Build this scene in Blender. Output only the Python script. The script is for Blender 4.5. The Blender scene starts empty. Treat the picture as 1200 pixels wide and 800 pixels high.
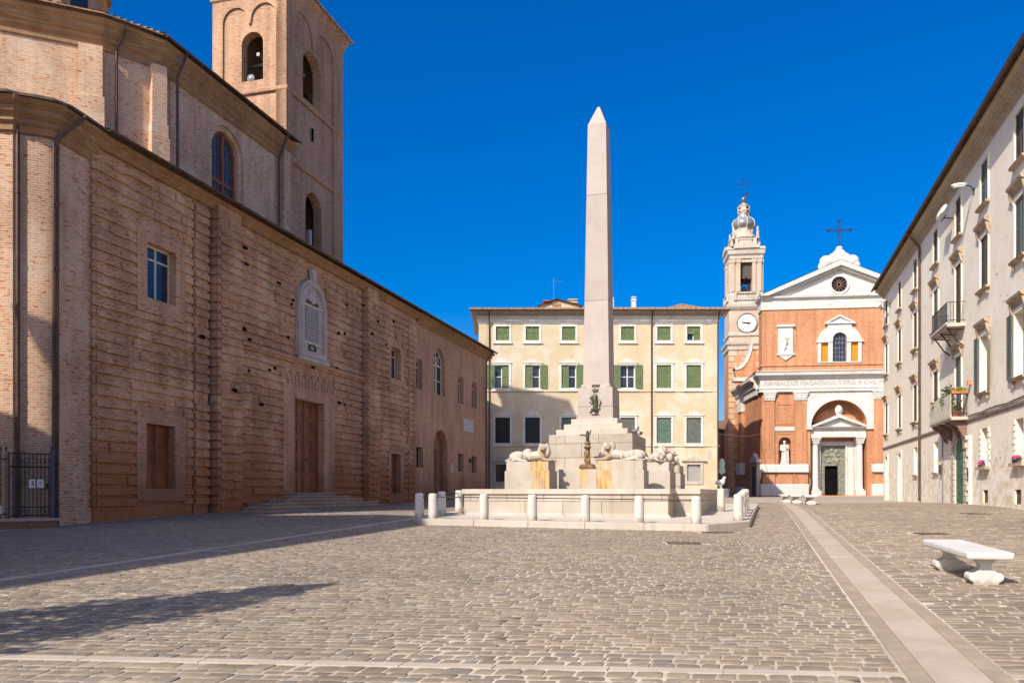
import bpy, bmesh, math, random
import numpy as np
from mathutils import Vector, Matrix, Euler
from mathutils.geometry import delaunay_2d_cdt

random.seed(7)
RNG = np.random.default_rng(11)
SC = bpy.context.scene
COL = SC.collection
R = math.radians
PI = math.pi

# ------------------------------------------------------------------ camera, sky, sun, exposure
cam_d = bpy.data.cameras.new('camera')
cam = bpy.data.objects.new('camera', cam_d)
COL.objects.link(cam)
EYE = 1.8
cam.location = (0, 0, EYE)
cam.rotation_euler = (R(90), 0, 0)
cam_d.sensor_width = 36
cam_d.lens = 28.5
cam_d.shift_y = 0.1475
cam_d.clip_start = 0.1
cam_d.clip_end = 3000
SC.camera = cam

SUN_AZ = 38.0      # degrees: light travels toward +Y turned this far to +X
SUN_EL = 40.0
w = bpy.data.worlds.new('World')
SC.world = w
w.use_nodes = True
nt = w.node_tree
bg = nt.nodes['Background']
sky = nt.nodes.new('ShaderNodeTexSky')
sky.sky_type = 'NISHITA'
sky.sun_disc = False
sky.sun_elevation = R(SUN_EL)
sky.sun_rotation = R(180 + SUN_AZ)
sky.altitude = 700
sky.air_density = 1.0
sky.dust_density = 5.0
sky.ozone_density = 4.0
hs = nt.nodes.new('ShaderNodeHueSaturation')
hs.inputs['Hue'].default_value = 0.512
hs.inputs['Saturation'].default_value = 1.6
hs.inputs['Value'].default_value = 1.0
nt.links.new(sky.outputs[0], hs.inputs['Color'])
nt.links.new(hs.outputs[0], bg.inputs['Color'])
bg.inputs['Strength'].default_value = 0.15

sl = bpy.data.lights.new('sun', 'SUN')
sl.energy = 5.0
sl.angle = R(0.53)
sl.color = (1.0, 0.92, 0.8)
so = bpy.data.objects.new('sun', sl)
COL.objects.link(so)
ldir = Vector((math.sin(R(SUN_AZ)) * math.cos(R(SUN_EL)), math.cos(R(SUN_AZ)) * math.cos(R(SUN_EL)), -math.sin(R(SUN_EL))))
so.rotation_euler = ldir.to_track_quat('-Z', 'Y').to_euler()
so.location = (-30, -30, 40)

SC.view_settings.view_transform = 'Standard'
SC.view_settings.look = 'None'
SC.view_settings.exposure = 0.28
SC.view_settings.gamma = 1
SC.view_settings.use_curve_mapping = False

# ------------------------------------------------------------------ materials
class NT:
    def __init__(s, name, rough=0.85, spec=0.25):
        s.m = bpy.data.materials.new(name)
        s.m.use_nodes = True
        s.t = s.m.node_tree
        s.b = s.t.nodes['Principled BSDF']
        s.b.inputs['Roughness'].default_value = rough
        s.b.inputs['Specular IOR Level'].default_value = spec
        s._co = None
    def n(s, typ, **kw):
        nd = s.t.nodes.new(typ)
        for k, v in kw.items():
            if k[0] == '_':
                setattr(nd, k[1:], v)
            else:
                key = k.replace('__', ' ')
                i = nd.inputs[int(key[1:])] if key[0] == 'i' and key[1:].isdigit() else nd.inputs[key]
                s.put(i, v)
        return nd
    def put(s, inp, v):
        if isinstance(v, bpy.types.NodeSocket):
            s.t.links.new(v, inp)
        elif isinstance(v, (tuple, list)) and len(v) == 3 and inp.type == 'RGBA':
            inp.default_value = (*v, 1)
        else:
            inp.default_value = v
    def co(s):
        if s._co is None:
            s._co = s.n('ShaderNodeTexCoord').outputs['Object']
        return s._co
    def math(s, op, a, b=0.0, c=None):
        nd = s.n('ShaderNodeMath', _operation=op)
        s.put(nd.inputs[0], a); s.put(nd.inputs[1], b)
        if c is not None: s.put(nd.inputs[2], c)
        return nd.outputs[0]
    def mix(s, fac, a, b, mode='MIX'):
        nd = s.n('ShaderNodeMix', _data_type='RGBA', _blend_type=mode)
        s.put(nd.inputs[0], fac); s.put(nd.inputs[6], a); s.put(nd.inputs[7], b)
        return nd.outputs[2]
    def noise(s, scale, detail=3, vec=None, rough=0.55):
        nd = s.n('ShaderNodeTexNoise', Scale=scale, Detail=detail, Roughness=rough)
        s.put(nd.inputs['Vector'], vec if vec is not None else s.co())
        return nd.outputs['Fac']
    def ramp(s, fac, pts, interp='LINEAR'):
        nd = s.n('ShaderNodeValToRGB')
        cr = nd.color_ramp
        cr.interpolation = interp
        while len(cr.elements) > 1: cr.elements.remove(cr.elements[-1])
        for i, (p, c) in enumerate(pts):
            e = cr.elements[0] if i == 0 else cr.elements.new(p)
            e.position = p
            e.color = (*c, 1) if isinstance(c, (tuple, list)) else (c, c, c, 1)
        s.put(nd.inputs[0], fac)
        return nd.outputs[0]
    def smooth(s, x, a, b):
        nd = s.n('ShaderNodeMapRange', _interpolation_type='SMOOTHSTEP')
        s.put(nd.inputs[0], x); nd.inputs[1].default_value = a; nd.inputs[2].default_value = b
        return nd.outputs[0]
    def xyz(s, v=None):
        return s.n('ShaderNodeSeparateXYZ', i0=v if v is not None else s.co()).outputs
    def comb(s, x, y, z=0.0):
        nd = s.n('ShaderNodeCombineXYZ')
        s.put(nd.inputs[0], x); s.put(nd.inputs[1], y); s.put(nd.inputs[2], z)
        return nd.outputs[0]
    def mapping(s, scale, vec=None):
        nd = s.n('ShaderNodeMapping')
        s.put(nd.inputs['Vector'], vec if vec is not None else s.co())
        nd.inputs['Scale'].default_value = scale
        return nd.outputs[0]
    def bump(s, h, strength=0.3, dist=0.02):
        nd = s.n('ShaderNodeBump', Strength=strength, Distance=dist)
        s.put(nd.inputs['Height'], h)
        s.t.links.new(nd.outputs[0], s.b.inputs['Normal'])
    def color(s, c):
        s.put(s.b.inputs['Base Color'], c)
        return s.m

def mat_plain(name, col, rough=0.7, spec=0.3, var=0.12, scale=3.0, metal=0.0):
    t = NT(name, rough, spec)
    f = t.noise(scale, 4)
    lo = tuple(c * (1 - var) for c in col); hi = tuple(min(1, c * (1 + var)) for c in col)
    t.b.inputs['Metallic'].default_value = metal
    return t.color(t.ramp(f, [(0.3, lo), (0.7, hi)]))

def mat_brick(name, cols, mortar, bw=0.27, rh=0.075, ms=0.012, raw=None, raw_z=(1.2, 4.2), var=0.22, bump=0.35, pale=None, diag=False):
    """coursed brick in the local frame of the wall: u = X + Y, v = Z"""
    t = NT(name, 0.9, 0.15)
    x, y, z = t.xyz()
    u = t.math('SUBTRACT' if diag else 'ADD', x, y)
    wob = t.math('MULTIPLY', t.math('SUBTRACT', t.noise(1.3, 2), 0.5), 0.05)
    v = t.comb(u, t.math('ADD', z, wob), 0.0)
    br = t.n('ShaderNodeTexBrick', Vector=v, Color1=cols[0], Color2=cols[1], Mortar=mortar, Scale=1.0)
    br.inputs['Mortar Size'].default_value = ms
    br.inputs['Mortar Smooth'].default_value = 0.3
    br.inputs['Bias'].default_value = -0.1
    br.inputs['Brick Width'].default_value = bw
    br.inputs['Row Height'].default_value = rh
    c = br.outputs['Color']
    # single odd bricks: redder and paler ones, by stretched noise in the course direction
    cell = t.noise(1.0, 1, t.mapping((3.2, 13.0, 1.0), v))
    c = t.mix(t.smooth(cell, 0.58, 0.7), c, cols[2])
    cell2 = t.noise(1.0, 1, t.mapping((2.6, 13.0, 1.0), t.comb(t.math('ADD', u, 37.0), z, 4.0)))
    c = t.mix(t.smooth(cell2, 0.6, 0.72), c, cols[3])
    big = t.noise(0.28, 5, rough=0.6)
    c = t.mix(1.0, c, t.ramp(big, [(0.3, 1 - var), (0.7, 1 + var * 0.4)]), 'MULTIPLY')
    streak = t.noise(1.0, 4, t.mapping((1.7, 1.7, 0.16)))
    c = t.mix(1.0, c, t.ramp(streak, [(0.35, 0.82), (0.6, 1.05)]), 'MULTIPLY')
    if pale:
        pn = t.noise(0.55, 5, rough=0.65)
        c = t.mix(t.math('MULTIPLY', t.smooth(pn, 0.5, 0.66), 0.55), c, pale)
    if raw:
        rn = t.math('ADD', z, t.math('MULTIPLY', t.math('SUBTRACT', t.noise(0.5, 5), 0.5), -6.0))
        f = t.smooth(rn, raw_z[1], raw_z[0])
        rc = t.mix(t.noise(7, 3), raw[0], raw[1])
        c = t.mix(t.math('MULTIPLY', f, 0.85), c, rc)
    h = t.math('ADD', br.outputs['Fac'], t.math('MULTIPLY', t.noise(14, 3), -0.8))
    t.bump(t.math('MULTIPLY', h, -1.0), bump, 0.02)
    return t.color(c)

def mat_plaster(name, base, pale, stain, dark, rough=0.92, low=None, ny=0.0):
    t = NT(name, rough, 0.15)
    n1 = t.noise(0.45, 6, rough=0.62)
    c = t.mix(t.smooth(n1, 0.42, 0.62), base, pale)
    n2 = t.noise(1.6, 5, rough=0.65)
    c = t.mix(t.math('MULTIPLY', t.smooth(n2, 0.54, 0.7), 0.8), c, stain)
    fine = t.noise(4.5, 6, rough=.75)
    c = t.mix(t.math('MULTIPLY', t.smooth(fine, 0.6, 0.7), 0.45), c, dark)
    st = t.noise(1.0, 5, t.mapping((2.2, 2.2, 0.22)), 0.6)
    c = t.mix(t.math('MULTIPLY', t.smooth(st, 0.58, 0.78), 0.5), c, dark)
    n3 = t.noise(9, 4, rough=0.7)
    c = t.mix(1.0, c, t.ramp(n3, [(0.3, 0.9), (0.7, 1.05)]), 'MULTIPLY')
    if low:
        z = t.xyz()[2]
        ln = t.math('ADD', z, t.math('MULTIPLY', t.math('SUBTRACT', t.noise(0.7, 5, rough=0.65), 0.5), 3.6))
        lc = t.mix(t.smooth(t.noise(1.9, 5, rough=0.7), 0.42, 0.62), low[0], low[1])
        c = t.mix(t.math('MULTIPLY', t.smooth(ln, low[3], low[2]), 0.85), c, lc)
    t.bump(t.noise(22, 4), 0.25, 0.01)
    return t.color(c)

def mat_stone(name, base, pale, dark, blocks=None, rough=0.75, stain=None, big=0.6, grime=None):
    t = NT(name, rough, 0.3)
    n1 = t.noise(big, 6, rough=0.65)
    c = t.mix(t.smooth(n1, 0.38, 0.64), base, pale)
    n2 = t.noise(3.2, 5, rough=0.7)
    c = t.mix(t.math('MULTIPLY', t.smooth(n2, 0.55, 0.75), 0.45), c, dark)
    st = t.noise(1.0, 4, t.mapping((4, 4, 0.35)))
    c = t.mix(t.math('MULTIPLY', t.smooth(st, 0.56, 0.76), 0.5), c, dark)
    c = t.mix(t.math('MULTIPLY', t.smooth(t.noise(13, 6, rough=.75), .6, .7), .4), c, dark)
    h = t.math('ADD', t.noise(30, 3), t.math('MULTIPLY', t.noise(5, 5, rough=.7), 1.5))
    if blocks:
        x, y, z = t.xyz()
        v = t.comb(t.math('ADD', x, y), z, 0.0)
        br = t.n('ShaderNodeTexBrick', Vector=v, Color1=(1, 1, 1), Color2=(0.83, 0.82, 0.81), Mortar=(0.36, 0.31, 0.27), Scale=1.0)
        br.inputs['Mortar Size'].default_value = 0.012
        br.inputs['Brick Width'].default_value = blocks[0]
        br.inputs['Row Height'].default_value = blocks[1]
        c = t.mix(1.0, c, br.outputs['Color'], 'MULTIPLY')
    if grime:
        gz = t.math('ADD', t.xyz()[2], t.math('MULTIPLY', t.math('SUBTRACT', t.noise(7, 4), .5), grime[1] * 1.6))
        c = t.mix(t.math('MULTIPLY', t.smooth(gz, grime[1], grime[0]), .7), c, (.2, .16, .115))
        c = t.mix(t.math('MULTIPLY', t.smooth(t.noise(11, 5, rough=.75), .6, .72), .55), c, (.22, .19, .15))
    if stain:      # mineral stain under a water spout: (x centre, half width)
        x, y, z = t.xyz()
        xn = t.math('ADD', t.math('ADD', x, y), t.math('MULTIPLY', t.math('SUBTRACT', t.noise(3.0, 5, rough=.7), 0.5), 0.75))
        d = t.math('ABSOLUTE', t.math('SUBTRACT', xn, stain[0]))
        f = t.smooth(d, stain[1] * 1.15, stain[1] * 0.1)
        fn = t.math('MULTIPLY', f, t.ramp(t.noise(1.0, 4, t.mapping((9, 9, 0.8))), [(0.35, 0.15), (0.6, 1.0)]))
        oc = t.mix(t.smooth(t.noise(1.0, 4, t.mapping((7, 7, 1.2))), .4, .65), (0.6, 0.36, 0.08), (0.36, 0.15, 0.03))
        c = t.mix(t.math('MULTIPLY', fn, 0.92), c, oc)
    t.bump(h, 0.15, 0.01)
    return t.color(c)

M = {}
BR = [(0.6, 0.315, 0.165), (0.4, 0.185, 0.088), (0.44, 0.135, 0.052), (0.74, 0.5, 0.31)]
M['brick'] = mat_brick('weathered pink brick', BR, (0.7, 0.5, 0.33), ms=0.014, pale=(0.72, 0.5, 0.32), raw=((0.5, 0.185, 0.06), (0.19, 0.082, 0.035)), raw_z=(0.8, 4.8), var=0.38, bump=0.6)
M['brick_smooth'] = mat_brick('smooth faced pink brick', [(0.56, 0.3, 0.17), (0.46, 0.23, 0.125), (0.44, 0.15, 0.07), (0.64, 0.42, 0.26)], (0.62, 0.45, 0.31), bw=0.26, rh=0.072, ms=0.012, var=0.26, bump=0.3, raw=((0.33, 0.15, 0.07), (0.22, 0.12, 0.07)), raw_z=(0.6, 3.4))
M['brick_pale'] = mat_brick('pale tan brick', [(0.6, 0.37, 0.235), (0.48, 0.25, 0.145), (0.47, 0.15, 0.07), (0.67, 0.49, 0.335)], (0.7, 0.56, 0.4), pale=(0.6, 0.48, 0.37), bump=0.3, diag=True)  # one brick colour for nave, apse, rounded corner and quoins
M['brick_tower'] = mat_brick('tower brick', [(0.46, 0.265, 0.16), (0.35, 0.185, 0.105), (0.39, 0.145, 0.072), (0.53, 0.375, 0.255)], (0.54, 0.405, 0.29), bump=0.3)
M['brick_cornice'] = mat_brick('ochre cornice brick', [(0.42, 0.24, 0.11), (0.33, 0.18, 0.085), (0.36, 0.145, 0.065), (0.46, 0.31, 0.18)], (0.3, 0.2, 0.12), bw=0.14, rh=0.07)
M['brick_orange'] = mat_brick('pale orange church brick', [(0.56, 0.235, 0.11), (0.46, 0.185, 0.083), (0.43, 0.135, 0.055), (0.62, 0.34, 0.185)], (0.58, 0.36, 0.22), bw=0.28, rh=0.08, var=0.2, bump=0.2)
M['brick_dark'] = mat_brick('old red brown brick', [(0.33, 0.14, 0.08), (0.26, 0.11, 0.065), (0.22, 0.09, 0.05), (0.38, 0.2, 0.12)], (0.33, 0.2, 0.14), bump=0.2)
M['plaster_yellow'] = mat_plaster('cream yellow plaster', (0.55, 0.455, 0.295), (0.61, 0.54, 0.415), (0.48, 0.405, 0.295), (0.37, 0.305, 0.215))
M['plaster_grey'] = mat_plaster('worn grey beige plaster', (0.79, 0.7, 0.56), (0.82, 0.75, 0.63), (0.66, 0.565, 0.44), (0.55, 0.455, 0.35),
                                low=((0.82, 0.76, 0.67), (0.6, 0.47, 0.32), 1.7, 3.0))
M['white_trim'] = mat_plaster('white painted trim', (0.64, 0.6, 0.53), (0.7, 0.67, 0.61), (0.5, 0.45, 0.38), (0.46, 0.4, 0.33))
M['white_church'] = mat_plaster('white church stucco', (0.57, 0.54, 0.49), (0.63, 0.605, 0.565), (0.48, 0.44, 0.38), (0.4, 0.355, 0.295))
M['limestone'] = mat_stone('pale limestone', (0.42, 0.36, 0.295), (0.49, 0.44, 0.375), (0.31, 0.245, 0.17), blocks=(1.35, 0.56))
M['limestone_plain'] = mat_stone('pale carved limestone', (0.43, 0.375, 0.31), (0.5, 0.445, 0.385), (0.29, 0.225, 0.16))
M['obelisk'] = mat_stone('pinkish obelisk stone', (0.4, 0.34, 0.3), (0.45, 0.395, 0.355), (0.33, 0.27, 0.23), blocks=(9, 4.35), big=0.35)
M['bollard'] = mat_stone('white bollard stone', (0.5, 0.475, 0.43), (0.58, 0.555, 0.51), (0.33, 0.3, 0.26), big=1.7, grime=(0.0, 0.22))
M['bench'] = mat_stone('white travertine', (0.52, 0.5, 0.47), (0.58, 0.565, 0.545), (0.4, 0.335, 0.26), big=1.4, grime=(-0.02, 0.12))
M['step_stone'] = mat_stone('worn step stone', (0.36, 0.26, 0.19), (0.42, 0.32, 0.24), (0.28, 0.21, 0.16))
M['tile'] = mat_plain('terracotta roof tile', (0.33, 0.2, 0.13), 0.9, 0.1, 0.4, 4.5)
M['tile_dark'] = mat_plain('weathered dark roof tile', (0.16, 0.11, 0.08), 0.9, 0.1, 0.45, 4.5)
M['wood_brown'] = mat_plain('brown painted wood', (0.23, 0.07, 0.025), 0.55, 0.35, 0.35, 2.2)
M['wood_dark'] = mat_plain('dark brown shutter wood', (0.095, 0.075, 0.06), 0.7, 0.25, 0.25, 4)
M['shutter_green'] = mat_plain('green shutter paint', (0.12, 0.165, 0.07), 0.6, 0.3, 0.2, 3)
M['shutter_teal'] = mat_plain('grey green shutter paint', (0.1, 0.155, 0.12), 0.6, 0.3, 0.2, 3)
M['shutter_grey'] = mat_plain('slate grey green shutter paint', (0.12, 0.135, 0.12), 0.65, 0.25, 0.2, 3)
M['shutter_shade'] = mat_plain('shaded shutter paint', (0.025, 0.028, 0.025), 0.6, 0.3, 0.2, 3)  # shutter colour with the cast shadow's darkness put into it
M['door_green'] = mat_plain('green door paint', (0.03, 0.12, 0.075), 0.5, 0.4, 0.25, 2)
M['frame_white'] = mat_plain('white window frame paint', (0.72, 0.7, 0.66), 0.5, 0.4, 0.06, 5)
M['frame_cream'] = mat_plain('cream window frame paint', (0.6, 0.53, 0.44), 0.5, 0.4, 0.06, 5)
M['orange_board'] = mat_plain('orange shutter board', (0.62, 0.23, 0.02), 0.6, 0.3, 0.2, 4)
M['iron'] = mat_plain('dark iron', (0.03, 0.028, 0.03), 0.6, 0.4, 0.3, 8, 0.3)
M['iron_blue'] = mat_plain('blue grey painted iron', (0.06, 0.07, 0.1), 0.55, 0.4, 0.2, 8)
M['copper'] = mat_plain('brown copper pipe', (0.1, 0.06, 0.045), 0.5, 0.4, 0.35, 2, 0.4)
M['pipe_pale'] = mat_plain('pale zinc pipe', (0.42, 0.38, 0.34), 0.5, 0.4, 0.2, 2, 0.2)
M['bronze'] = mat_plain('green brown bronze', (0.085, 0.09, 0.06), 0.5, 0.5, 0.5, 9, 0.5)
M['bronze_rust'] = mat_plain('rusty brown stained stone', (0.2, 0.12, 0.06), 0.75, 0.3, 0.75, 5)
M['lead'] = mat_plain('grey lead sheet', (0.2, 0.205, 0.22), 0.45, 0.5, 0.4, 3, 0.2)
M['dark'] = mat_plain('dark interior', (0.008, 0.007, 0.007), 0.95, 0.0, 0.2, 1)
M['terracotta'] = mat_plain('terracotta pot', (0.42, 0.15, 0.07), 0.8, 0.2, 0.2, 4)
M['rust_plate'] = mat_plain('rusty iron cover', (0.1, 0.07, 0.055), 0.75, 0.3, 0.4, 14)
M['panel_cream'] = mat_plain('cream canvas panel', (0.56, 0.5, 0.4), 0.85, 0.2, 0.1, 2)
M['sign_blue'] = mat_plain('blue sign enamel', (0.03, 0.2, 0.32), 0.4, 0.5, 0.1, 4)
M['sign_white'] = mat_plain('white paper', (0.75, 0.74, 0.7), 0.7, 0.2, 0.05, 4)
M['lamp_white'] = mat_plain('white lamp enamel', (0.7, 0.72, 0.72), 0.35, 0.5, 0.06, 4)
M['green_glass'] = mat_plain('pale green lantern', (0.42, 0.62, 0.5), 0.3, 0.5, 0.12, 4)
M['bell'] = mat_plain('bell bronze', (0.22, 0.2, 0.17), 0.4, 0.5, 0.3, 5, 0.6)
M['chalk'] = mat_plain('white clock enamel', (0.8, 0.78, 0.74), 0.5, 0.4, 0.04, 4)
M['ink'] = mat_plain('dark grey lettering', (0.2, 0.18, 0.17), 0.8, 0.2, 0.1, 4)
M['marble_plaque'] = mat_stone('aged plaque marble', (0.46, 0.39, 0.33), (0.55, 0.48, 0.41), (0.34, 0.27, 0.21), big=1.2)
M['bark'] = mat_plain('tree bark', (0.1, 0.07, 0.05), 0.95, 0.1, 0.3, 6)
M['feather_grey'] = mat_plain('grey feathers', (0.16, 0.16, 0.18), 0.8, 0.2, 0.3, 20)
M['feather_white'] = mat_plain('white feathers', (0.75, 0.74, 0.72), 0.8, 0.2, 0.1, 20)
M['pink'] = mat_plain('pink petals', (0.7, 0.06, 0.3), 0.8, 0.2, 0.3, 20)

def mat_leaf(name, a, b):
    t = NT(name, 0.6, 0.3)
    rnd = t.n('ShaderNodeNewGeometry').outputs['Random Per Island']
    return t.color(t.ramp(rnd, [(0.0, a), (1.0, b)]))
M['leaf'] = mat_leaf('green leaves', (0.04, 0.075, 0.02), (0.1, 0.14, 0.04))
M['leaf_dark'] = mat_leaf('dark conifer leaves', (0.03, 0.055, 0.02), (0.06, 0.09, 0.03))

def mat_glass():
    t = NT('dark window glass', 0.06, 0.6)
    f = t.noise(0.7, 2)
    return t.color(t.ramp(f, [(0.3, (0.012, 0.017, 0.028)), (0.7, (0.035, 0.045, 0.06))]))
M['glass'] = mat_glass()
M['lead_glass'] = mat_plain('dusty leaded glass', (0.07, 0.065, 0.07), 0.35, 0.5, 0.25, 2)

def mat_relief_text(name, base, ink, rows, cols):
    """engraved illegible lines on a stone tablet"""
    t = NT(name, 0.7, 0.3)
    x, y, z = t.xyz()
    wv = t.math('SINE', t.math('MULTIPLY', z, rows))
    line = t.smooth(wv, 0.0, 0.4)
    nz = t.noise(1.0, 2, t.comb(t.math('MULTIPLY', x, cols), t.math('MULTIPLY', z, rows / 6.28), 0.0))
    f = t.math('MULTIPLY', line, t.smooth(nz, 0.44, 0.5))
    c = t.mix(t.noise(2, 4), tuple(v * 0.85 for v in base), base)
    return t.color(t.mix(t.math('MULTIPLY', f, 0.75), c, ink))
M['tablet'] = mat_relief_text('engraved grey tablet', (0.38, 0.345, 0.32), (0.16, 0.15, 0.15), 38.0, 13.0)
M['tablet_white'] = mat_relief_text('engraved white tablet', (0.6, 0.57, 0.52), (0.36, 0.33, 0.3), 44.0, 12.0)

def mat_bronze_door():
    t = NT('green bronze door relief', 0.55, 0.5)
    n = t.noise(5.5, 5, rough=0.7)
    c = t.ramp(n, [(0.3, (0.05, 0.05, 0.035)), (0.5, (0.2, 0.2, 0.15)), (0.68, (0.42, 0.42, 0.33))])
    t.bump(n, 1.0, 0.08)
    return t.color(c)
M['bronze_door'] = mat_bronze_door()

# ------------------------------------------------------------------ mesh accumulator
SPLIT = {'lantern_rib', 'lantern_opening', 'putlog_hole', 'belfry_cornice', 'window_surround', 'buttress', 'pilaster', 'panel_moulding', 'plinth', 'pedestal', 'capital', 'column', 'tablet', 'wall_strip', 'niche_back', 'bracket', 'meter_box', 'bell_beam', 'pinnacle', 'side_plinth', 'raking_cornice', 'lantern_window', 'cornice', 'string_course', 'moulding', 'gate_post', 'end_wall', 'portal'}
class MB:
    def __init__(s): s.v = []; s.f = []
    def add(s, vs, fs):
        b = len(s.v)
        s.v.extend([tuple(p) for p in vs])
        s.f.extend([tuple(b + i for i in f) for f in fs])
        return s
    def box(s, x0, x1, y0, y1, z0, z1):
        return s.add([(x0, y0, z0), (x1, y0, z0), (x1, y1, z0), (x0, y1, z0), (x0, y0, z1), (x1, y0, z1), (x1, y1, z1), (x0, y1, z1)],
                     [(0, 3, 2, 1), (4, 5, 6, 7), (0, 1, 5, 4), (1, 2, 6, 5), (2, 3, 7, 6), (3, 0, 4, 7)])
    def frustum(s, cx, cy, z0, hx0, hy0, z1, hx1, hy1):
        vs = [(cx + a * hx0, cy + b * hy0, z0) for a, b in ((-1, -1), (1, -1), (1, 1), (-1, 1))] + [(cx + a * hx1, cy + b * hy1, z1) for a, b in ((-1, -1), (1, -1), (1, 1), (-1, 1))]
        return s.add(vs, [(0, 3, 2, 1), (4, 5, 6, 7), (0, 1, 5, 4), (1, 2, 6, 5), (2, 3, 7, 6), (3, 0, 4, 7)])
    def prism(s, poly, a0, a1, axis='y'):
        """poly of 2D points; axis y: (x,z) along y; x: (y,z) along x; z: (x,y) along z"""
        n = len(poly)
        def P(p, a): return {'y': (p[0], a, p[1]), 'x': (a, p[0], p[1]), 'z': (p[0], p[1], a)}[axis]
        vs = [P(p, a0) for p in poly] + [P(p, a1) for p in poly]
        fs = [tuple(range(n)), tuple(range(2 * n - 1, n - 1, -1))] + [(i, i + n, (i + 1) % n + n, (i + 1) % n) for i in range(n)]
        return s.add(vs, fs)
    def lathe(s, prof, n=24, cx=0, cy=0, z=0, a0=0.0, a1=2 * PI, rot=0.0):
        full = abs(a1 - a0 - 2 * PI) < 1e-6
        m = n if full else n + 1
        vs = []
        for r, h in prof:
            for i in range(m):
                a = rot + a0 + (a1 - a0) * i / n
                vs.append((cx + r * math.cos(a), cy + r * math.sin(a), z + h))
        fs = []
        for k in range(len(prof) - 1):
            for i in range(n):
                j = (i + 1) % m
                fs.append((k * m + i, k * m + j, (k + 1) * m + j, (k + 1) * m + i))
        if full and prof[0] != prof[-1]:
            if prof[0][0] > 1e-4: fs.append(tuple(range(m - 1, -1, -1)))
            if prof[-1][0] > 1e-4: fs.append(tuple(range((len(prof) - 1) * m, len(prof) * m)))
        return s.add(vs, fs)
    def tube(s, pts, r, n=8):
        pts = [Vector(p) for p in pts]
        rs = r if isinstance(r, (list, tuple)) else [r] * len(pts)
        vs = []; fs = []; ref = None
        for i, p in enumerate(pts):
            d = (pts[min(i + 1, len(pts) - 1)] - pts[max(i - 1, 0)]).normalized()
            if ref is None:
                ref = Vector((0, 0, 1)) if abs(d.z) < 0.9 else Vector((1, 0, 0))
            a = d.cross(ref).normalized(); b = a.cross(d).normalized(); ref = b
            for k in range(n):
                t = 2 * PI * k / n
                vs.append(p + (a * math.cos(t) + b * math.sin(t)) * rs[i])
        for i in range(len(pts) - 1):
            for k in range(n):
                fs.append((i * n + k, i * n + (k + 1) % n, (i + 1) * n + (k + 1) % n, (i + 1) * n + k))
        fs.append(tuple(range(n - 1, -1, -1))); fs.append(tuple(range((len(pts) - 1) * n, len(pts) * n)))
        return s.add(vs, fs)
    def ball(s, c, r, n=10, m=7):
        rr = r if isinstance(r, (tuple, list)) else (r, r, r)
        prof = []
        for k in range(m + 1):
            t = -PI / 2 + PI * k / m
            prof.append((max(math.cos(t), 1e-5), math.sin(t)))
        b = len(s.v)
        s.lathe(prof, n)
        for i in range(b, len(s.v)):
            x, y, z = s.v[i]
            s.v[i] = (c[0] + x * rr[0], c[1] + y * rr[1], c[2] + z * rr[2])
        return s
    def cdt(s, outer, holes):
        pts = []; edges = []; loops = [outer] + holes
        for lp in loops:
            b = len(pts); n = len(lp)
            pts += [Vector((float(p[0]), float(p[1]))) for p in lp]
            edges += [(b + i, b + (i + 1) % n) for i in range(n)]
        ov, oe, of, _, _, _ = delaunay_2d_cdt(pts, edges, [], 0, 1e-6)
        def inside(p, lp):
            c = False; n = len(lp); j = n - 1
            for i in range(n):
                xi, yi = lp[i][0], lp[i][1]; xj, yj = lp[j][0], lp[j][1]
                if (yi > p[1]) != (yj > p[1]) and p[0] < (xj - xi) * (p[1] - yi) / (yj - yi) + xi: c = not c
                j = i
            return c
        keep = []
        for f in of:
            cx = sum(ov[i].x for i in f) / len(f); cy = sum(ov[i].y for i in f) / len(f)
            if inside((cx, cy), outer) and not any(inside((cx, cy), h) for h in holes): keep.append(tuple(f))
        return [(v.x, v.y) for v in ov], keep
    def slab(s, outer, holes, a0, a1, axis='y', back=True):
        """plate with openings: outline and openings are 2D, thickness a0..a1 along axis"""
        def P(p, a): return {'y': (p[0], a, p[1]), 'z': (p[0], p[1], a), 'x': (a, p[0], p[1])}[axis]
        vs, fs = s.cdt(outer, holes)
        s.add([P(p, a0) for p in vs], fs)
        if back: s.add([P(p, a1) for p in vs], [f[::-1] for f in fs])
        for lp in [outer] + holes:
            n = len(lp)
            s.add([P(p, a0) for p in lp] + [P(p, a1) for p in lp], [(i, (i + 1) % n, (i + 1) % n + n, i + n) for i in range(n)])
        return s
    def sweep(s, path, prof, closed=False):
        """prof of (out, z) carried along a plan path; outward is to the right of travel"""
        n = len(path); m = len(prof); vs = []
        def nrm(a, b):
            d = Vector((b[0] - a[0], b[1] - a[1])).normalized(); return Vector((d.y, -d.x))
        for i in range(n):
            if closed:
                n0 = nrm(path[i - 1], path[i]); n1 = nrm(path[i], path[(i + 1) % n])
            else:
                n0 = nrm(path[max(i - 1, 0)], path[max(i, 1)]); n1 = nrm(path[min(i, n - 2)], path[min(i + 1, n - 1)])
            mt = (n0 + n1).normalized(); k = 1.0 / max(0.35, mt.dot(n1))
            for o, z in prof:
                vs.append((path[i][0] + mt.x * o * k, path[i][1] + mt.y * o * k, z))
        fs = []
        for i in range(n if closed else n - 1):
            j = (i + 1) % n
            for k in range(m - 1):
                fs.append((i * m + k, j * m + k, j * m + k + 1, i * m + k + 1))
        if not closed:
            fs.append(tuple(range(m))); fs.append(tuple(range((n - 1) * m, n * m))[::-1])
        return s.add(vs, fs)
    def xform(s, mat, start=0):
        for i in range(start, len(s.v)):
            s.v[i] = tuple(mat @ Vector(s.v[i]))
        return s
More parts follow.
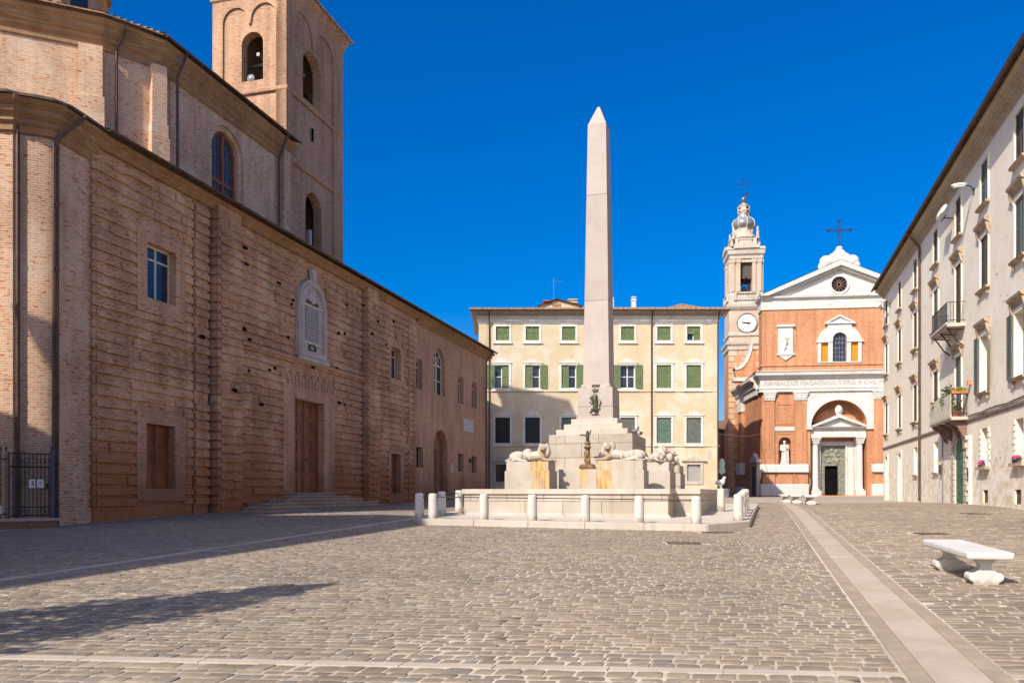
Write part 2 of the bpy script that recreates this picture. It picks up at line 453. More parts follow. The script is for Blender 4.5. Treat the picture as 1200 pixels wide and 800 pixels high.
    def clusters(s):
        par = list(range(len(s.v)))
        def find(i):
            while par[i] != i: par[i] = par[par[i]]; i = par[i]
            return i
        for f in s.f:
            r0 = find(f[0])
            for k in f[1:]: par[find(k)] = r0
        comp = {}
        for i in range(len(s.v)): comp.setdefault(find(i), []).append(i)
        cl = []
        for ids in comp.values():
            lo = [min(s.v[i][k] for i in ids) - .03 for k in range(3)]; hi = [max(s.v[i][k] for i in ids) + .03 for k in range(3)]
            cl.append([set(ids), lo, hi])
        done = False
        while not done:
            done = True
            for a in range(len(cl)):
                for b in range(a + 1, len(cl)):
                    if all(cl[a][1][k] <= cl[b][2][k] and cl[b][1][k] <= cl[a][2][k] for k in range(3)):
                        cl[a][0] |= cl[b][0]; cl[a][1] = [min(p, q) for p, q in zip(cl[a][1], cl[b][1])]; cl[a][2] = [max(p, q) for p, q in zip(cl[a][2], cl[b][2])]
                        cl.pop(b); done = False; break
                if not done: break
        out = []
        for ids, _, _ in cl:
            order = sorted(ids); mp = {v: i for i, v in enumerate(order)}
            m = MB(); m.v = [s.v[i] for i in order]; m.f = [tuple(mp[i] for i in f) for f in s.f if f[0] in ids]; out.append(m)
        return out
    def build(s, name, mat, parent=None, smooth=False, bevel=0.0, loc=None, weld=False, raw=False):
        if name in SPLIT and parent is not None:
            parts = s.clusters()
            if len(parts) > 1:
                for m in parts: o = m._build(name, mat, parent, smooth, bevel, loc, weld, raw)
                return o
        return s._build(name, mat, parent, smooth, bevel, loc, weld, raw)
    def _build(s, name, mat, parent=None, smooth=False, bevel=0.0, loc=None, weld=False, raw=False):
        me = bpy.data.meshes.new(name)
        dz = 0.0
        if parent is not None and loc is None and not raw:
            dz = ROOTZ.get(parent.name, 0.0)
        me.from_pydata([(x, y, z - dz) for x, y, z in s.v], [], s.f)
        bm = bmesh.new(); bm.from_mesh(me)
        if weld: bmesh.ops.remove_doubles(bm, verts=bm.verts, dist=1e-4)
        bmesh.ops.recalc_face_normals(bm, faces=bm.faces)
        bm.to_mesh(me); bm.free()
        me.materials.append(mat)
        o = bpy.data.objects.new(name, me)
        COL.objects.link(o)
        if parent is not None:
            o.parent = parent
            if parent.name in ROOTZ: ROOTZ[o.name] = dz
        if loc is not None: o.location = loc
        if smooth:
            for p in me.polygons: p.use_smooth = True
            if smooth != 'all':
                me.set_sharp_from_angle(angle=R(38))
        if bevel > 0:
            md = o.modifiers.new('bevel', 'BEVEL'); md.width = bevel; md.segments = 2; md.limit_method = 'ANGLE'; md.angle_limit = R(40)
        return o

ROOTZ = {}
def tag(o, label, cat, group=None, kind=None):
    if label: o['label'] = label
    if cat: o['category'] = cat
    if group: o['group'] = group
    if kind: o['kind'] = kind
    return o
def thing(name, label, cat, loc, rotz=0.0, group=None):
    o = bpy.data.objects.new(name, None)
    o.empty_display_size = 0.3
    COL.objects.link(o)
    o.location = loc; o.rotation_euler = (0, 0, rotz)
    ROOTZ[o.name] = loc[2]
    return tag(o, label, cat, group)
def copy_tree(o, parent=None):
    c = o.copy(); COL.objects.link(c)
    if parent is not None: c.parent = parent
    for ch in list(o.children): copy_tree(ch, c)
    return c
def arc(cx, cz, r, a0, a1, n=14):
    return [(cx + r * math.cos(R(a0 + (a1 - a0) * i / n)), cz + r * math.sin(R(a0 + (a1 - a0) * i / n))) for i in range(n + 1)]
def rect(x0, x1, z0, z1): return [(x0, z0), (x1, z0), (x1, z1), (x0, z1)]
def arch(x0, x1, z0, z1, n=14):
    """opening with a half round head whose crown is at z1"""
    r = (x1 - x0) / 2
    return [(x0, z0), (x1, z0)] + arc((x0 + x1) / 2, z1 - r, r, 0, 180, n)
def seg_arch(x0, x1, z0, zs, z1, n=10):
    """opening with a flat segmental head"""
    hw = (x1 - x0) / 2; hh = z1 - zs; r = (hw * hw + hh * hh) / (2 * hh); a = math.degrees(math.asin(hw / r))
    return [(x0, z0), (x1, z0)] + arc((x0 + x1) / 2, z1 - r, r, 90 - a, 90 + a, n)

def sculpt(name, parts, voxel, mat, parent=None, loc=None, smooth=3, decimate=None):
    """one continuous carved figure from overlapping round masses (voxel union)"""
    mb = MB()
    for p in parts:
        if p[0] == 'e':
            b = len(mb.v); mb.ball((0, 0, 0), p[2], 14, 10)
            e = Euler([R(a) for a in (p[3] if len(p) > 3 else (0, 0, 0))])
            mb.xform(Matrix.Translation(p[1]) @ e.to_matrix().to_4x4(), b)
        else:
            pts = p[1]; rs = p[2]
            mb.tube(pts, rs, 10)
            mb.ball(pts[0], rs[0], 10, 6); mb.ball(pts[-1], rs[-1], 10, 6)
    me = bpy.data.meshes.new('tmp'); me.from_pydata(mb.v, [], mb.f)
    o = bpy.data.objects.new('tmp', me); COL.objects.link(o)
    bm = bmesh.new(); bm.from_mesh(me); bmesh.ops.recalc_face_normals(bm, faces=bm.faces); bm.to_mesh(me); bm.free()
    md = o.modifiers.new('r', 'REMESH'); md.mode = 'VOXEL'; md.voxel_size = voxel
    ms = o.modifiers.new('s', 'SMOOTH'); ms.iterations = smooth; ms.factor = 0.5
    dg = bpy.context.evaluated_depsgraph_get(); dg.update()
    new = bpy.data.meshes.new_from_object(o.evaluated_get(dg))
    bpy.data.objects.remove(o); bpy.data.meshes.remove(me)
    new.name = name
    for p in new.polygons: p.use_smooth = True
    new.materials.clear(); new.materials.append(mat)
    r = bpy.data.objects.new(name, new); COL.objects.link(r)
    if parent is not None: r.parent = parent
    if loc is not None: r.location = loc
    return r

def text_mesh(name, body, size, mat, parent, depth=0.01, align='CENTER'):
    cu = bpy.data.curves.new('t', 'FONT'); cu.body = body; cu.size = size; cu.extrude = depth; cu.align_x = align
    o = bpy.data.objects.new('t', cu); COL.objects.link(o)
    dg = bpy.context.evaluated_depsgraph_get(); dg.update()
    me = bpy.data.meshes.new_from_object(o.evaluated_get(dg))
    bpy.data.objects.remove(o); bpy.data.curves.remove(cu)
    me.materials.clear(); me.materials.append(mat)
    r = bpy.data.objects.new(name, me); COL.objects.link(r)
    r.parent = parent
    return r

# ------------------------------------------------------------------ ground
def sstep(t): t = np.clip(t, 0, 1); return t * t * (3 - 2 * t)
def gh(x, y):
    x = np.asarray(x, float); y = np.asarray(y, float)
    b = np.where(y < -10, -0.3, np.where(y < 32, 0.03 * y, 0.96 + 0.009 * (np.minimum(y, 75) - 32)))
    xx = np.clip(x - 5, 0, 17); lat = 0.018 * (xx * xx / (xx + 2.0)) * (1 - sstep((y - 32) / 30.0)) * sstep((y + 10) / 15.0)
    return b + lat
def g(x, y): return float(gh(x, y))

SHU = (1.0, -0.08); SHV = (0.29, 1.0)         # row and joint directions of the paving
SDET = SHU[0] * SHV[1] - SHU[1] * SHV[0]
def uv2xy(u, v): return u * SHU[0] + v * SHV[0], u * SHU[1] + v * SHV[1]
def xy2uv(x, y): return (x * SHV[1] - y * SHV[0]) / SDET, (SHU[0] * y - SHU[1] * x) / SDET

def mat_ground():
    t = NT('stone paving bed', 0.9, 0.2)
    x, y, z = t.xyz()
    u = t.math('MULTIPLY', t.math('SUBTRACT', t.math('MULTIPLY', x, SHV[1]), t.math('MULTIPLY', y, SHV[0])), 1 / SDET)
    v = t.math('MULTIPLY', t.math('SUBTRACT', t.math('MULTIPLY', y, SHU[0]), t.math('MULTIPLY', x, SHU[1])), 1 / SDET)
    br = t.n('ShaderNodeTexBrick', Vector=t.comb(u, v), Color1=(0.37, 0.31, 0.24), Color2=(0.29, 0.24, 0.185), Mortar=(0.4, 0.34, 0.27), Scale=1.0)
    br.inputs['Mortar Size'].default_value = 0.014
    br.inputs['Brick Width'].default_value = 0.34
    br.inputs['Row Height'].default_value = 0.21
    mort = t.mix(t.smooth(t.noise(0.22, 4), 0.4, 0.6), (0.4, 0.335, 0.255), (0.55, 0.48, 0.39))
    mort = t.mix(1.0, mort, t.ramp(t.noise(12, 3), [(0.3, 0.8), (0.7, 1.1)]), 'MULTIPLY')
    f = t.smooth(y, 45.5, 46.5)
    return t.color(t.mix(f, mort, br.outputs['Color']))
M['ground'] = mat_ground()

def mat_cobble():
    t = NT('sandstone setts', 0.82, 0.25)
    rnd = t.n('ShaderNodeNewGeometry').outputs['Random Per Island']
    c = t.ramp(rnd, [(0.0, (0.215, 0.175, 0.132)), (0.2, (0.265, 0.214, 0.158)), (0.4, (0.24, 0.19, 0.138)), (0.6, (0.29, 0.235, 0.173)), (0.76, (0.26, 0.205, 0.15)), (0.87, (0.225, 0.193, 0.157)), (0.95, (0.32, 0.27, 0.21))], 'CONSTANT')
    n = t.noise(9, 5, rough=0.7)
    c = t.mix(1.0, c, t.ramp(n, [(0.3, 0.8), (0.72, 1.12)]), 'MULTIPLY')
    big = t.noise(0.16, 5, rough=.65)
    c = t.mix(1.0, c, t.ramp(big, [(0.33, (0.8, 0.8, 0.8)), (0.5, (1.0, 1.0, 1.0)), (0.68, (1.13, 1.1, 1.06))]), 'MULTIPLY')
    sp = t.noise(1.1, 5, rough=.7)
    c = t.mix(t.math('MULTIPLY', t.smooth(sp, .62, .74), .5), c, (0.17, 0.145, 0.115))
    t.bump(t.noise(28, 4, rough=0.65), 0.5, 0.012)
    return t.color(c)
M['cobble'] = mat_cobble()
M['strip_pink'] = mat_stone('pink white paving slab', (0.39, 0.31, 0.245), (0.45, 0.37, 0.3), (0.3, 0.235, 0.18), big=1.2)
M['strip_white'] = mat_stone('white paving slab', (0.41, 0.345, 0.28), (0.47, 0.4, 0.33), (0.32, 0.26, 0.205), big=1.0)
M['strip_grey'] = mat_stone('grey brown paving slab', (0.29, 0.235, 0.17), (0.35, 0.285, 0.21), (0.23, 0.18, 0.125), big=2.2)

def ground_sheet():
    xs = np.concatenate([np.linspace(-900, -60, 8), np.arange(-50, -22, 2.5), np.arange(-20, 30, 0.5), np.arange(30, 61, 2.5), np.linspace(70, 900, 8)])
    ys = np.concatenate([np.linspace(-300, -20, 6), np.arange(-10, 2, 2.0), np.arange(2, 54, 0.5), np.arange(54, 131, 2.5), np.linspace(140, 1500, 8)])
    X, Y = np.meshgrid(xs, ys)
    Z = gh(X, Y)
    nx, ny = len(xs), len(ys)
    vs = list(zip(X.ravel().tolist(), Y.ravel().tolist(), Z.ravel().tolist()))
    fs = [(j * nx + i, j * nx + i + 1, (j + 1) * nx + i + 1, (j + 1) * nx + i) for j in range(ny - 1) for i in range(nx - 1)]
    mb = MB(); mb.add(vs, fs)
    o = mb.build('plaza_ground', M['ground'], smooth='all')
    tag(o, 'wide sloping town square paved with worn stone setts', None, kind='structure')
ground_sheet()

# fountain frame
FC = (3.6, 33.6); FTH = R(-18)
FE = (math.cos(FTH), math.sin(FTH)); FD = (-math.sin(FTH), math.cos(FTH))
def fw(x, y): return FC[0] + x * FE[0] + y * FD[0], FC[1] + x * FE[1] + y * FD[1]
PLAT = [(-3.75, -9.4), (5.1, -9.4), (6.2, -7.75), (6.2, 6.5), (-4.5, 6.5), (-4.5, -8.3)]
PLATW = [fw(*p) for p in PLAT]
def in_poly(px, py, poly):
    c = np.zeros(np.shape(px), bool); n = len(poly); j = n - 1
    for i in range(n):
        xi, yi = poly[i]; xj, yj = poly[j]
        if yi != yj:
            c ^= ((yi > py) != (yj > py)) & (px < (xj - xi) * (py - yi) / (yj - yi) + xi)
        j = i
    return c

# paving strips: (start xy, dir per y or per x)
BAND_X0 = 3.79 - 0.3 * 6.8      # centre line x = BAND_X0 + .3 y
def band_x(y): return BAND_X0 + 0.3 * y
LSTRIP = -8.2 - 0.293 * 13
def lstrip_x(y): return LSTRIP + 0.293 * y
def front_y(x): return 7.33 - 0.084 * x
COVERS = [(4.13, 19.5, 0.39, 0.3, 0), (5.75, 22.7, 0.42, 0.26, 0), (11.0, 21.3, .36, .36, 0), (16.6, 29.0, .4, .4, 0)]

def strip_along_y(name, xf, w0, w1, y0, y1, zo, mat, label, joints=1.4):
    mb = MB(); y = y0; k = 0
    while y < y1 - 0.01:
        yn = min(y1, y + joints * random.uniform(0.85, 1.15)); gpx = 0.006 if joints > 1 else 0.012
        c = [(xf(y + gpx) + w0, y + gpx), (xf(y + gpx) + w1, y + gpx), (xf(yn - gpx) + w1, yn - gpx), (xf(yn - gpx) + w0, yn - gpx)]
        dz = zo + random.uniform(-0.001, 0.001)
        mb.add([(a, b, g(a, b) + dz) for a, b in c] + [(a, b, g(a, b) - 0.03) for a, b in c], [(0, 1, 2, 3), (0, 4, 5, 1), (1, 5, 6, 2), (2, 6, 7, 3), (3, 7, 4, 0)])
        y = yn; k += 1
    o = mb.build(name, mat)
    tag(o, label, None, kind='structure')
strip_along_y('pink_paving_strip', band_x, -0.245, 0.245, 3, 53, 0.013, M['strip_pink'], 'long pink stone strip running toward the church')
strip_along_y('grey_paving_border', band_x, -0.44, -0.252, 3, 53, 0.012, M['strip_grey'], 'grey border row left of the pink paving strip', 0.55)
strip_along_y('grey_paving_border', band_x, 0.252, 0.44, 3, 53, 0.012, M['strip_grey'], 'grey border row right of the pink paving strip', 0.55)
strip_along_y('white_paving_strip', lstrip_x, -0.11, 0.11, 4, 50, 0.013, M['strip_white'], 'white stone strip in the shade beside the brick palace')
def front_strip():
    mb = MB(); x = -30.0; xe = 3.25 + 0.0
    segs = [(-30, band_x(6.8) - 0.49), (band_x(6.8) + 0.49, 12.5)]
    for a, b in segs:
        x = a
        while x < b - 0.01:
            xn = min(b, x + random.uniform(0.85, 1.2)); q = 0.006
            sh = 0.29 * 0.07
            c = [(x + q - sh, front_y(x) - 0.07), (xn - q - sh, front_y(xn) - 0.07), (xn - q + sh, front_y(xn) + 0.07), (x + q + sh, front_y(x) + 0.07)]
            mb.add([(p, r, g(p, r) + 0.012) for p, r in c] + [(p, r, g(p, r) - 0.03) for p, r in c], [(0, 1, 2, 3), (0, 4, 5, 1), (1, 5, 6, 2), (2, 6, 7, 3), (3, 7, 4, 0)])
            x = xn
    tag(mb.build('white_cross_strip', M['strip_white']), 'narrow white stone strip crossing the foreground paving', None, kind='structure')
front_strip()

def cobbles():
    v = 3.6
    vs_ = 7.33 / SDET * 1.0
    quads = []
    while v < 46.5:
        rowh = RNG.uniform(0.125, 0.185)
        if v < vs_ - .075 and v + rowh > vs_ - .2: rowh = vs_ - .075 - v
        elif vs_ - .08 < v < vs_ + .075: v = vs_ + .075
        ym = v
        left = -0.68 * v - 5.5; right = 0.68 * v + 4
        yl = lambda x: v  # rows are nearly level
        def U(xf):
            y = v
            for _ in range(3): y = v * SHV[1] + SHU[1] * xy2uv(xf(y), y)[0]
            return xy2uv(xf(y), y)[0]
        lim_l = max(U(lambda y: left), U(lambda y: (-13.6 + 0.28 * (y - 26.9)) if y > 16 else -17.0)); lim_r = min(U(lambda y: right), U(lambda y: 10.3 + 0.296 * y))
        c0, c1 = U(lstrip_x) - .125, U(lstrip_x) + .125; d0, d1 = U(band_x) - .455, U(band_x) + .455
        for k, (a, b) in enumerate(((lim_l, min(c0, lim_r)), (max(c1, lim_l), d0), (d1, lim_r))):
            if b - a < .1: continue
            uu = a - (RNG.uniform(0, .2) if a == lim_l else 0)
            while uu < b - .02:
                wd = RNG.uniform(0.15, 0.29) * (1.55 if k == 2 else 1.0)
                if b - uu - wd < .12: wd = b - uu
                quads.append((uu, uu + wd, v, v + rowh)); uu += wd
        v += rowh
    q = np.array(quads)
    cu = (q[:, 0] + q[:, 1]) / 2; cv = (q[:, 2] + q[:, 3]) / 2
    cx = cu * SHU[0] + cv * SHV[0]; cy = cu * SHU[1] + cv * SHV[1]
    bx = BAND_X0 + 0.3 * cy; lx = LSTRIP + 0.293 * cy; fy = 7.33 - 0.084 * cx
    keep = np.ones(len(q), bool)
    keep &= ~in_poly(cx, cy, PLATW)
    for (a, b, hx, hy, _) in COVERS:
        keep &= ~((np.abs(cx - a) < hx + 0.08) & (np.abs(cy - b) < hy + 0.06))
    q = q[keep]; N = len(q); cx = cx[keep]; cy = cy[keep]
    gap = RNG.uniform(0.008, 0.015, (N, 1))
    lowz = np.where((cx < -1)[:, None], 0.85, 1.0)
    gap = gap * lowz
    W = (q[:, 1] - q[:, 0])[:, None]; Hh = (q[:, 3] - q[:, 2])[:, None]
    ch = RNG.uniform(0.008, 0.03, (N, 4))
    def ring(ins):
        u0 = q[:, 0:1] + ins; u1 = q[:, 1:2] - ins; v0 = q[:, 2:3] + ins; v1 = q[:, 3:4] - ins
        c = ch
        U = np.concatenate([u0 + c[:, 0:1], u1 - c[:, 1:2], u1, u1, u1 - c[:, 2:3], u0 + c[:, 3:4], u0, u0], 1)
        V = np.concatenate([v0, v0, v0 + c[:, 1:2], v1 - c[:, 2:3], v1, v1, v1 - c[:, 3:4], v0 + c[:, 0:1]], 1)
        return U, V
    jit = RNG.normal(0, 0.006, (2, N, 8))
    U0, V0 = ring(gap); U1, V1 = ring(gap + RNG.uniform(0.006, 0.012, (N, 1)))
    U0 += jit[0]; V0 += jit[1]; U1 += jit[0]; V1 += jit[1]
    def w(U, V): return U * SHU[0] + V * SHV[0], U * SHU[1] + V * SHV[1]
    X0, Y0 = w(U0, V0); X1, Y1 = w(U1, V1)
    hgt = np.clip(RNG.normal(0.006, 0.003, (N, 1)), .002, .014); tx = RNG.normal(0, 0.014, (N, 1)); ty = RNG.normal(0, 0.016, (N, 1))
    Z0 = gh(X0, Y0) - 0.006
    Z1 = gh(X1, Y1) + hgt + tx * (X1 - cx[:, None]) + ty * (Y1 - cy[:, None])
    Zm = gh(X0, Y0) + hgt - 0.004
    vs = np.empty((N, 24, 3))
    vs[:, 0:8, 0] = X0; vs[:, 0:8, 1] = Y0; vs[:, 0:8, 2] = Z0
    vs[:, 8:16, 0] = X0; vs[:, 8:16, 1] = Y0; vs[:, 8:16, 2] = Zm
    vs[:, 16:24, 0] = X1; vs[:, 16:24, 1] = Y1; vs[:, 16:24, 2] = Z1
    quadf = np.array([[k * 8 + i, k * 8 + (i + 1) % 8, (k + 1) * 8 + (i + 1) % 8, (k + 1) * 8 + i] for k in range(2) for i in range(8)])
    top = np.arange(16, 24)
    me = bpy.data.meshes.new('cobblestones')
    me.vertices.add(N * 24); me.vertices.foreach_set('co', vs.ravel())
    base = (np.arange(N) * 24)[:, None]
    lq = (base[:, :, None] + quadf[None]).reshape(N, 64); lt = base + top[None]
    loops = np.concatenate([lq, lt], 1).ravel()
    me.loops.add(len(loops)); me.loops.foreach_set('vertex_index', loops.astype(np.int32))
    sizes = np.tile(np.array([4] * 16 + [8]), N)
    starts = np.concatenate([[0], np.cumsum(sizes)[:-1]])
    me.polygons.add(len(sizes)); me.polygons.foreach_set('loop_start', starts.astype(np.int32))
    me.polygons.foreach_set('use_smooth', np.ones(len(sizes), bool))
    me.update(calc_edges=True); me.validate()
    me.materials.append(M['cobble'])
    o = bpy.data.objects.new('cobblestones', me); COL.objects.link(o)
    tag(o, 'rows of worn brown stone setts with pale joints covering the square', None, kind='stuff')
    print('setts', N)
cobbles()

def drain(x, y, hx, hy, label):
    t = thing('drain_cover', label, 'drain cover', (x, y, g(x, y)), R(-6), 'iron covers in the paving')
    mb = MB(); mb.slab([(-hx, -hy), (hx, -hy), (hx, hy), (-hx, hy)], [[(-hx + .05, -hy + .05), (hx - .05, -hy + .05), (hx - .05, hy - .05), (-hx + .05, hy - .05)]], -0.01, 0.018, 'z')
    mb.build('cover_frame', M['rust_plate'], t, loc=(0, 0, 0))
    mb = MB()
    n = 9
    for i in range(n):
        a = -hx + 0.06 + (2 * hx - 0.12) * i / n
        mb.box(a, a + (2 * hx - 0.12) / n * 0.62, -hy + 0.05, hy - 0.05, 0.0, 0.014)
    mb.box(-hx + .05, hx - .05, -hy + .05, hy - .05, -0.012, 0.004)
    mb.build('grate', M['rust_plate'], t, loc=(0, 0, 0))
drain(4.13, 19.5, 0.39, 0.3, 'rusty drain cover in the paving, nearest in front of the bollards')
drain(5.75, 22.7, 0.42, 0.26, 'rusty drain cover in the paving close beside the end bollard')
drain(11.0, 21.3, 0.36, 0.36, 'worn iron cover beyond the stone bench, near the grey palace')
drain(16.6, 29.0, 0.4, 0.4, 'worn iron cover far along the right side of the pink strip')

# ------------------------------------------------------------------ shared building pieces
def tiles(mb, x0, x1, ye, ze, yt, zt, pitch=0.23, amp=0.05, seg=6):
    """barrel tile roof slope in the wall frame from the eave (ye,ze) up to (yt,zt)"""
    n = max(1, int((x1 - x0) / pitch)); row = []
    for i in range(n * seg + 1):
        t = (i % seg) / seg
        row.append((x0 + (x1 - x0) * i / (n * seg), amp * abs(math.cos(PI * t)) * 1.6 - 0.03 + (0.012 * math.sin(i * 12.9898) if i % seg == 0 else 0)))
    m = len(row); vs = []
    jag = [random.uniform(-0.03, 0.03) for _ in range(n + 2)]
    for k, (y, z, dz) in enumerate(((ye, ze, -0.07), (ye, ze, 0), ((ye + yt) / 2, (ze + zt) / 2, 0), (yt, zt, 0))):
        for i, (x, h) in enumerate(row):
            vs.append((x, y + (jag[i // seg] if k < 2 else 0), z + (h if k else min(h, 0) + dz)))
    fs = [(k * m + i, k * m + i + 1, (k + 1) * m + i + 1, (k + 1) * m + i) for k in range(3) for i in range(m - 1)]
    return mb.add(vs, fs)

def gutter(x0, x1, y, z, parent, mat, r=0.09):
    mb = MB()
    pr = [(y + r * math.cos(a), z + r * math.sin(a)) for a in [PI + PI * i / 8 for i in range(9)]]
    pr += [(y + (r - .012) * math.cos(a), z + (r - .012) * math.sin(a)) for a in [2 * PI - PI * i / 8 for i in range(9)]]
    mb.prism(pr, x0, x1, 'x')
    return mb.build('gutter', mat, parent, smooth=True)

def downpipe(pts, parent, mat, r=0.055, name='downpipe'):
    mb = MB(); mb.tube(pts, r, 8)
    for a, b in zip(pts[:-1], pts[1:]):
        L = abs(a[2] - b[2])
        if L > 3:
            k = int(L / 2.2)
            for i in range(1, k + 1):
                z = a[2] + (b[2] - a[2]) * i / (k + 1)
                mb.lathe([(r + .015, -0.03), (r + .015, 0.03)], 8, a[0], a[1], z)
    return mb.build(name, mat, parent, smooth=True)

def louver(mb, x0, x1, z0, z1, y0, th=0.035, pitch=0.085, rail=0.07):
    mb.box(x0, x0 + rail, y0, y0 + th, z0, z1); mb.box(x1 - rail, x1, y0, y0 + th, z0, z1)
    zm = (z0 + z1) / 2
    for a in (z0, zm - rail / 2, z1 - rail): mb.box(x0 + rail, x1 - rail, y0, y0 + th, a, a + rail)
    z = z0 + rail
    while z < z1 - rail - pitch * 0.5:
        if not (zm - rail < z + 0.02 < zm + rail * 0.6):
            mb.add([(x0 + rail, y0 + 0.005, z), (x1 - rail, y0 + 0.005, z), (x1 - rail, y0 + th - 0.004, z + pitch * 1.05), (x0 + rail, y0 + th - 0.004, z + pitch * 1.05)], [(0, 1, 2, 3)])
        z += pitch
    mb.box(x0 + rail, x1 - rail, y0 + th - 0.003, y0 + th, z0 + rail, z1 - rail)

def shutter(parent, x0, x1, z0, z1, y0, mat):
    mb = MB(); louver(mb, x0, x1, z0, z1, y0)
    return mb.build('shutter', mat, parent)

def sash(parent, x0, x1, z0, z1, y, mat, mull=1, bars=1, fr=0.07, head=None, poly=None):
    """glazed window: frame part with its pane as sub-part"""
    mb = MB()
    mb.slab(rect(x0, x1, z0, z1), [rect(x0 + fr, x1 - fr, z0 + fr, z1 - fr)], y, y + 0.06)
    for i in range(mull):
        c = x0 + (x1 - x0) * (i + 1) / (mull + 1)
        mb.box(c - fr * 0.6, c + fr * 0.6, y - 0.01, y + 0.05, z0 + fr, z1 - fr)
    for i in range(bars):
        c = z0 + (z1 - z0) * (i + 1) / (bars + 1) if head is None else head
        mb.box(x0 + fr, x1 - fr, y - 0.006, y + 0.045, c - fr * 0.45, c + fr * 0.45)
    o = mb.build('window', mat, parent)
    p = MB(); p.box(x0 + fr * .5, x1 - fr * .5, y + 0.025, y + 0.035, z0 + fr * .5, z1 - fr * .5)
    p.build('pane', M['glass'], o)
    return o

def wainscot_door(parent, x0, x1, z0, z1, y, mat, cols=4, rows=5, name='door', seam=True, knob=True):
    mb = MB(); mb.box(x0, x1, y, y + 0.08, z0, z1)
    cw = (x1 - x0) / cols; rh = (z1 - z0) / rows
    for i in range(cols):
        for j in range(rows):
            a, b = x0 + cw * i + 0.07, x0 + cw * (i + 1) - 0.07; c, d = z0 + rh * j + 0.08, z0 + rh * (j + 1) - 0.08
            mb.slab(rect(a, b, c, d), [rect(a + .05, b - .05, c + .05, d - .05)], y - 0.03, y - 0.001, back=False)
    if seam: mb.box((x0 + x1) / 2 - 0.03, (x0 + x1) / 2 + 0.03, y - 0.045, y, z0, z1)
    o = mb.build(name, mat, parent, bevel=0.008)
    if knob:
        k = MB(); k.ball(((x0 + x1) / 2 + 0.12, y - 0.07, z0 + (z1 - z0) * 0.36), 0.045, 8, 6); k.build('handle', M['iron'], o, smooth=True)
    return o

# ------------------------------------------------------------------ left: long rusticated brick palace
LA = R(74.36)
LO = (-13.9, 26.9)
def lw(x, y, o=LO, a=LA): return o[0] + x * math.cos(a) - y * math.sin(a), o[1] + x * math.sin(a) + y * math.cos(a)

def wall_path(mb, path, z0, z1):
    vs = [(x, y, z) for z in (z0, z1) for x, y in path]; n = len(path)
    return mb.add(vs, [(i, i + 1, n + i + 1, n + i) for i in range(n - 1)])

def courses(mb, x0, x1, y0, z0, z1, blocks, pitch=0.372, hgt=0.262, out=0.105, gaps=(), slots=()):
    """projecting ragged courses between openings; blocks: rects left plain"""
    z = z0; 
    while z + hgt < z1:
        cuts = sorted([(a, b) for a, b, c, d in blocks if z + hgt > c + 0.05 and z < d - 0.05] + [(gx - 0.07, gx + 0.07) for gx in gaps] + list(slots))
        x = x0; spans = []
        for a, b in cuts:
            if a > x: spans.append((x, min(a, x1)))
            x = max(x, b)
        if x < x1: spans.append((x, x1))
        for a, b in spans:
            p = a
            while p < b - 0.02:
                q = min(b, p + random.uniform(0.35, 1.7))
                if b - q < 0.3: q = b
                o = out * random.uniform(0.75, 1.15); za = z + random.uniform(-0.022, 0.022); zb = z + hgt + random.uniform(-0.035, 0.02)
                if random.random() < 0.09: o *= random.uniform(.05, .5)
                # slightly sagging battered face
                mb.add([(p, y0 - o, za), (q, y0 - o, za), (q, y0 - o * 0.86, zb), (p, y0 - o * 0.86, zb), (p, y0, za - .01), (q, y0, za - .01), (q, y0, zb + .012), (p, y0, zb + .012)],
                       [(0, 1, 2, 3), (0, 4, 5, 1), (3, 2, 6, 7), (0, 3, 7, 4), (1, 5, 6, 2)])
                p = q
        z += pitch

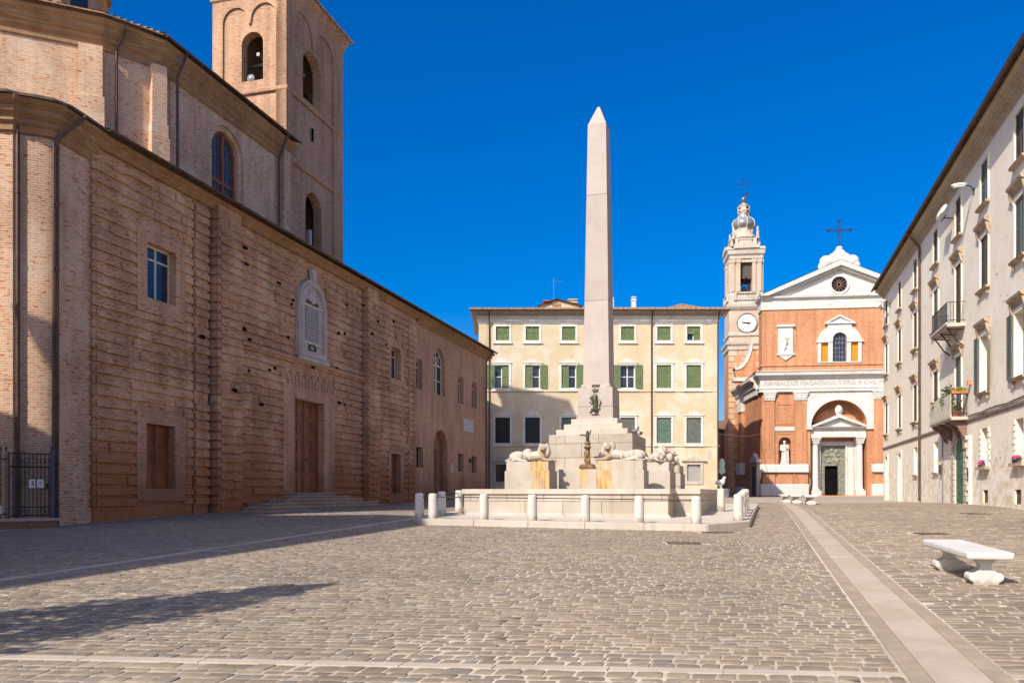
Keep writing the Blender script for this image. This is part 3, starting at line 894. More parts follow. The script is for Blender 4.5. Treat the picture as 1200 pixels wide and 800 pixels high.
def brick_palace():
    t = thing('brick_palace', 'long rusticated brick palace with tall wooden door on the left side of the square', 'palace', (*LO, 0.8), LA)
    EZ = 13.75
    rust_holes = [rect(2.44, 3.98, 8.85, 10.85), rect(2.4, 3.95, 1.95, 4.3), rect(12.5, 15.4, 1.8, 6.35), rect(23.75, 25.2, 8.85, 10.8), rect(23.75, 25.2, 1.75, 4.2)]
    slots = [(5.03, 5.17), (6.04, 6.28), (7.86, 7.98), (19.74, 20.0), (21.47, 21.59), (26.38, 26.52)]
    w = MB()
    w.slab(rect(0, 27.86, 0.2, 13.4), rust_holes + [rect(a, b, 0.9, 13.25) for a, b in slots], 0, 0.45)
    for a, b in slots: w.box(a - .1, b + .1, .3, .44, .8, 13.3)
    w.build('rusticated_wall', M['brick'], t)
    surr = [(1.95, 4.5, 8.3, 11.5), (1.93, 4.5, 1.5, 4.95), (11.5, 16.5, 1.0, 7.75), (23.4, 25.6, 8.5, 11.1), (23.4, 25.6, 1.2, 4.6), (12.55, 15.65, 8.4, 12.9)]
    c = MB()
    courses(c, 0.05, 27.8, 0, 1.35, 13.4, surr + [(6.28, 7.84, 0, 14), (20.0, 21.45, 0, 14)], gaps=(5.1, 26.45), slots=slots)
    courses(c, 6.36, 7.8, -0.32, 1.2, 13.3, [])
    courses(c, 20.05, 21.4, -0.32, 1.2, 13.3, [])
    # toothed near-side returns of the pilasters and the corner
    for x0 in (6.28, 20.0, 0.0):
        z = 1.35
        while z < 12.9:
            c.box(x0 - 0.09, x0 + 0.04, (-0.4 if x0 else -0.07), (-0.01 if x0 else 0.12), z, z + 0.26)
            z += 0.372
    c.build('wall_courses', M['brick'], t)
    p = MB()
    p.box(6.28, 7.84, -0.32, 0, 0.2, 13.5); p.box(20.0, 21.45, -0.32, 0, 0.2, 13.5)
    p.build('pilaster', M['brick'], t)
    s = MB()
    for i, (a, b, c0, d) in enumerate(surr[:5]):
        s.slab(rect(a, b, c0, d - 0.25 if i != 2 else 6.95), [rust_holes[i]], -0.105, 0.003)
    # flat-arch voussoirs over the main door
    for k in range(-6, 7):
        a = k * 4.6; cx = 13.95 + k * 0.30; dx = math.sin(R(a)) * 0.8
        hgt = 7.62 if k % 2 else 7.42
        s.prism([(cx - 0.1, 6.9), (cx + 0.1, 6.9), (cx + 0.12 + dx * .6, hgt), (cx - 0.12 + dx * .6, hgt)], -0.13, 0.0)
    s.build('window_surround', M['brick_smooth'], t)
    # string line under the memorial
    l = MB(); l.sweep([(8.2, -0.06), (19.9, -0.06)], [(0, 8.1), (0.12, 8.16), (0.14, 8.3), (0.04, 8.36), (0, 8.4)])
    l.build('string_course', M['brick_smooth'], t)
    # smooth far part
    far_holes = [rect(28.0, 29.1, 8.75, 10.75), arch(31.15, 33.5, 8.75, 12.1), rect(36.4, 37.6, 8.65, 10.73), rect(39.65, 40.95, 8.65, 10.73),
                 rect(28.0, 29.2, 3.5, 4.85), arch(31.15, 34.05, 1.55, 6.3), rect(36.4, 37.6, 3.45, 4.8), rect(39.65, 40.95, 3.42, 4.75)]
    w = MB(); w.slab(rect(27.86, 43.74, 0.2, 13.6), far_holes, 0.02, 0.5)
    w.build('smooth_wall', M['brick_smooth'], t)
    # far end, back and near rounded end
    e = MB()
    e.box(43.3, 43.74, 0.5, 10.0, 0.2, 13.6)
    e.box(18.0, 43.74, 9.6, 10.0, 0.2, 15.5)
    e.build('end_wall', M['brick_smooth'], t)
    near = [(-4.7, 6.5), (-4.24, 5.15), (-2.65, 1.0), (-2.5, 0.64), (-2.4, 0.62), (-2.28, 0.5)]
    # convex rounded corner
    p0 = Vector((-2.28, 0.5)); p1 = Vector((-1.72, -0.12)); pm = Vector((-1.95, 0.02))
    for i in range(1, 9):
        s_ = i / 8; q = p0 * (1 - s_) ** 2 + pm * 2 * s_ * (1 - s_) + p1 * s_ ** 2; near.append((q.x, q.y))
    near += [(0.0, 0.06)]
    n = MB(); wall_path(n, near, 0.0, 13.3)
    
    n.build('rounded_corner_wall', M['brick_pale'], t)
    # windows and doors
    sash(t, 2.44, 3.98, 8.85, 10.85, 0.2, M['frame_cream'], 1, 1, 0.075, head=10.35)
    d = wainscot_door(t, 2.4, 3.95, 1.95, 4.3, 0.22, M['wood_brown'], 2, 3, 'shutter', knob=False)
    wainscot_door(t, 12.5, 15.4, 1.8, 6.35, 0.28, M['wood_brown'], 4, 5)
    sash(t, 23.75, 25.2, 8.85, 10.8, 0.3, M['frame_cream'], 1, 1, 0.08, head=10.3)
    wainscot_door(t, 23.75, 25.2, 1.75, 4.2, 0.3, M['wood_brown'], 2, 4)
    for (a, b, c0, d) in ((28.0, 29.1, 8.75, 10.75), (36.4, 37.6, 8.65, 10.73), (39.65, 40.95, 8.65, 10.73)):
        sash(t, a, b, c0, d, 0.32, M['frame_cream'], 1, 1, 0.075, head=d - 0.5)
    for (a, b, c0, d) in ((28.0, 29.2, 3.5, 4.85), (36.4, 37.6, 3.45, 4.8), (39.65, 40.95, 3.42, 4.75)):
        sash(t, a, b, c0, d, 0.36, M['wood_dark'], 1, 0, 0.06)
    # arched window
    mb = MB(); A0 = arch(31.15, 33.5, 8.75, 12.1, 16); A1 = arch(31.27, 33.38, 8.87, 11.98, 16)
    mb.slab(A0, [A1], 0.3, 0.37)
    cx = 32.325
    mb.box(cx - .05, cx + .05, 0.29, 0.36, 8.87, 11.98); mb.box(31.27, 33.38, 0.292, 0.36, 10.86, 10.96); mb.box(31.27, 33.38, 0.296, 0.36, 9.8, 9.86)
    for a in (50, 130):
        q = R(a); b0 = len(mb.v); mb.box(0, 1.1, 0.294, 0.35, -0.03, 0.03)
        mb.xform(Matrix.Translation((cx, 0, 10.92)) @ Matrix.Rotation(-q, 4, 'Y'), b0)
    mb.slab(arch(cx - 0.62, cx + 0.62, 10.9, 11.55, 12), [arch(cx - .56, cx + .56, 10.96, 11.48, 12)], 0.294, 0.35)
    o = mb.build('window', M['frame_cream'], t)
    p = MB(); p.slab(A0, [], 0.34, 0.35); p.build('pane', M['glass'], o)
    # arched door
    mb = MB(); mb.slab(arch(31.15, 34.05, 1.55, 6.3), [], 0.42, 0.5)
    for i in range(9):
        a = 31.2 + 0.315 * i; mb.box(a, a + 0.025, 0.405, 0.42, 1.6, 5.0)
    mb.box(31.15, 34.05, 0.37, 0.42, 4.85, 5.0); mb.box(32.56, 32.64, 0.37, 0.42, 1.55, 4.9)
    o = mb.build('door', mat_plain('varnished arched door wood', (0.2, 0.085, 0.03), 0.5, 0.35, 0.3, 2), t)
    k = MB(); k.ball((32.75, 0.36, 3.0), 0.05, 8, 6); k.build('handle', M['iron'], o)
    # cornice all round the near corner, with dentils
    prof = [(0, 12.75), (0.1, 12.8), (0.1, 13.0), (0.2, 13.06), (0.2, 13.2), (0.34, 13.3), (0.34, 13.45), (0.52, 13.55), (0.55, 13.68), (0, 13.72)]
    c = MB(); c.sweep(near[1:] + [(0.12, 0.06)], prof)
    c.sweep([(27.9, 0.02), (44.0, 0.02), (44.0, 5.0)], [(0, 13.0)] + [(o_ * 0.9, z_) for o_, z_ in prof[4:]])
    c.sweep([(0.12, 0.02), (27.9, 0.02)], [(0, 13.28), (0.16, 13.3), (0.3, 13.48), (0.42, 13.58), (0.45, 13.66), (0, 13.69)])
    c.build('cornice', M['brick_cornice'], t)
    r = MB()
    tiles(r, 0.0, 28.2, -0.68, EZ, 4.5, EZ + 1.35)
    tiles(r, 28.2, 44.35, -0.68, EZ - 0.03, 5.0, EZ + 1.4)
    # roof over the rounded end
    pts = near[1:]
    def offs(i, d):
        a = Vector(pts[max(i - 1, 0)]); b = Vector(pts[min(i + 1, len(pts) - 1)]); dd = (b - a).normalized(); return (pts[i][0] + dd.y * d, pts[i][1] - dd.x * d)
    ring0 = [offs(i, 0.66) for i in range(len(pts))]
    vs = [(a, b, EZ - 0.06) for a, b in ring0] + [(a, b, EZ + 0.02) for a, b in ring0] + [(2.5, 6.0, EZ + 1.5)]
    k = len(ring0)
    r.add(vs, [(i, i + 1, k + i + 1, k + i) for i in range(k - 1)] + [(k + i, k + i + 1, 2 * k) for i in range(k - 1)])
    r.add([(0.1, -0.66, EZ), (2.5, 6, EZ + 1.5), (2.5, 4.5, EZ + 1.35), (0.0, 4.5, EZ + 1.35)], [(0, 1, 2), (0, 2, 3)])
    rf = r.build('roof', M['tile_dark'], t)
    b = MB(); b.add([(28.2, 5.0, EZ + 1.37), (44.35, 5.0, EZ + 1.37), (44.35, 10.3, EZ - 0.1), (28.2, 10.3, EZ - 0.1)], [(0, 1, 2, 3)])
    b.prism([(0.0, 13.0), (5.0, EZ + 1.33), (9.9, 13.0)], 43.4, 43.7, 'x')
    b.build('rear_roof', M['tile_dark'], t)
    gutter(-0.1, 44.2, -0.74, EZ - 0.02, t, M['copper'], 0.075)
    # pipes
    downpipe([(-1.2, -0.85, 13.62), (-1.5, -0.62, 13.2), (-1.72, -0.24, 12.75), (-1.72, -0.24, 0.7)], t, M['copper'], 0.065)
    downpipe([(-1.84, -0.24, 12.6), (-1.84, -0.2, 0.75)], t, M['copper'], 0.03)
    downpipe([(-2.42, 0.54, 13.0), (-2.42, 0.54, 0.7)], t, M['copper'], 0.06)
    downpipe([(43.2, -0.7, 13.6), (43.2, -0.1, 12.9), (43.2, -0.1, 1.3)], t, M['copper'], 0.06)
    # missing bricks / putlog holes
    h = MB()
    for _ in range(38):
        x = random.uniform(5.3, 26); z = random.uniform(5.5, 12.6)
        if any(a - .2 < x < b + .2 and c0 - .2 < z < d + .2 for a, b, c0, d in surr): continue
        off = -0.45 if (6.2 < x < 7.9 or 19.9 < x < 21.5) else -0.125
        h.box(x, x + random.uniform(0.14, 0.34), off, off + 0.03, z, z + random.uniform(0.09, 0.16))
    h.build('putlog_hole', M['dark'], t)
    # small fittings by the arched door
    m = MB(); m.box(34.5, 35.1, -0.06, 0.02, 3.35, 3.95); m.build('meter_box', M['pipe_pale'], t, bevel=0.01)
    m = MB(); m.box(38.9, 39.2, -0.12, 0.02, 4.2, 4.5); m.build('wall_lamp', M['iron'], t)
    return t
brick_palace()

def memorial():
    t = thing('wall_memorial', 'tall arched white memorial tablet with wreath on the brick palace wall', 'memorial', (*lw(14.1, -0.09), 8.45), LA)
    H = 8.45
    mb = MB(); mb.slab(arch(-1.35, 1.35, 8.45, 12.35, 18), [arch(-1.02, 1.02, 8.8, 12.0, 18)], -0.14, 0.08)
    mb.slab(arch(-1.2, 1.2, 8.5, 12.2, 18), [arch(-1.06, 1.06, 8.78, 12.03, 18)], -0.19, -0.141)
    mb.prism([(-0.16, 12.3), (0.16, 12.3), (0.24, 12.85), (-0.24, 12.85)], -0.2, 0.0)
    mb.sweep([(-1.45, -0.1), (1.45, -0.1)], [(0, 8.2), (0.14, 8.28), (0.16, 8.43), (0, 8.47)])
    mb.build('frame', M['marble_plaque'], t)
    mb = MB(); mb.slab(arch(-1.03, 1.03, 8.78, 12.01, 18), [], -0.03, 0.02); mb.build('backing', M['marble_plaque'], t)
    mb = MB(); mb.box(-0.62, 0.62, -0.07, -0.029, 9.35, 10.95); mb.build('inscription', M['tablet'], t)
    mb = MB(); mb.box(-1.0, 1.0, -0.1, -0.03, 11.0, 11.1); mb.box(-1.0, 1.0, -0.1, -0.03, 9.15, 9.24)
    mb.build('moulding', M['frame_cream'], t)
    sculpt('portrait_medallion', [('e', (0, -0.05, 11.5 - H), (0.36, 0.06, 0.36)), ('e', (0.02, -0.12, 11.52 - H), (0.17, 0.1, 0.24)), ('e', (0, -0.1, 11.28 - H), (0.2, 0.08, 0.12))], 0.03, M['marble_plaque'], t)
    pr = []
    for i in range(14):
        a = 2 * PI * i / 14 + 0.3
        pr.append(('e', (0.3 * math.cos(a), -0.07, 8.98 - H + 0.16 * math.sin(a)), (0.09, 0.06, 0.06)))
    sculpt('wreath', pr, 0.025, M['bronze'], t)
    pr = [('e', (-0.55 + 0.18 * i, -0.07, 11.12 - H + 0.1), (0.06, 0.05, 0.1 + 0.03 * (i % 2))) for i in range(7)]
    sculpt('garland', pr, 0.025, M['bronze_rust'], t)
memorial()

t = thing('wall_plaque', 'white marble inscription plaque on the smooth far part of the brick palace', 'plaque', (*lw(38.7, 0.0), 6.5), LA)
mb = MB(); mb.slab(rect(-1.3, 1.3, 6.55, 7.6), [rect(-1.2, 1.2, 6.65, 7.5)], -0.06, 0.01); mb.build('plaque_border', M['marble_plaque'], t)
mb = MB(); mb.box(-1.21, 1.21, -0.04, 0.012, 6.64, 7.51); mb.build('plaque_face', M['tablet_white'], t)

def palace_steps():
    t = thing('stone_steps', 'broad worn stone steps below the tall door of the brick palace', 'steps', (*lw(13.8, -0.5), 0.85), LA)
    tiers = [(1.80, 12.1, 16.0, .5), (1.65, 11.0, 17.1, .8), (1.5, 10.2, 17.9, 1.1), (1.34, 8.6, 19.2, 1.4), (1.18, 7.95, 19.8, 1.72), (1.02, 7.3, 20.4, 2.05)]
    for i, (z, a, b, o) in enumerate(tiers):
        mb = MB(); mb.box(a - 13.8, b - 13.8, 0.5 - o, 0.42, z - 0.07, z); mb.box(a - 13.76, b - 13.84, 0.55 - o, 0.42, z - 0.2 - (0.5 if i == 5 else 0), z - .07)
        mb.build('step', M['step_stone'], t, bevel=0.015)
palace_steps()

# fence and gate before the near end
def fence():
    p0 = Vector((-15.6, 23.35)); p1 = Vector((-13.95, 24.75))
    d = p1 - p0; L = d.length; a = math.atan2(d.y, d.x)
    t = thing('iron_fence', 'dark wrought iron fence and gate before the rounded brick corner', 'fence', (p0.x, p0.y, 0.75), a)
    mb = MB(); mb.box(-2.5, L + 0.05, -0.12, 0.5, 0.3, 0.95); mb.build('plinth', M['brick_dark'], t)
    mb = MB(); mb.box(-2.55, L + 0.1, -0.16, 0.5, 0.95, 1.03); mb.build('plinth_cap', M['strip_white'], t, bevel=0.01)
    gx = 0.95                      # the gate starts here
    mb = MB()
    x = -2.5
    while x < gx - 0.06:
        mb.box(x - .011, x + .011, -.011, .011, 1.03, 3.05); mb.lathe([(0.02, 0), (0.028, 0.04), (0.001, 0.14)], 6, x, 0, 3.05); x += 0.13
    for z in (1.16, 2.78): mb.box(-2.5, gx, -.016, .016, z, z + .035)
    mb.build('railing', M['iron'], t)
    mb = MB(); mb.box(L - .13, L - .01, -.06, .06, 1.03, 3.1); mb.ball((L - .07, 0, 3.18), .07, 8, 6); mb.box(gx - .03, gx + .03, -.03, .03, 1.03, 3.0)
    mb.build('gate_post', M['iron_blue'], t)
    mb = MB(); x = gx + 0.1
    while x < L - 0.15:
        mb.box(x - .011, x + .011, -.011, .011, 1.1, 2.95); x += 0.105
    for z in (1.1, 1.35, 2.55, 2.95): mb.box(gx + .04, L - .14, -.018, .018, z, z + .04)
    for i in range(7):
        cx = gx + 0.15 + i * (L - gx - 0.35) / 6
        mb.tube([(cx + .055 * math.cos(q * PI / 5), 0, 2.75 + .07 * math.sin(q * PI / 5)) for q in range(11)], .009, 5)
        mb.tube([(cx + .055 * math.cos(q * PI / 5), 0, 1.24 + .06 * math.sin(q * PI / 5)) for q in range(11)], .009, 5)
    gt = mb.build('gate', M['iron'], t)
    mb = MB(); mb.box(L - .24, L - .17, -.06, .04, 1.9, 2.08); mb.build('lock', M['iron'], gt)
    def notice(x, z, wd, hg, mat, label, lines, ink):
        n = thing('notice', label, 'notice', (*[p0.x + math.cos(a) * x + math.sin(a) * 0.03, p0.y + math.sin(a) * x - math.cos(a) * 0.03], z), a, 'notices on the fence')
        m = MB(); m.box(-wd / 2, wd / 2, -.008, .0, z, z + hg); m.build('sheet', mat, n)
        m = MB()
        for (a0, b0, c0, d0) in lines: m.box(a0 * wd / 2, b0 * wd / 2, -.011, -.0075, z + c0 * hg, z + d0 * hg)
        m.build('print', ink, n)
    notice(L - 0.62, 1.95, .16, .25, M['sign_white'], 'white notice with dark bar, left of the pair on the gate', [(-.1, .5, .2, .85)], M['ink'])
    notice(L - 0.4, 1.95, .18, .25, M['sign_white'], 'white notice with small dark emblem, right of the pair on the gate', [(-.3, .3, .5, .75), (-.6, .6, .2, .25)], M['ink'])
    notice(0.5, 2.25, .22, .34, M['sign_blue'], 'blue enamel sign on the fence left of the gate', [(-.4, .4, .3, .38), (-.12, .12, .38, .8), (-.6, .6, .8, .86)], M['sign_white'])
    notice(0.62, 1.18, .3, .24, M['sign_white'], 'white notice low on the fence near its stone base', [(-.7, .7, .35, .5), (-.5, .5, .6, .72)], M['ink'])
fence()

# ------------------------------------------------------------------ cathedral nave behind, with apse and lantern
NO = (LO[0] - 3.95 * math.sin(LA), LO[1] + 3.95 * math.cos(LA))
def cathedral():
    t = thing('cathedral', 'tall pale brick cathedral nave rising behind the rusticated palace', 'church', (*NO, 0.8), LA)
    NE = 21.6
    # plan (local; world points less the offset): apse faces then nave wall
    A = [(1.2, 9.0), (2.2, 5.9), (3.65, 3.99), (5.95, 1.12), (7.85, -0.1), (18.4, 0.0)]
    # nave wall with its window
    wh = seg_arch(11.9, 14.0, 15.6, 18.9, 19.75)
    mb = MB(); mb.box(7.9, 8.9, 0.05, .6, 8, 21); mb.slab([(8.75, 8), (18.4, 8), (18.4, 21.0), (8.75, 21.0)], [seg_arch(11.55, 14.35, 15.5, 19.0, 20.0)], 0, 0.12)
    mb.slab([(8.75, 8), (18.4, 8), (18.4, 21.0), (8.75, 21.0)], [wh], 0.12, 0.7)
    mb.build('nave_wall', M['brick_pale'], t)
    mb = MB(); wall_path(mb, A[:5], 8, 21.0); mb.build('apse_wall', M['brick_pale'], t)
    mb = MB(); mb.box(18.0, 18.4, 0.7, 12, 8, 21.0); mb.box(1.2, 18.4, 12, 12.4, 8, 22); mb.build('end_wall', M['brick_pale'], t)
    # buttress strips, stepped and battered
    mb = MB()
    d = (Vector(A[3]) - Vector(A[2])).normalized(); nrm = Vector((d.y, -d.x))
    def strip(p, d, w, outs):
        n_ = Vector((d.y, -d.x))
        for (z0, z1, wd, o) in outs:
            q = [p - d * wd / 2 - n_ * 0.1, p + d * wd / 2 - n_ * 0.1, p + d * wd / 2 + n_ * o, p - d * wd / 2 + n_ * o]
            mb.prism([(v.x, v.y) for v in q], z0, z1, 'z')
    strip(Vector(A[3]) - d * 0.42, d, 0.9, [(8, 15.8, 1.35, .55), (15.8, 16.6, 1.2, .48), (16.6, 18.2, 1.05, .4), (18.2, 20.35, 0.9, 0.3)])
    d2 = (Vector(A[4]) - Vector(A[3])).normalized()
    strip(Vector(A[4]) - d2 * 0.05, d2, 0.7, [(8, 17.2, .75, .5), (17.2, 17.8, .7, .42), (17.8, 20.35, .62, .34)])
    mb.box(17.75, 18.42, -0.3, 0.05, 8, 20.9)
    mb.build('buttress', M['brick_pale'], t)
    mb = MB()
    prof = [(0, 20.3), (0.08, 20.35), (0.08, 20.6), (0.2, 20.7), (0.2, 20.85), (0.36, 20.98), (0.36, 21.15), (0.52, 21.3), (0.55, 21.42), (0, 21.48)]
    mb.sweep(A + [(18.4, 3.0)], prof)
    x = 9.2
    while x < 18.3: mb.box(x, x + .17, -.33, -.19, 20.86, 21.08); x += .4
    mb.build('cornice', M['brick_cornice'], t)
    r = MB(); tiles(r, 7.5, 18.95, -0.72, NE, 6.0, NE + 2.0)
    rf = r.build('roof', M['tile_dark'], t)
    r = MB()
    def out(i, d):
        a = Vector(A[max(i - 1, 0)]); b = Vector(A[min(i + 1, 4)]); dd = (b - a).normalized(); return Vector((A[i][0] + dd.y * d, A[i][1] - dd.x * d))
    ap = Vector((8.7, 6.0))
    pr = [out(i, .68) for i in range(5)]
    for i in range(4):
        p, q = pr[i], pr[i + 1]; n = max(3, int((q - p).length / 0.24)); dd = (q - p) / n
        for k in range(n):
            u0, u1 = p + dd * (k + .08), p + dd * (k + .92); um = (u0 + u1) / 2
            s0 = um + (ap - um) * 0.5
            w_ = (q - p).normalized() * ((q - p).length / n * 0.42)
            e0, e1 = um - w_, um + w_; f0, f1 = s0 - w_ * .5, s0 + w_ * .5
            za, zb = NE, NE + 1.0
            r.add([(e0.x, e0.y, za - .04), (um.x, um.y, za + .05), (e1.x, e1.y, za - .04), (f1.x, f1.y, zb - .03), (s0.x, s0.y, zb + .05), (f0.x, f0.y, zb - .03)], [(0, 1, 4, 5), (1, 2, 3, 4)])
        r.add([(p.x, p.y, NE - .08), (q.x, q.y, NE - .08), (q.x, q.y, NE - .02), (p.x, p.y, NE - .02), (ap.x, ap.y, NE + 2.0)], [(0, 1, 2, 3), (3, 2, 4)])
    r.build('apse_roof', M['tile'], t)
    r = MB(); r.add([(8.6, 6.0, NE + 2.0), (18.95, 6, NE + 2.0), (18.95, 12.6, NE - .1), (8.6, 12.6, NE - .1)], [(0, 1, 2, 3)])
    r.prism([(0.0, 20.9), (6.0, NE + 1.95), (12.3, 20.9)], 18.05, 18.38, 'x')
    r.build('rear_roof', M['tile_dark'], t)
    gutter(7.6, 18.7, -0.74, NE - .03, t, M['copper'], .075)
    # wooden window with leaded panes
    mb = MB(); mb.slab(wh, [seg_arch(12.06, 13.84, 15.76, 18.76, 19.58)], 0.3, 0.4)
    mb.box(12.86, 13.04, .25, .38, 15.6, 19.7); mb.box(12.0, 13.9, .26, .38, 17.12, 17.3)
    o = mb.build('window', M['wood_brown'], t)
    mb = MB(); mb.slab(wh, [], .36, .37); mb.build('pane', M['lead_glass'], o)
    mb = MB()
    for x in (12.3, 12.6, 13.3, 13.6): mb.box(x - .008, x + .008, .345, .36, 15.7, 19.6)
    for z in (16.1, 16.5, 16.85, 17.6, 18.0, 18.4, 18.8): mb.box(12.0, 13.9, .346, .36, z - .008, z + .008)
    mb.build('lead_grid', M['iron'], o)
    downpipe([(17.45, -.74, 21.5), (17.45, -.14, 20.2), (17.45, -.14, 14.2)], t, M['copper'], .06)
    downpipe([(6.3, 0.25, 21.3), (6.3, 0.72, 20.5), (6.3, 0.72, 14.2)], t, M['copper'], .06)
    downpipe([(8.9, -.8, 21.45), (8.62, -.48, 20.3), (8.62, -.5, 14.0)], t, M['copper'], .06)
    # octagonal lantern over the crossing
    L = Vector((14.3, 12.4))
    mb = MB()
    mb.lathe([(2.8, 20), (2.8, 29.4), (3.0, 29.5), (3.1, 29.7), (3.1, 29.9)], 8, L.x, L.y, 0, rot=R(12))
    mb.build('lantern_drum', M['brick_tower'], t)
    mb = MB(); mb.lathe([(3.2, 29.9), (2.7, 31.2), (1.9, 32.2), (0.9, 32.8), (0.001, 33.0)], 24, L.x, L.y, 0)
    mb.build('dome', M['tile'], t, smooth=True)
    mb = MB()
    for k in range(8):
        a = R(12 + 22.5 + 45 * k); c = Vector((L.x + 2.6 * math.cos(a), L.y + 2.6 * math.sin(a))); tdir = Vector((-math.sin(a), math.cos(a)))
        q = [c - tdir * .5 - Vector((math.cos(a), math.sin(a))) * .1, c + tdir * .5 - Vector((math.cos(a), math.sin(a))) * .1, c + tdir * .5 + Vector((math.cos(a), math.sin(a))) * .03, c - tdir * .5 + Vector((math.cos(a), math.sin(a))) * .03]
        mb.prism([(v.x, v.y) for v in q], 25.4, 28.9, 'z')
    mb.build('lantern_window', M['glass'], t)
cathedral()

# ------------------------------------------------------------------ brick bell tower
TO = (-13.2, 47.5)
def bell_tower():
    t = thing('bell_tower', 'square brick bell tower with arched belfry openings behind the cathedral', 'tower', (*TO, 0.9), LA)
    W, D, TZ = 5.04, 7.02, 31.75
    side_holes = [arch(2.04, 4.25, 25.95, 29.2, 14), arch(2.34, 4.36, 17.1, 20.5, 14)]
    sp = [arch(0.85, 3.3, 18.6, 30.45, 16)]
    # belfry panels: shallow recess with two blind arches in the head
    def panel(x0, x1, zb, zs):
        xm = (x0 + x1) / 2; r = (xm - x0) / 2 - 0.06
        pts = [(x0, zb), (x1, zb), (x1, zs)]
        pts += arc(x1 - r, zs, r, 0, 180, 10)[1:]
        pts += [(xm + .06, zs - .25), (xm - .06, zs - .25)]
        pts += arc(x0 + r, zs, r, 0, 180, 10)
        return pts[:-1] + [(x0, zs)]
    mb = MB()
    mb.slab(rect(0, D, 0.3, TZ), [panel(0.62, 5.75, 14.0, 29.6)], 0, 0.12, back=False)
    mb.slab([(0, .3), (D, .3), (D, TZ), (0, TZ)], side_holes, 0.12, 0.7)
    b0 = len(mb.v)
    f = MB()
    f.slab(rect(0, W, 0.3, TZ), [panel(0.71, 4.33, 14.0, 29.9)], 0, 0.12, back=False)
    f.slab([(0, .3), (W - .1, .3), (W - .1, TZ), (0, TZ)], [arch(1.93, 3.39, 26.3, 29.2, 14)], 0.12, 0.7)
    # front local frame: X from left to right = -Y of tower, depth = +X of tower
    mat = Matrix(((0, 1, 0, 0), (-1, 0, 0, W), (0, 0, 1, 0), (0, 0, 0, 1)))
    f.xform(mat); mb.add(f.v, f.f)
    mb.box(0.72, D - .01, W - .6, W, 0.3, TZ); mb.box(D - .6, D, 0.72, W - .61, 0.3, TZ)
    mb.build('tower_wall', M['brick_tower'], t)
    mb = MB()
    mb.sweep([(0.02, W + .02), (0.02, -0.0), (D, 0.0), (D, W)], [(0, 25.45), (0.05, 25.5), (0.07, 25.66), (0, 25.72)])
    mb.sweep([(0.02, W + .02), (0.02, -0.0), (D, 0.0), (D, W)], [(0, 21.4), (0.05, 21.45), (0.07, 21.6), (0, 21.66)])
    mb.sweep([(0, 0), (D, 0), (D, W), (0, W)], [(0, 31.2), (.1, 31.3), (.1, 31.5), (.25, 31.65), (.25, 31.85), (.42, 32.0), (0, 32.06)], closed=True)
    mb.build('cornice', M['brick_tower'], t)
    mb = MB(); mb.box(0.7, D - .6, .7, W - .6, 25.6, 25.9); mb.build('belfry_floor', M['wood_dark'], t)
    mb = MB(); e = .5
    mb.add([(-e, -e, 32.05), (D + e, -e, 32.05), (D + e, W + e, 32.05), (-e, W + e, 32.05), (D / 2 - 1, W / 2, 33.4), (D / 2 + 1, W / 2, 33.4), (-e, -e, 31.97), (D + e, -e, 31.97), (D + e, W + e, 31.97), (-e, W + e, 31.97)],
           [(0, 1, 5, 4), (1, 2, 5), (2, 3, 4, 5), (3, 0, 4), (6, 7, 1, 0), (7, 8, 2, 1), (8, 9, 3, 2), (9, 6, 0, 3), (6, 9, 8, 7)])
    for i in range(30):
        x = -e + (D + 2 * e) * i / 29; mb.ball((x, -e - .02, 32.03), (.1, .08, .05), 6, 4)
    mb.build('roof', M['tile'], t)
    for (x, y, s, z) in ((3.4, 2.6, 1.0, 27.1), (1.6, 2.35, .62, 26.25), (3.3, 1.1, .6, 26.2)):
        mb = MB(); mb.lathe([(0.001, .75), (.22, .72), (.3, .55), (.34, .3), (.42, .1), (.52, 0), (.48, .0), (.3, .2)], 18, x, y, z)
        mb.xform(Matrix.Translation((x, y, z)) @ Matrix.Scale(s, 4) @ Matrix.Translation((-x, -y, -z)))
        b = mb.build('bell', M['bell'], t, smooth=True)
    mb = MB(); mb.box(.75, D - .65, 2.3, 2.5, 28.1, 28.3); mb.box(1.5, 1.7, .75, W - .65, 27.9, 28.05); mb.box(3.2, 3.4, .75, W - .65, 27.9, 28.08)
    mb.build('bell_beam', M['lead'], t)
    mb = MB(); mb.lathe([(.18, .1), (.24, 0), (.27, .02), (.27, .1), (.12, .2), (.001, .22)], 20, 0, 0, 0)
    mb.xform(Matrix.Translation((.6, 2.75, 26.65)) @ Matrix.Rotation(R(-90), 4, 'Y'))
    mb.build('floodlight', M['lead'], t, smooth=True)
    mb = MB(); mb.box(3.1, 3.35, .25, .5, 17.3, 18.2); mb.build('niche_panel', M['marble_plaque'], t)
    mb = MB(); mb.box(2.9, 3.1, -.02, .02, 23.6, 24.4); mb.build('slit', M['dark'], t)
bell_tower()

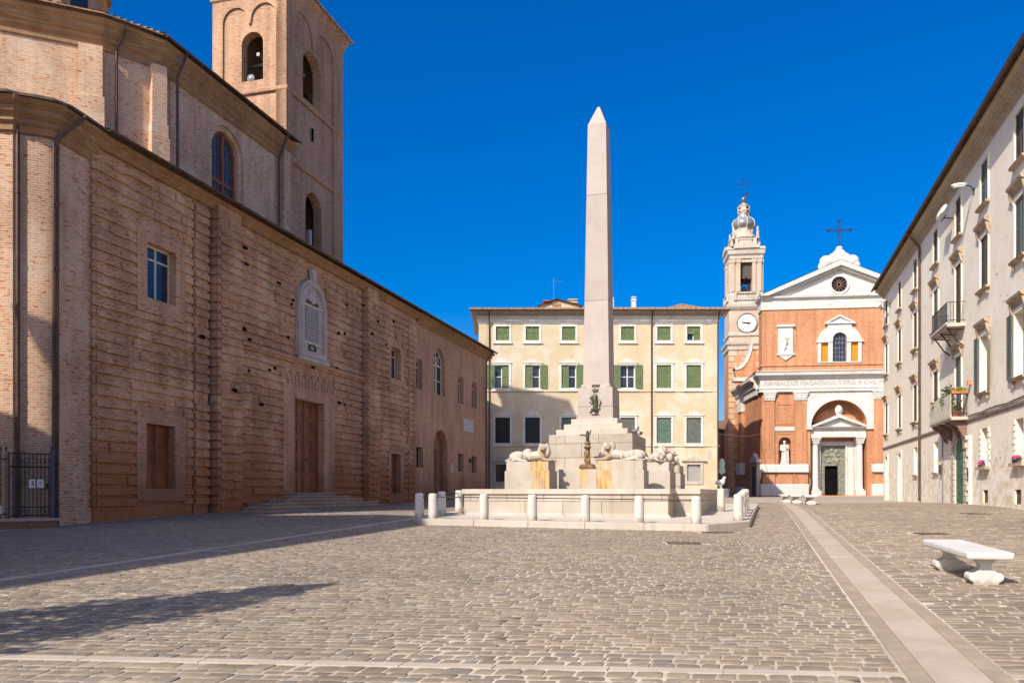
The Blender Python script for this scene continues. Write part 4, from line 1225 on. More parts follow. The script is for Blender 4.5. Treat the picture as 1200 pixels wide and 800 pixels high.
# ------------------------------------------------------------------ cream palace closing the square
def cream_palace():
    YO = (-3.08, 75.0)
    t = thing('cream_palace', 'cream plastered palace with green shutters behind the obelisk fountain', 'palace', (*YO, 1.3), 0)
    def X(p): return (p - 561) / 12.667
    def Z(p): return 1.8 + (577 - p) / 12.667
    Wd = X(842)
    top = [589, 624, 666.5, 701, 735.5, 778, 813]
    holes = []; jobs = []
    for i, p in enumerate(top):
        cx = X(p)
        holes.append(rect(cx - .62, cx + .62, Z(398.8), Z(382.5))); jobs.append(('top', i, cx, Z(398.8), Z(382.5)))
        mx = cx + (-.1 if i == 0 else 0)
        holes.append(rect(mx - .68, mx + .68, Z(454.6), Z(427.6))); jobs.append(('mid', i, mx, Z(454.6), Z(427.6)))
        holes.append(rect(cx - .68, cx + .68, Z(519), Z(489))); jobs.append(('low', i, cx, Z(519), Z(489)))
        if i != 3:
            holes.append(rect(cx - .62, cx + .62, Z(564), Z(544))); jobs.append(('ground', i, cx, Z(564), Z(544)))
    dx = X(701); holes.append(arch(dx - 1.2, dx + 1.2, 1.2, 5.2))
    mb = MB(); mb.slab(rect(0, Wd, 0.5, 18.3), holes, 0, .45); mb.build('front_wall', M['plaster_yellow'], t)
    mb = MB(); mb.box(0, .45, .45, 10, .5, 18.3); mb.box(Wd - .45, Wd, .45, 10, .5, 18.3); mb.box(.45, Wd - .45, 9.6, 10, .5, 18.3); mb.build('side_wall', M['plaster_yellow'], t)
    # string courses, cornice, corner strips
    mb = MB()
    for z, h, o in ((Z(457.5), .16, .07), (Z(521.5), .16, .07)):
        mb.sweep([(-.0, 6), (0, 0), (Wd, 0), (Wd, 6)], [(0, z - h), (o, z - h * .7), (o, z), (0, z + .02)])
    mb.build('string_course', M['plaster_yellow'], t)
    mb = MB(); mb.box(X(763.5) + .12, X(763.5) + .3, -.03, .0, .6, 17.4); mb.box(0.0, .75, -.035, -.0, .6, 17.4); mb.box(Wd - .6, Wd, -.035, 0, .6, 17.4); mb.build('wall_strip', M['plaster_yellow'], t)
    mb = MB(); mb.sweep([(0, 6), (0, 0), (Wd, 0), (Wd, 6)], [(0, 17.4), (.1, 17.45), (.1, 17.95), (.18, 18.0), (.18, 18.12), (0, 18.14)])
    mb.build('cornice', M['white_trim'], t)
    mb = MB(); mb.sweep([(0, 10), (0, 0), (Wd, 0), (Wd, 10)], [(0, 18.12), (.3, 18.16), (.72, 18.42), (.78, 18.52), (0, 18.56)])
    mb.build('eave_board', mat_plain('grey brown eave boards', (0.3, 0.25, 0.2), .9, .1, .2, 3), t)
    r = MB(); tiles(r, -.85, Wd + .85, -.9, 18.62, 5.0, 19.85, pitch=.26, amp=.1); r.build('roof', M['tile'], t)
    r = MB(); r.add([(-.85, 5, 19.83), (Wd + .85, 5, 19.83), (Wd + .85, 10.7, 18.5), (-.85, 10.7, 18.5)], [(0, 1, 2, 3)]); r.prism([(-.4, 18.3), (5, 19.75), (10.2, 18.3)], .02, .4, 'x'); r.prism([(-.4, 18.3), (5, 19.75), (10.2, 18.3)], Wd - .4, Wd - .02, 'x'); r.build('rear_roof', M['tile'], t)
    for kind, i, cx, z0, z1 in jobs:
        hw = .62 if kind in ('top', 'ground') else .68
        s = MB(); fr = .2
        if kind != 'ground':
            s.slab(rect(cx - hw - fr, cx + hw + fr, z0 - fr, z1 + fr), [rect(cx - hw, cx + hw, z0, z1)], -.055, .004)
            s.box(cx - hw - fr - .08, cx + hw + fr + .08, -.13, -.0, z0 - fr - .1, z0 - fr + .002)
        if kind in ('mid', 'low'):
            pr = [(-.95, 0), (-.8, .08), (-.5, .1), (-.42, .3), (-.28, .36), (-.2, .24), (-.1, .26), (0, .5), (.1, .26), (.2, .24), (.28, .36), (.42, .3), (.5, .1), (.8, .08), (.95, 0)]
            s.prism([(cx + a, z1 + fr + b) for a, b in pr], -.11, .0)
            s.box(cx - hw - fr - .05, cx + hw + fr + .05, -.12, -.056, z1 + fr - .03, z1 + fr + .05)
        if kind == 'ground':
            s.slab(rect(cx - hw - .25, cx + hw + .25, z0 - .25, z1 + .25), [rect(cx - hw, cx + hw, z0, z1)], -.07, .004)
            s.box(cx - 1.15, cx + 1.15, -.2, -.0, z1 + .3, z1 + .42)
            s.prism([(cx - .95, z1 + .42), (cx + .95, z1 + .42), (cx + .5, z1 + .6), (cx + .22, z1 + .64), (cx, z1 + .9), (cx - .22, z1 + .64), (cx - .5, z1 + .6)], -.16, -.01)
        s.build('window_surround', M['white_trim'] if kind != 'ground' else M['limestone_plain'], t)
        if kind == 'ground':
            o = sash(t, cx - hw, cx + hw, z0, z1, .3, M['wood_dark'], 1, 0, .06)
            gm = MB(); k = 9
            for q in range(-k, k * 2):
                for sg in (1, -1):
                    xa, za, xb, zb = (q / k) * 1.24, 0.0, (q / k) * 1.24 + sg * (z1 - z0), z1 - z0
                    # clip diagonal to the opening
                    pts = []
                    for u in range(41):
                        xx = xa + (xb - xa) * u / 40; zz = zb * u / 40
                        if 0 <= xx <= 1.24: pts.append((xx, zz))
                    if len(pts) > 2: gm.tube([(cx - hw + pts[0][0], .12, z0 + pts[0][1]), (cx - hw + pts[-1][0], .12, z0 + pts[-1][1])], .014, 4)
            gm.build('window_grille', M['frame_white'] if i == 6 else M['iron'], t)
        else:
            gl = sash(t, cx - hw, cx + hw, z0, z1, .26, M['frame_white'], 1, 1 if kind != 'top' else 0, .07)
            g_, tl, gr, sh = M['shutter_green'], M['shutter_teal'], M['shutter_grey'], M['shutter_shade']
            mt = g_
            if kind == 'low': mt = {0: sh, 1: sh, 2: tl, 3: tl, 4: gr, 5: tl, 6: gr}[i]
            yc = .06
            closedL = closedR = True; openL = openR = False
            if kind == 'mid':
                if i == 0: closedL, openL = False, True
                elif i in (1, 2): closedR, openR = False, True
                elif i == 4: closedL = closedR = False; openL = openR = True
            if kind == 'top' and i == 6:
                shutter(t, cx, cx + hw, z0, z1, yc, mt); shutter(t, cx - hw, cx, z0 + .62, z1, yc, mt); continue
            if kind == 'mid' and i == 0:
                shutter(t, cx - hw - .68, cx - hw - .02, z0, z1, -.1, mt); shutter(t, cx + .06, cx + hw, z0, z1, yc, mt); continue
            if closedL: shutter(t, cx - hw, cx - (.005 if kind != 'mid' or i > 2 else .0), z0, z1, yc, mt)
            if closedR: shutter(t, cx + .005, cx + hw, z0, z1, yc, mt)
            if openL: shutter(t, cx - hw - .68, cx - hw - .02, z0, z1, -.1, mt)
            if openR: shutter(t, cx + hw + .02, cx + hw + .68, z0, z1, -.1, mt)
    mb = MB(); mb.slab(arch(dx - 1.2, dx + 1.2, 1.2, 5.2), [], .3, .36); mb.build('door', M['wood_brown'], t)
    mb = MB(); mb.slab(arch(dx - 1.5, dx + 1.5, 1.2, 5.5), [arch(dx - 1.2, dx + 1.2, 1.19, 5.2)], -.08, .004); mb.build('portal', M['limestone_plain'], t)
    for p in (573.5, 763.5, 841.0):
        downpipe([(X(p), -.75, 18.5), (X(p), -.09, 17.2), (X(p), -.09, 1.3)], t, M['copper'], .065)
    gutter(-.8, Wd + .8, -.98, 18.52, t, M['copper'], .08)
    mb = MB(); mb.box(X(829), X(834.5), -.03, .0, Z(537), Z(528)); mb.build('house_plaque', M['marble_plaque'], t)
    # roof furniture
    def chimney(x, y, w_, z0, z1, mat):
        m = MB(); m.box(x - w_ / 2, x + w_ / 2, y - w_ / 2, y + w_ / 2, z0, z1); m.box(x - w_ * .65, x + w_ * .65, y - w_ * .65, y + w_ * .65, z1, z1 + .12)
        m.box(x - w_ * .4, x + w_ * .4, y - w_ * .4, y + w_ * .4, z1 + .12, z1 + .3); m.box(x - w_ * .6, x + w_ * .6, y - w_ * .6, y + w_ * .6, z1 + .3, z1 + .38); m.build('chimney', mat, t)
    chimney(X(675), 4.5, .75, 19.2, 20.3, M['plaster_yellow']); chimney(X(645), 4.5, .9, 19.2, 20.15, M['brick_dark']); chimney(X(752), 5, .4, 19.2, 20.7, M['white_trim']); chimney(X(725), 5, .3, 19.2, 20.6, M['white_trim'])
    m = MB(); m.prism([(X(634), 19.6), (X(684), 19.6), (X(684), 20.0), (X(655), 20.55), (X(634), 20.0)], 4.0, 7.5); m.build('dormer', M['plaster_yellow'], t)
    m = MB(); m.add([(X(655), 3.7, 20.65), (X(632), 3.7, 19.98), (X(632), 7.6, 19.98), (X(655), 7.6, 20.65), (X(687), 3.7, 19.98), (X(687), 7.6, 19.98)], [(0, 1, 2, 3), (0, 3, 5, 4)]); m.box(X(655) - .4, X(655) + .4, 3.94, 4.02, 19.95, 20.2); m.build('dormer_roof', M['tile'], t)
    m = MB(); m.prism([(X(800), 19.8), (X(842), 19.9), (X(842), 20.1), (X(812), 20.5), (X(795), 20.1)], 5.2, 9); m.build('roof_ridge', M['tile'], t)
    m = MB(); ax = X(653)
    m.tube([(ax, 6.5, 20.4), (ax, 6.5, 23.3)], .025, 5); m.tube([(ax - .1, 6.5, 23.0), (ax + .85, 6.5, 23.0)], .018, 4)
    for k in range(5): m.tube([(ax + .1 + .17 * k, 6.3, 23.0), (ax + .1 + .17 * k, 6.7, 23.0)], .012, 4)
    m.build('antenna', M['lead'], t)
cream_palace()

# ------------------------------------------------------------------ orange brick church
CHZ = 89.0
CHO = ((983.5 - 600) / 950 * CHZ, CHZ)
CA = R(-7)
def church():
    CS = 1.1; CHO2 = (CHO[0] * CS, CHO[1] * CS)
    t = thing('orange_church', 'orange brick church with white pediment, arched portal and bronze door at the far right', 'church', (*CHO2, 1.4), CA)
    t.scale = (CS, CS, CS); t.location.z = 1.8 + CS * (1.4 - 1.8)
    B, Wt = M['brick_orange'], M['white_church']
    HW = 8.23
    # upper front
    up = [arch(-.73, .75, 16.15, 19.35, 14), rect(-1.95, -1.2, 16.15, 18.25), rect(1.2, 1.95, 16.15, 18.25)]
    mb = MB(); mb.slab(rect(-HW, HW, 13, 22.1), up, 0, .6); mb.box(-HW, -HW + .6, .61, 2.0, 13, 22.1); mb.box(HW - .6, HW, .61, 2.0, 13, 22.1); mb.box(-5.6, -5.0, 2.0, 30, 13, 24.0); mb.box(5.0, 5.6, 2.0, 30, 13, 24.0); mb.box(-HW + .6, HW - .6, 1.4, 2.0, 13, 22.1); mb.build('upper_wall', B, t)
    # lower front, with niche and portal recess
    sp = 9.0
    big = [(-3.05, 1.2), (2.95, 1.2), (2.95, sp)] + arc(-.05, sp, 3.0, 0, 180, 22)[1:]
    nich = arch(-6.45, -5.1, 4.95, 7.95, 12)
    nichR = arch(5.1, 6.45, 4.95, 7.95, 12)
    mb = MB(); mb.slab(rect(-HW, HW, .6, 12.95), [big, nich, nichR], 0, 1.6, back=False)
    mb.build('lower_wall', B, t)
    mb = MB(); mb.slab(rect(-3.3, 3.2, .6, 12.4), [rect(-1.75, 1.55, 1.0, 7.1)], 1.55, 1.9)
    mb.build('portal_recess', B, t)
    mb = MB()
    for n_ in (nich, nichR): mb.slab(n_, [], .75, .8)
    mb.build('niche_back', B, t)
    # inner arch rib above portal pediment
    mb = MB(); mb.slab(arc(-.05, 8.7, 2.55, 8, 172, 18), [], 1.3, 1.54)
    mb.build('tympanum', B, t)
    # white arch surround
    mb = MB()
    outer = rect(-3.5, 3.6, 8.95, 12.95)
    inner = [(-3.02, 8.94), (2.92, 8.94), (2.92, sp)] + arc(-.05, sp, 2.97, 0, 180, 22)[1:]
    mb.slab(outer, [inner], -.12, .004)
    mb.slab([(-3.42, 9.0)] + [(-3.02, 9.0)] + arc(-.05, sp, 2.97, 180, 0, 22)[1:-1] + [(2.92, 9.0), (3.32, 9.0)] + arc(-.05, sp, 3.37, 0, 180, 22)[1:-1], [], -.2, -.121)
    mb.box(-3.5, -2.9, -.22, .0, 8.75, 8.97); mb.box(2.8, 3.6, -.22, .0, 8.75, 8.97)
    mb.build('arch_surround', Wt, t)
    # plinths
    mb = MB()
    for a, b, o in ((-HW - .25, -4.0, .0), (-HW - .2, -6.85, .18), (-4.95, -3.35, .18), (3.35, HW + .25, 0), (3.45, 5.0, .18)):
        mb.box(a, b, -.35 - o, .0, 1.2, 2.6); mb.prism([(-.35 - o, 2.6), (0, 2.6), (0, 2.75), (-.2 - o, 2.75)], a, b, 'x')
        mb.prism([(-.32 - o, 4.15), (-.32 - o, 4.3), (-.12 - o, 4.95), (0, 4.95), (0, 4.15)], a, b, 'x')
        mb.box(a, b, -.46 - o, 0, 4.05, 4.16)
    mb.build('plinth', Wt, t)
    mb = MB()
    for a, b, o in ((-HW, -4.0, .0), (-HW, -6.9, .16), (-4.9, -3.4, .16), (3.4, HW, 0), (3.5, 4.95, .16)): mb.box(a, b, -.22 - o, .0, 2.75, 4.05)
    mb.build('pedestal', B, t)
    # pilasters and capitals
    mb = MB(); cp = MB()
    for a, b in ((-7.95, -6.92), (-4.78, -3.5), (3.6, 4.7), (6.92, 7.95)):
        mb.box(a, b, -.2, .0, 4.95, 12.1)
        c = (a + b) / 2; hw = (b - a) / 2
        cp.box(a - .05, b + .05, -.28, -.0, 12.0, 12.12)
        cp.frustum(c, -.1, 12.12, hw, .16, 12.78, hw + .18, .28); cp.box(a - .22, b + .22, -.42, -.0, 12.78, 12.9)
        for q in (-1, 0, 1): 
            cp.ball((c + q * hw * .85, -.3, 12.62), (.15, .1, .15), 8, 6); cp.ball((c + q * hw * .6, -.28, 12.3), (.13, .09, .16), 8, 6)
    mb.build('pilaster', B, t); cp.build('capital', Wt, t)
    # panel frames in the side bays
    mb = MB()
    for s in (-1, 1):
        a, b = sorted((s * 6.8, s * 4.9))
        mb.slab(rect(a, b, 9.35, 11.7), [rect(a + .2, b - .2, 9.55, 11.5)], -.06, .004)
        mb.slab(rect(a + .05, b - .05, 5.0, 8.4), [rect(a + .17, b - .17, 4.99, 8.28)], -.05, .004)
    mb.build('panel_moulding', B, t)
    mb = MB()
    for s in (-1, 1):
        a, b = sorted((s * 7.0, s * 4.5)); mb.box(a + .1, b - .1, -.1, .0, 8.62, 9.08)
    mb.build('tablet', Wt, t)
    # entablature with inscription
    back = [(-HW - .9, 12.0), (-HW, 12.0)]
    path = [(-HW - .1, 14), (-HW - .05, 0), (HW + .05, 0), (HW + .1, 14)]
    mb = MB(); mb.sweep(path, [(0, 12.9), (.3, 12.92), (.3, 13.2), (.36, 13.25), (.36, 13.4), (.22, 13.46), (.22, 14.25), (.3, 14.3), (.45, 14.45), (.5, 14.6), (.75, 14.7), (.8, 15.0), (.9, 15.1), (0, 15.3)])
    mb.build('entablature', Wt, t)
    tx = text_mesh('inscription', 'RAMBALDUS MAGAGNINIUS EPUS A CHIL M', .72, mat_plain('faded inscription', (.36, .32, .29), .8, .2, .1, 4), t, .006)
    wd = max(v.co.x for v in tx.data.vertices) - min(v.co.x for v in tx.data.vertices)
    for v in tx.data.vertices: v.co.x *= 12.5 / wd; v.co.y *= .95
    tx.rotation_euler = (R(90), 0, 0); tx.location = (-1.72, -.236, 13.62 - 1.4)
    mb = MB(); mb.sweep([(-HW, 2.0), (-HW, 0), (HW, 0), (HW, 2.0)], [(0, 15.75), (.12, 15.8), (.12, 15.98), (0, 16.04)]); mb.build('string_course', B, t)
    # three-part window
    mb = MB()
    prof = [(-2.3, 16.05), (-2.3, 18.3), (-2.45, 18.35), (-2.45, 18.55), (-2.3, 18.6)] + [(-2.3 + .95 * (1 - math.cos(R(90 * i / 6))) * 1.0, 18.6 + 1.35 * math.sin(R(90 * i / 6)) ** 1.6 * .9) for i in range(1, 7)] + [(-1.2, 20.2), (-1.5, 20.25), (-1.5, 20.4), (0, 21.15)]
    prof = prof + [(-x, z) for x, z in prof[:-1]][::-1]
    mb.slab(prof, up, -.18, .004)
    mb.slab([(-1.62, 20.3), (1.62, 20.3), (1.62, 20.42), (0, 21.3), (-1.62, 20.42)], [[(-1.2, 20.45), (1.2, 20.45), (0, 21.08)]], -.34, -.181)
    mb.box(-2.5, -.74, -.26, -.18, 18.3, 18.5); mb.box(.76, 2.5, -.26, -.18, 18.3, 18.5)
    mb.slab(arch(-.95, .97, 18.3, 19.6, 14), [arch(-.73, .75, 18.29, 19.35, 14)], -.25, -.181)
    mb.build('window_surround', Wt, t)
    mb = MB(); mb.slab(up[0], [arch(-.66, .68, 16.22, 19.28, 14)], .1, .18)
    for x in (-.33, .01, .35): mb.box(x - .025, x + .025, .09, .17, 16.2, 19.2)
    for z in (16.7, 17.2, 17.7, 18.2, 18.7): mb.box(-.7, .72, .094, .17, z - .025, z + .025)
    o = mb.build('window', M['lead'], t)
    mb = MB(); mb.slab(up[0], [], .14, .15); mb.build('pane', M['glass'], o)
    for a, b in ((-1.95, -1.2), (1.2, 1.95)):
        mb = MB(); mb.box(a, b, .1, .16, 16.15, 18.25)
        for q in range(1, 3): mb.box(a, b, .085, .1, 16.15 + q * .7, 16.19 + q * .7)
        mb.build('shutter', M['orange_board'], t)
    # relief panel with coat of arms
    for s in (-1, 1):
        c = s * 5.72
        mb = MB(); mb.box(c - .8, c + .8, -.12, .0, 17.15, 20.1); mb.box(c - .95, c + .95, -.28, -.0, 20.1, 20.35); mb.box(c - .95, c + .95, -.22, -.0, 16.98, 17.15)
        mb.prism([(c - .85, 16.98), (c + .85, 16.98), (c, 16.4)], -.14, .0); mb.build('relief_panel', Wt, t)
        sculpt('coat_of_arms', [('t', [(c - .15, -.13, 17.6 - 1.4), (c + .05, -.15, 18.4 - 1.4), (c - .1, -.13, 19.1 - 1.4)], [.12, .2, .14]), ('t', [(c, -.13, 18.7 - 1.4), (c + .4, -.13, 18.9 - 1.4)], [.1, .06]), ('t', [(c, -.13, 18.3 - 1.4), (c - .4, -.13, 18.6 - 1.4)], [.09, .06]), ('t', [(c + .05, -.13, 17.9 - 1.4), (c + .35, -.13, 17.5 - 1.4)], [.12, .06])], .05, Wt, t)
    # white frieze, pediment
    path2 = [(-HW, 2.0), (-HW, 0), (HW, 0), (HW, 2.0)]
    mb = MB(); mb.sweep(path2, [(0, 22.0), (.12, 22.02), (.12, 22.95), (.2, 23.05), (.24, 23.15), (.42, 23.25), (.46, 23.45), (0, 23.5)]); mb.build('upper_frieze', Wt, t)
    mb = MB()
    ap = 27.15; hw = HW + .42
    mb.slab([(-HW, 23.45), (HW, 23.45), (0, 26.85)], [[(.85 * math.cos(R(a)) , 24.65 + .85 * math.sin(R(a))) for a in range(0, 360, 15)]], 0, .5)
    mb.build('pediment', Wt, t)
    mb = MB()
    for s in (-1, 1):
        mb.prism([(s * hw, 23.48), (s * (hw - 1.0), 23.48), (0, ap - .55), (0, ap)], -.75, .55)
        mb.prism([(s * (hw - .9), 23.49), (s * (hw - 1.6), 23.49), (0, ap - .82), (0, ap - .56)], -.42, .0)
    mb.build('raking_cornice', Wt, t)
    mb = MB()
    for s in (-1, 1): mb.add([(s * hw, -.7, 23.56), (0, -.7, ap + .06), (0, 2.2, ap + .06), (s * hw, 2.2, 23.56)], [(0, 1, 2, 3)]); mb.add([(s * 6.0, 2.1, 24.0), (0, 2.1, 26.7), (0, 30, 26.7), (s * 6.0, 30, 24.0)], [(0, 1, 2, 3)])
    mb.build('roof', M['tile'], t)
    mb = MB(); mb.lathe([(.85, -.1), (1.08, -.1), (1.08, .12), (.85, .12), (.85, -.1)], 28)
    mb.xform(Matrix.Translation((0, 0, 24.65)) @ Matrix.Rotation(R(90), 4, 'X')); o = mb.build('oculus', Wt, t, smooth=True)
    mb = MB(); mb.lathe([(.001, .2), (.84, .2)], 28); mb.xform(Matrix.Translation((0, 0, 24.65)) @ Matrix.Rotation(R(90), 4, 'X') @ Matrix.Translation((0, 0, -.4))); mb.build('pane', M['glass'], o)
    mb = MB()
    for k in range(12):
        a = R(30 * k); mb.tube([(.18 * math.cos(a), .12, 24.65 + .18 * math.sin(a)), (.84 * math.cos(a), .12, 24.65 + .84 * math.sin(a))], .035, 5)
    mb.tube([(.2 * math.cos(R(q)), .12, 24.65 + .2 * math.sin(R(q))) for q in range(0, 361, 30)], .035, 5)
    mb.build('rose_tracery', M['brick_dark'], o)
    # crowning block and iron cross
    pr = [('e', (0, 0, 27.3 - 1.4), (1.5, .35, .6)), ('e', (-1.35, 0, 27.2 - 1.4), (.75, .38, .65)), ('e', (1.35, 0, 27.2 - 1.4), (.75, .38, .65)), ('e', (0, 0, 27.9 - 1.4), (.75, .35, .6)), ('e', (0, 0, 28.5 - 1.4), (.38, .3, .35)),
          ('e', (-1.75, 0, 26.6 - 1.4), (.5, .35, .6)), ('e', (1.75, 0, 26.6 - 1.4), (.5, .35, .6)), ('e', (-.75, 0, 27.75 - 1.4), (.35, .3, .3)), ('e', (.75, 0, 27.75 - 1.4), (.35, .3, .3))]
    sculpt('crowning_ornament', pr, .06, Wt, t)
    mb = MB(); mb.tube([(0, 0, 28.7), (0, 0, 31.6)], .05, 6); mb.tube([(-.16, 0, 28.9), (-.16, 0, 31.2)], .02, 4); mb.tube([(.16, 0, 28.9), (.16, 0, 31.2)], .02, 4)
    mb.tube([(-1.2, 0, 30.6), (1.2, 0, 30.6)], .05, 6); mb.tube([(-1.1, 0, 30.45), (1.1, 0, 30.45)], .02, 4)
    for (x, z) in ((-1.2, 30.6), (1.2, 30.6), (0, 31.6)):
        for k in range(3):
            a = R(120 * k + 30); mb.ball((x + .13 * math.cos(a), 0, z + .13 * math.sin(a)), .1, 7, 5)
    mb.tube([(.35 * math.cos(R(q)), 0, 30.6 + .35 * math.sin(R(q))) for q in range(0, 361, 30)], .025, 5)
    mb.build('roof_cross', M['iron'], t)
    # portal
    mb = MB()
    for a in (-2.72, 1.98):
        c = a + .37
        mb.lathe([(.46, 1.3), (.46, 2.05), (.5, 2.05), (.5, 2.15), (.38, 2.25), (.36, 2.3), (.31, 7.0), (.3, 7.1), (.36, 7.15), (.36, 7.2)], 18, c, .75)
        mb.box(c - .52, c + .52, .25, 1.27, 1.15, 2.04)
        mb.frustum(c, .75, 7.2, .33, .33, 7.8, .5, .5); mb.box(c - .54, c + .54, .2, 1.3, 7.8, 7.92)
        for q in (-1, 1): mb.ball((c + q * .34, .38, 7.62), .14, 8, 6); 
        mb.box(c - .4, c + .4, 1.25, 1.54, 1.2, 7.9)
    mb.build('column', Wt, t, smooth=True)
    mb = MB()
    mb.box(-2.95, 2.9, .2, 1.54, 7.92, 8.3); mb.box(-2.95, 2.9, .28, 1.54, 8.3, 8.75)
    mb.prism([(.2, 8.75), (.0, 8.9), (-.12, 9.05), (1.54, 9.05), (1.54, 8.75)], -3.0, 2.95, 'x')
    mb.build('portal_entablature', Wt, t)
    mb = MB(); mb.slab([(-2.7, 9.05), (2.65, 9.05), (-.02, 10.0)], [], .35, 1.2)
    for s in (-1, 1): mb.prism([(-.02 + s * 3.15, 9.06), (-.02 + s * 2.6, 9.06), (-.02, 10.05), (-.02, 10.4)], -.15, 1.3)
    mb.build('portal_pediment', Wt, t)
    sculpt('medallion', [('e', (-.02, .1, 10.85 - 1.4), (.42, .16, .58)), ('e', (-.02, -.02, 10.85 - 1.4), (.24, .14, .36)), ('e', (-.02, .1, 10.3 - 1.4), (.3, .15, .2))], .05, Wt, t)
    mb = MB(); mb.slab(rect(-2.1, 1.9, 1.2, 7.5), [rect(-1.67, 1.0, 1.19, 7.06)], 1.3, 1.56); mb.slab(rect(-1.85, 1.2, 1.2, 7.25), [rect(-1.67, 1.0, 1.19, 7.06)], 1.2, 1.299); mb.build('door_frame', Wt, t)
    mb = MB(); mb.slab(rect(-1.67, 1.0, 1.5, 7.06), [rect(-1.15, .32, 1.49, 4.8)], 1.5, 1.62)
    for q in range(7):
        mb.slab(rect(-1.62, -1.2, 1.6 + q * .75, 2.2 + q * .75), [rect(-1.55, -1.27, 1.67 + q * .75, 2.13 + q * .75)], 1.46, 1.5); mb.slab(rect(.45, .95, 1.6 + q * .75, 2.2 + q * .75), [rect(.52, .88, 1.67 + q * .75, 2.13 + q * .75)], 1.46, 1.5)
    dr = mb.build('door', M['bronze_door'], t)
    pr = [('e', (random.uniform(-1.1, .4), 1.48, random.uniform(5.0, 6.9) - 1.4), (random.uniform(.1, .25), .1, random.uniform(.1, .28))) for _ in range(22)]
    sculpt('door_relief', pr, .05, M['bronze_door'], dr)
    mb = MB(); mb.box(-1.2, .4, 2.2, 6, 1.5, 4.9); mb.box(-1.15, .32, 1.85, 1.9, 1.5, 4.8); mb.build('dark_interior', M['dark'], t)
    # steps
    for i, (z, o, a) in enumerate(((1.5, 1.4, -8.6), (1.36, 2.0, -9.6), (1.22, 2.6, -10.2))):
        mb = MB(); mb.box(a, 9.0, -o, .0 if i else 1.5, z - .7, z); mb.build('step', M['brick_orange'], t, bevel=.01)
    # left side wall, receding, with its own cornice and small door
    sw = [(-9.2, 13.0), (-8.75, 8.0), (-8.6, 4.0), (-HW, .02)]
    mb = MB(); wall_path(mb, sw, .5, 14.6); mb.add([(x, y, 14.6) for x, y in sw] + [(HW, 13, 14.6), (HW, .7, 14.6)], [tuple(range(6))]); mb.build('side_wall', B, t)
    mb = MB(); mb.sweep(sw[:3] + [(-8.4, 1.2)], [(0, 12.7), (.25, 12.8), (.25, 13.4), (.45, 13.6), (.5, 14.2), (.95, 14.4), (1.0, 14.7), (0, 14.9)])
    mb.build('side_cornice', Wt, t)
    mb = MB()
    a, b = Vector(sw[0]), Vector(sw[1])
    def sbox(mb, s0, s1, o0, o1, z0, z1, seg=1):
        p, q = Vector(sw[seg]), Vector(sw[seg + 1]); d = (q - p).normalized(); n_ = Vector((d.y, -d.x))
        A_, B_ = p + d * s0, p + d * s1
        mb.prism([(v.x, v.y) for v in (A_ + n_ * o0, B_ + n_ * o0, B_ + n_ * o1, A_ + n_ * o1)], z0, z1, 'z')
    sbox(mb, 3.2, 4.6, 0, .4, 4.2, 12.0, 0); mb.build('side_pilaster', B, t)
    mb = MB(); sbox(mb, 3.05, 4.75, 0, .62, 1, 2.5, 0); sbox(mb, 3.05, 4.75, 0, .62, 4.0, 5.4, 0); sbox(mb, 3.1, 4.7, 0, .55, 11.6, 12.7, 0); mb.build('side_plinth', Wt, t)
    mb = MB(); sbox(mb, .6, 3.2, 0, .35, 1.2, 5.2, 2); sbox(mb, .4, 3.4, 0, .5, 5.2, 5.5, 2)
    p, q = Vector(sw[2]), Vector(sw[3]); d = (q - p).normalized(); n_ = Vector((d.y, -d.x))
    vs = []
    for o_ in (0, .45):
        for s0, z in ((.5, 5.5), (3.3, 5.5), (1.9, 6.3)): v = p + d * s0 + n_ * o_; vs.append((v.x, v.y, z))
    mb.add(vs, [(0, 1, 2), (3, 5, 4), (0, 3, 4, 1), (1, 4, 5, 2), (2, 5, 3, 0)])
    mb.build('side_door_frame', Wt, t)
    mb = MB(); sbox(mb, 1.1, 2.75, .3, .38, 1.2, 4.8, 2); mb.build('side_door', M['wood_dark'], t)
    # scroll buttress above the side cornice
    pts = [(-8.2, 15.2), (-8.2, 19.8)] + [(-8.2 - 2.0 * (1 - math.cos(R(6.0 * i * 2.5))), 19.8 - 3.5 * math.sin(R(6.0 * i * 2.5))) for i in range(1, 7)] + [(-10.25, 16.1), (-10.1, 15.2)]
    mb = MB(); mb.prism(pts, 6.0, 7.4); mb.build('scroll_buttress', B, t)
    mb = MB(); cap = pts[1:-2]
    n = len(cap); vs = [(x, 5.9, z) for x, z in cap] + [(x, 7.5, z) for x, z in cap] + [(x - .18, 5.9, z + .3) for x, z in cap] + [(x - .18, 7.5, z + .3) for x, z in cap]
    fs = []
    for i in range(n - 1): fs += [(i, i + 1, 2 * n + i + 1, 2 * n + i), (2 * n + i, 2 * n + i + 1, 3 * n + i + 1, 3 * n + i), (n + i, 3 * n + i, 3 * n + i + 1, n + i + 1), (i, n + i, n + i + 1, i + 1)]
    mb.add(vs, fs); mb.box(-10.5, -8.0, 5.8, 7.5, 15.0, 15.45); mb.build('buttress_coping', Wt, t)
    # statue
    s = thing('saint_statue', 'white stone statue of a robed saint standing in the church niche', 'statue', (CS * (CHO[0] + math.cos(CA) * -5.78 - math.sin(CA) * .25), CS * (CHO[1] + math.sin(CA) * -5.78 + math.cos(CA) * .25), 1.8 + CS * (4.95 - 1.8)), CA)
    s.scale = (CS, CS, CS)
    mb = MB(); mb.box(-.45, .45, -.35, .3, 0, .3); mb.build('base', Wt, s, loc=(0, 0, 0), bevel=.03)
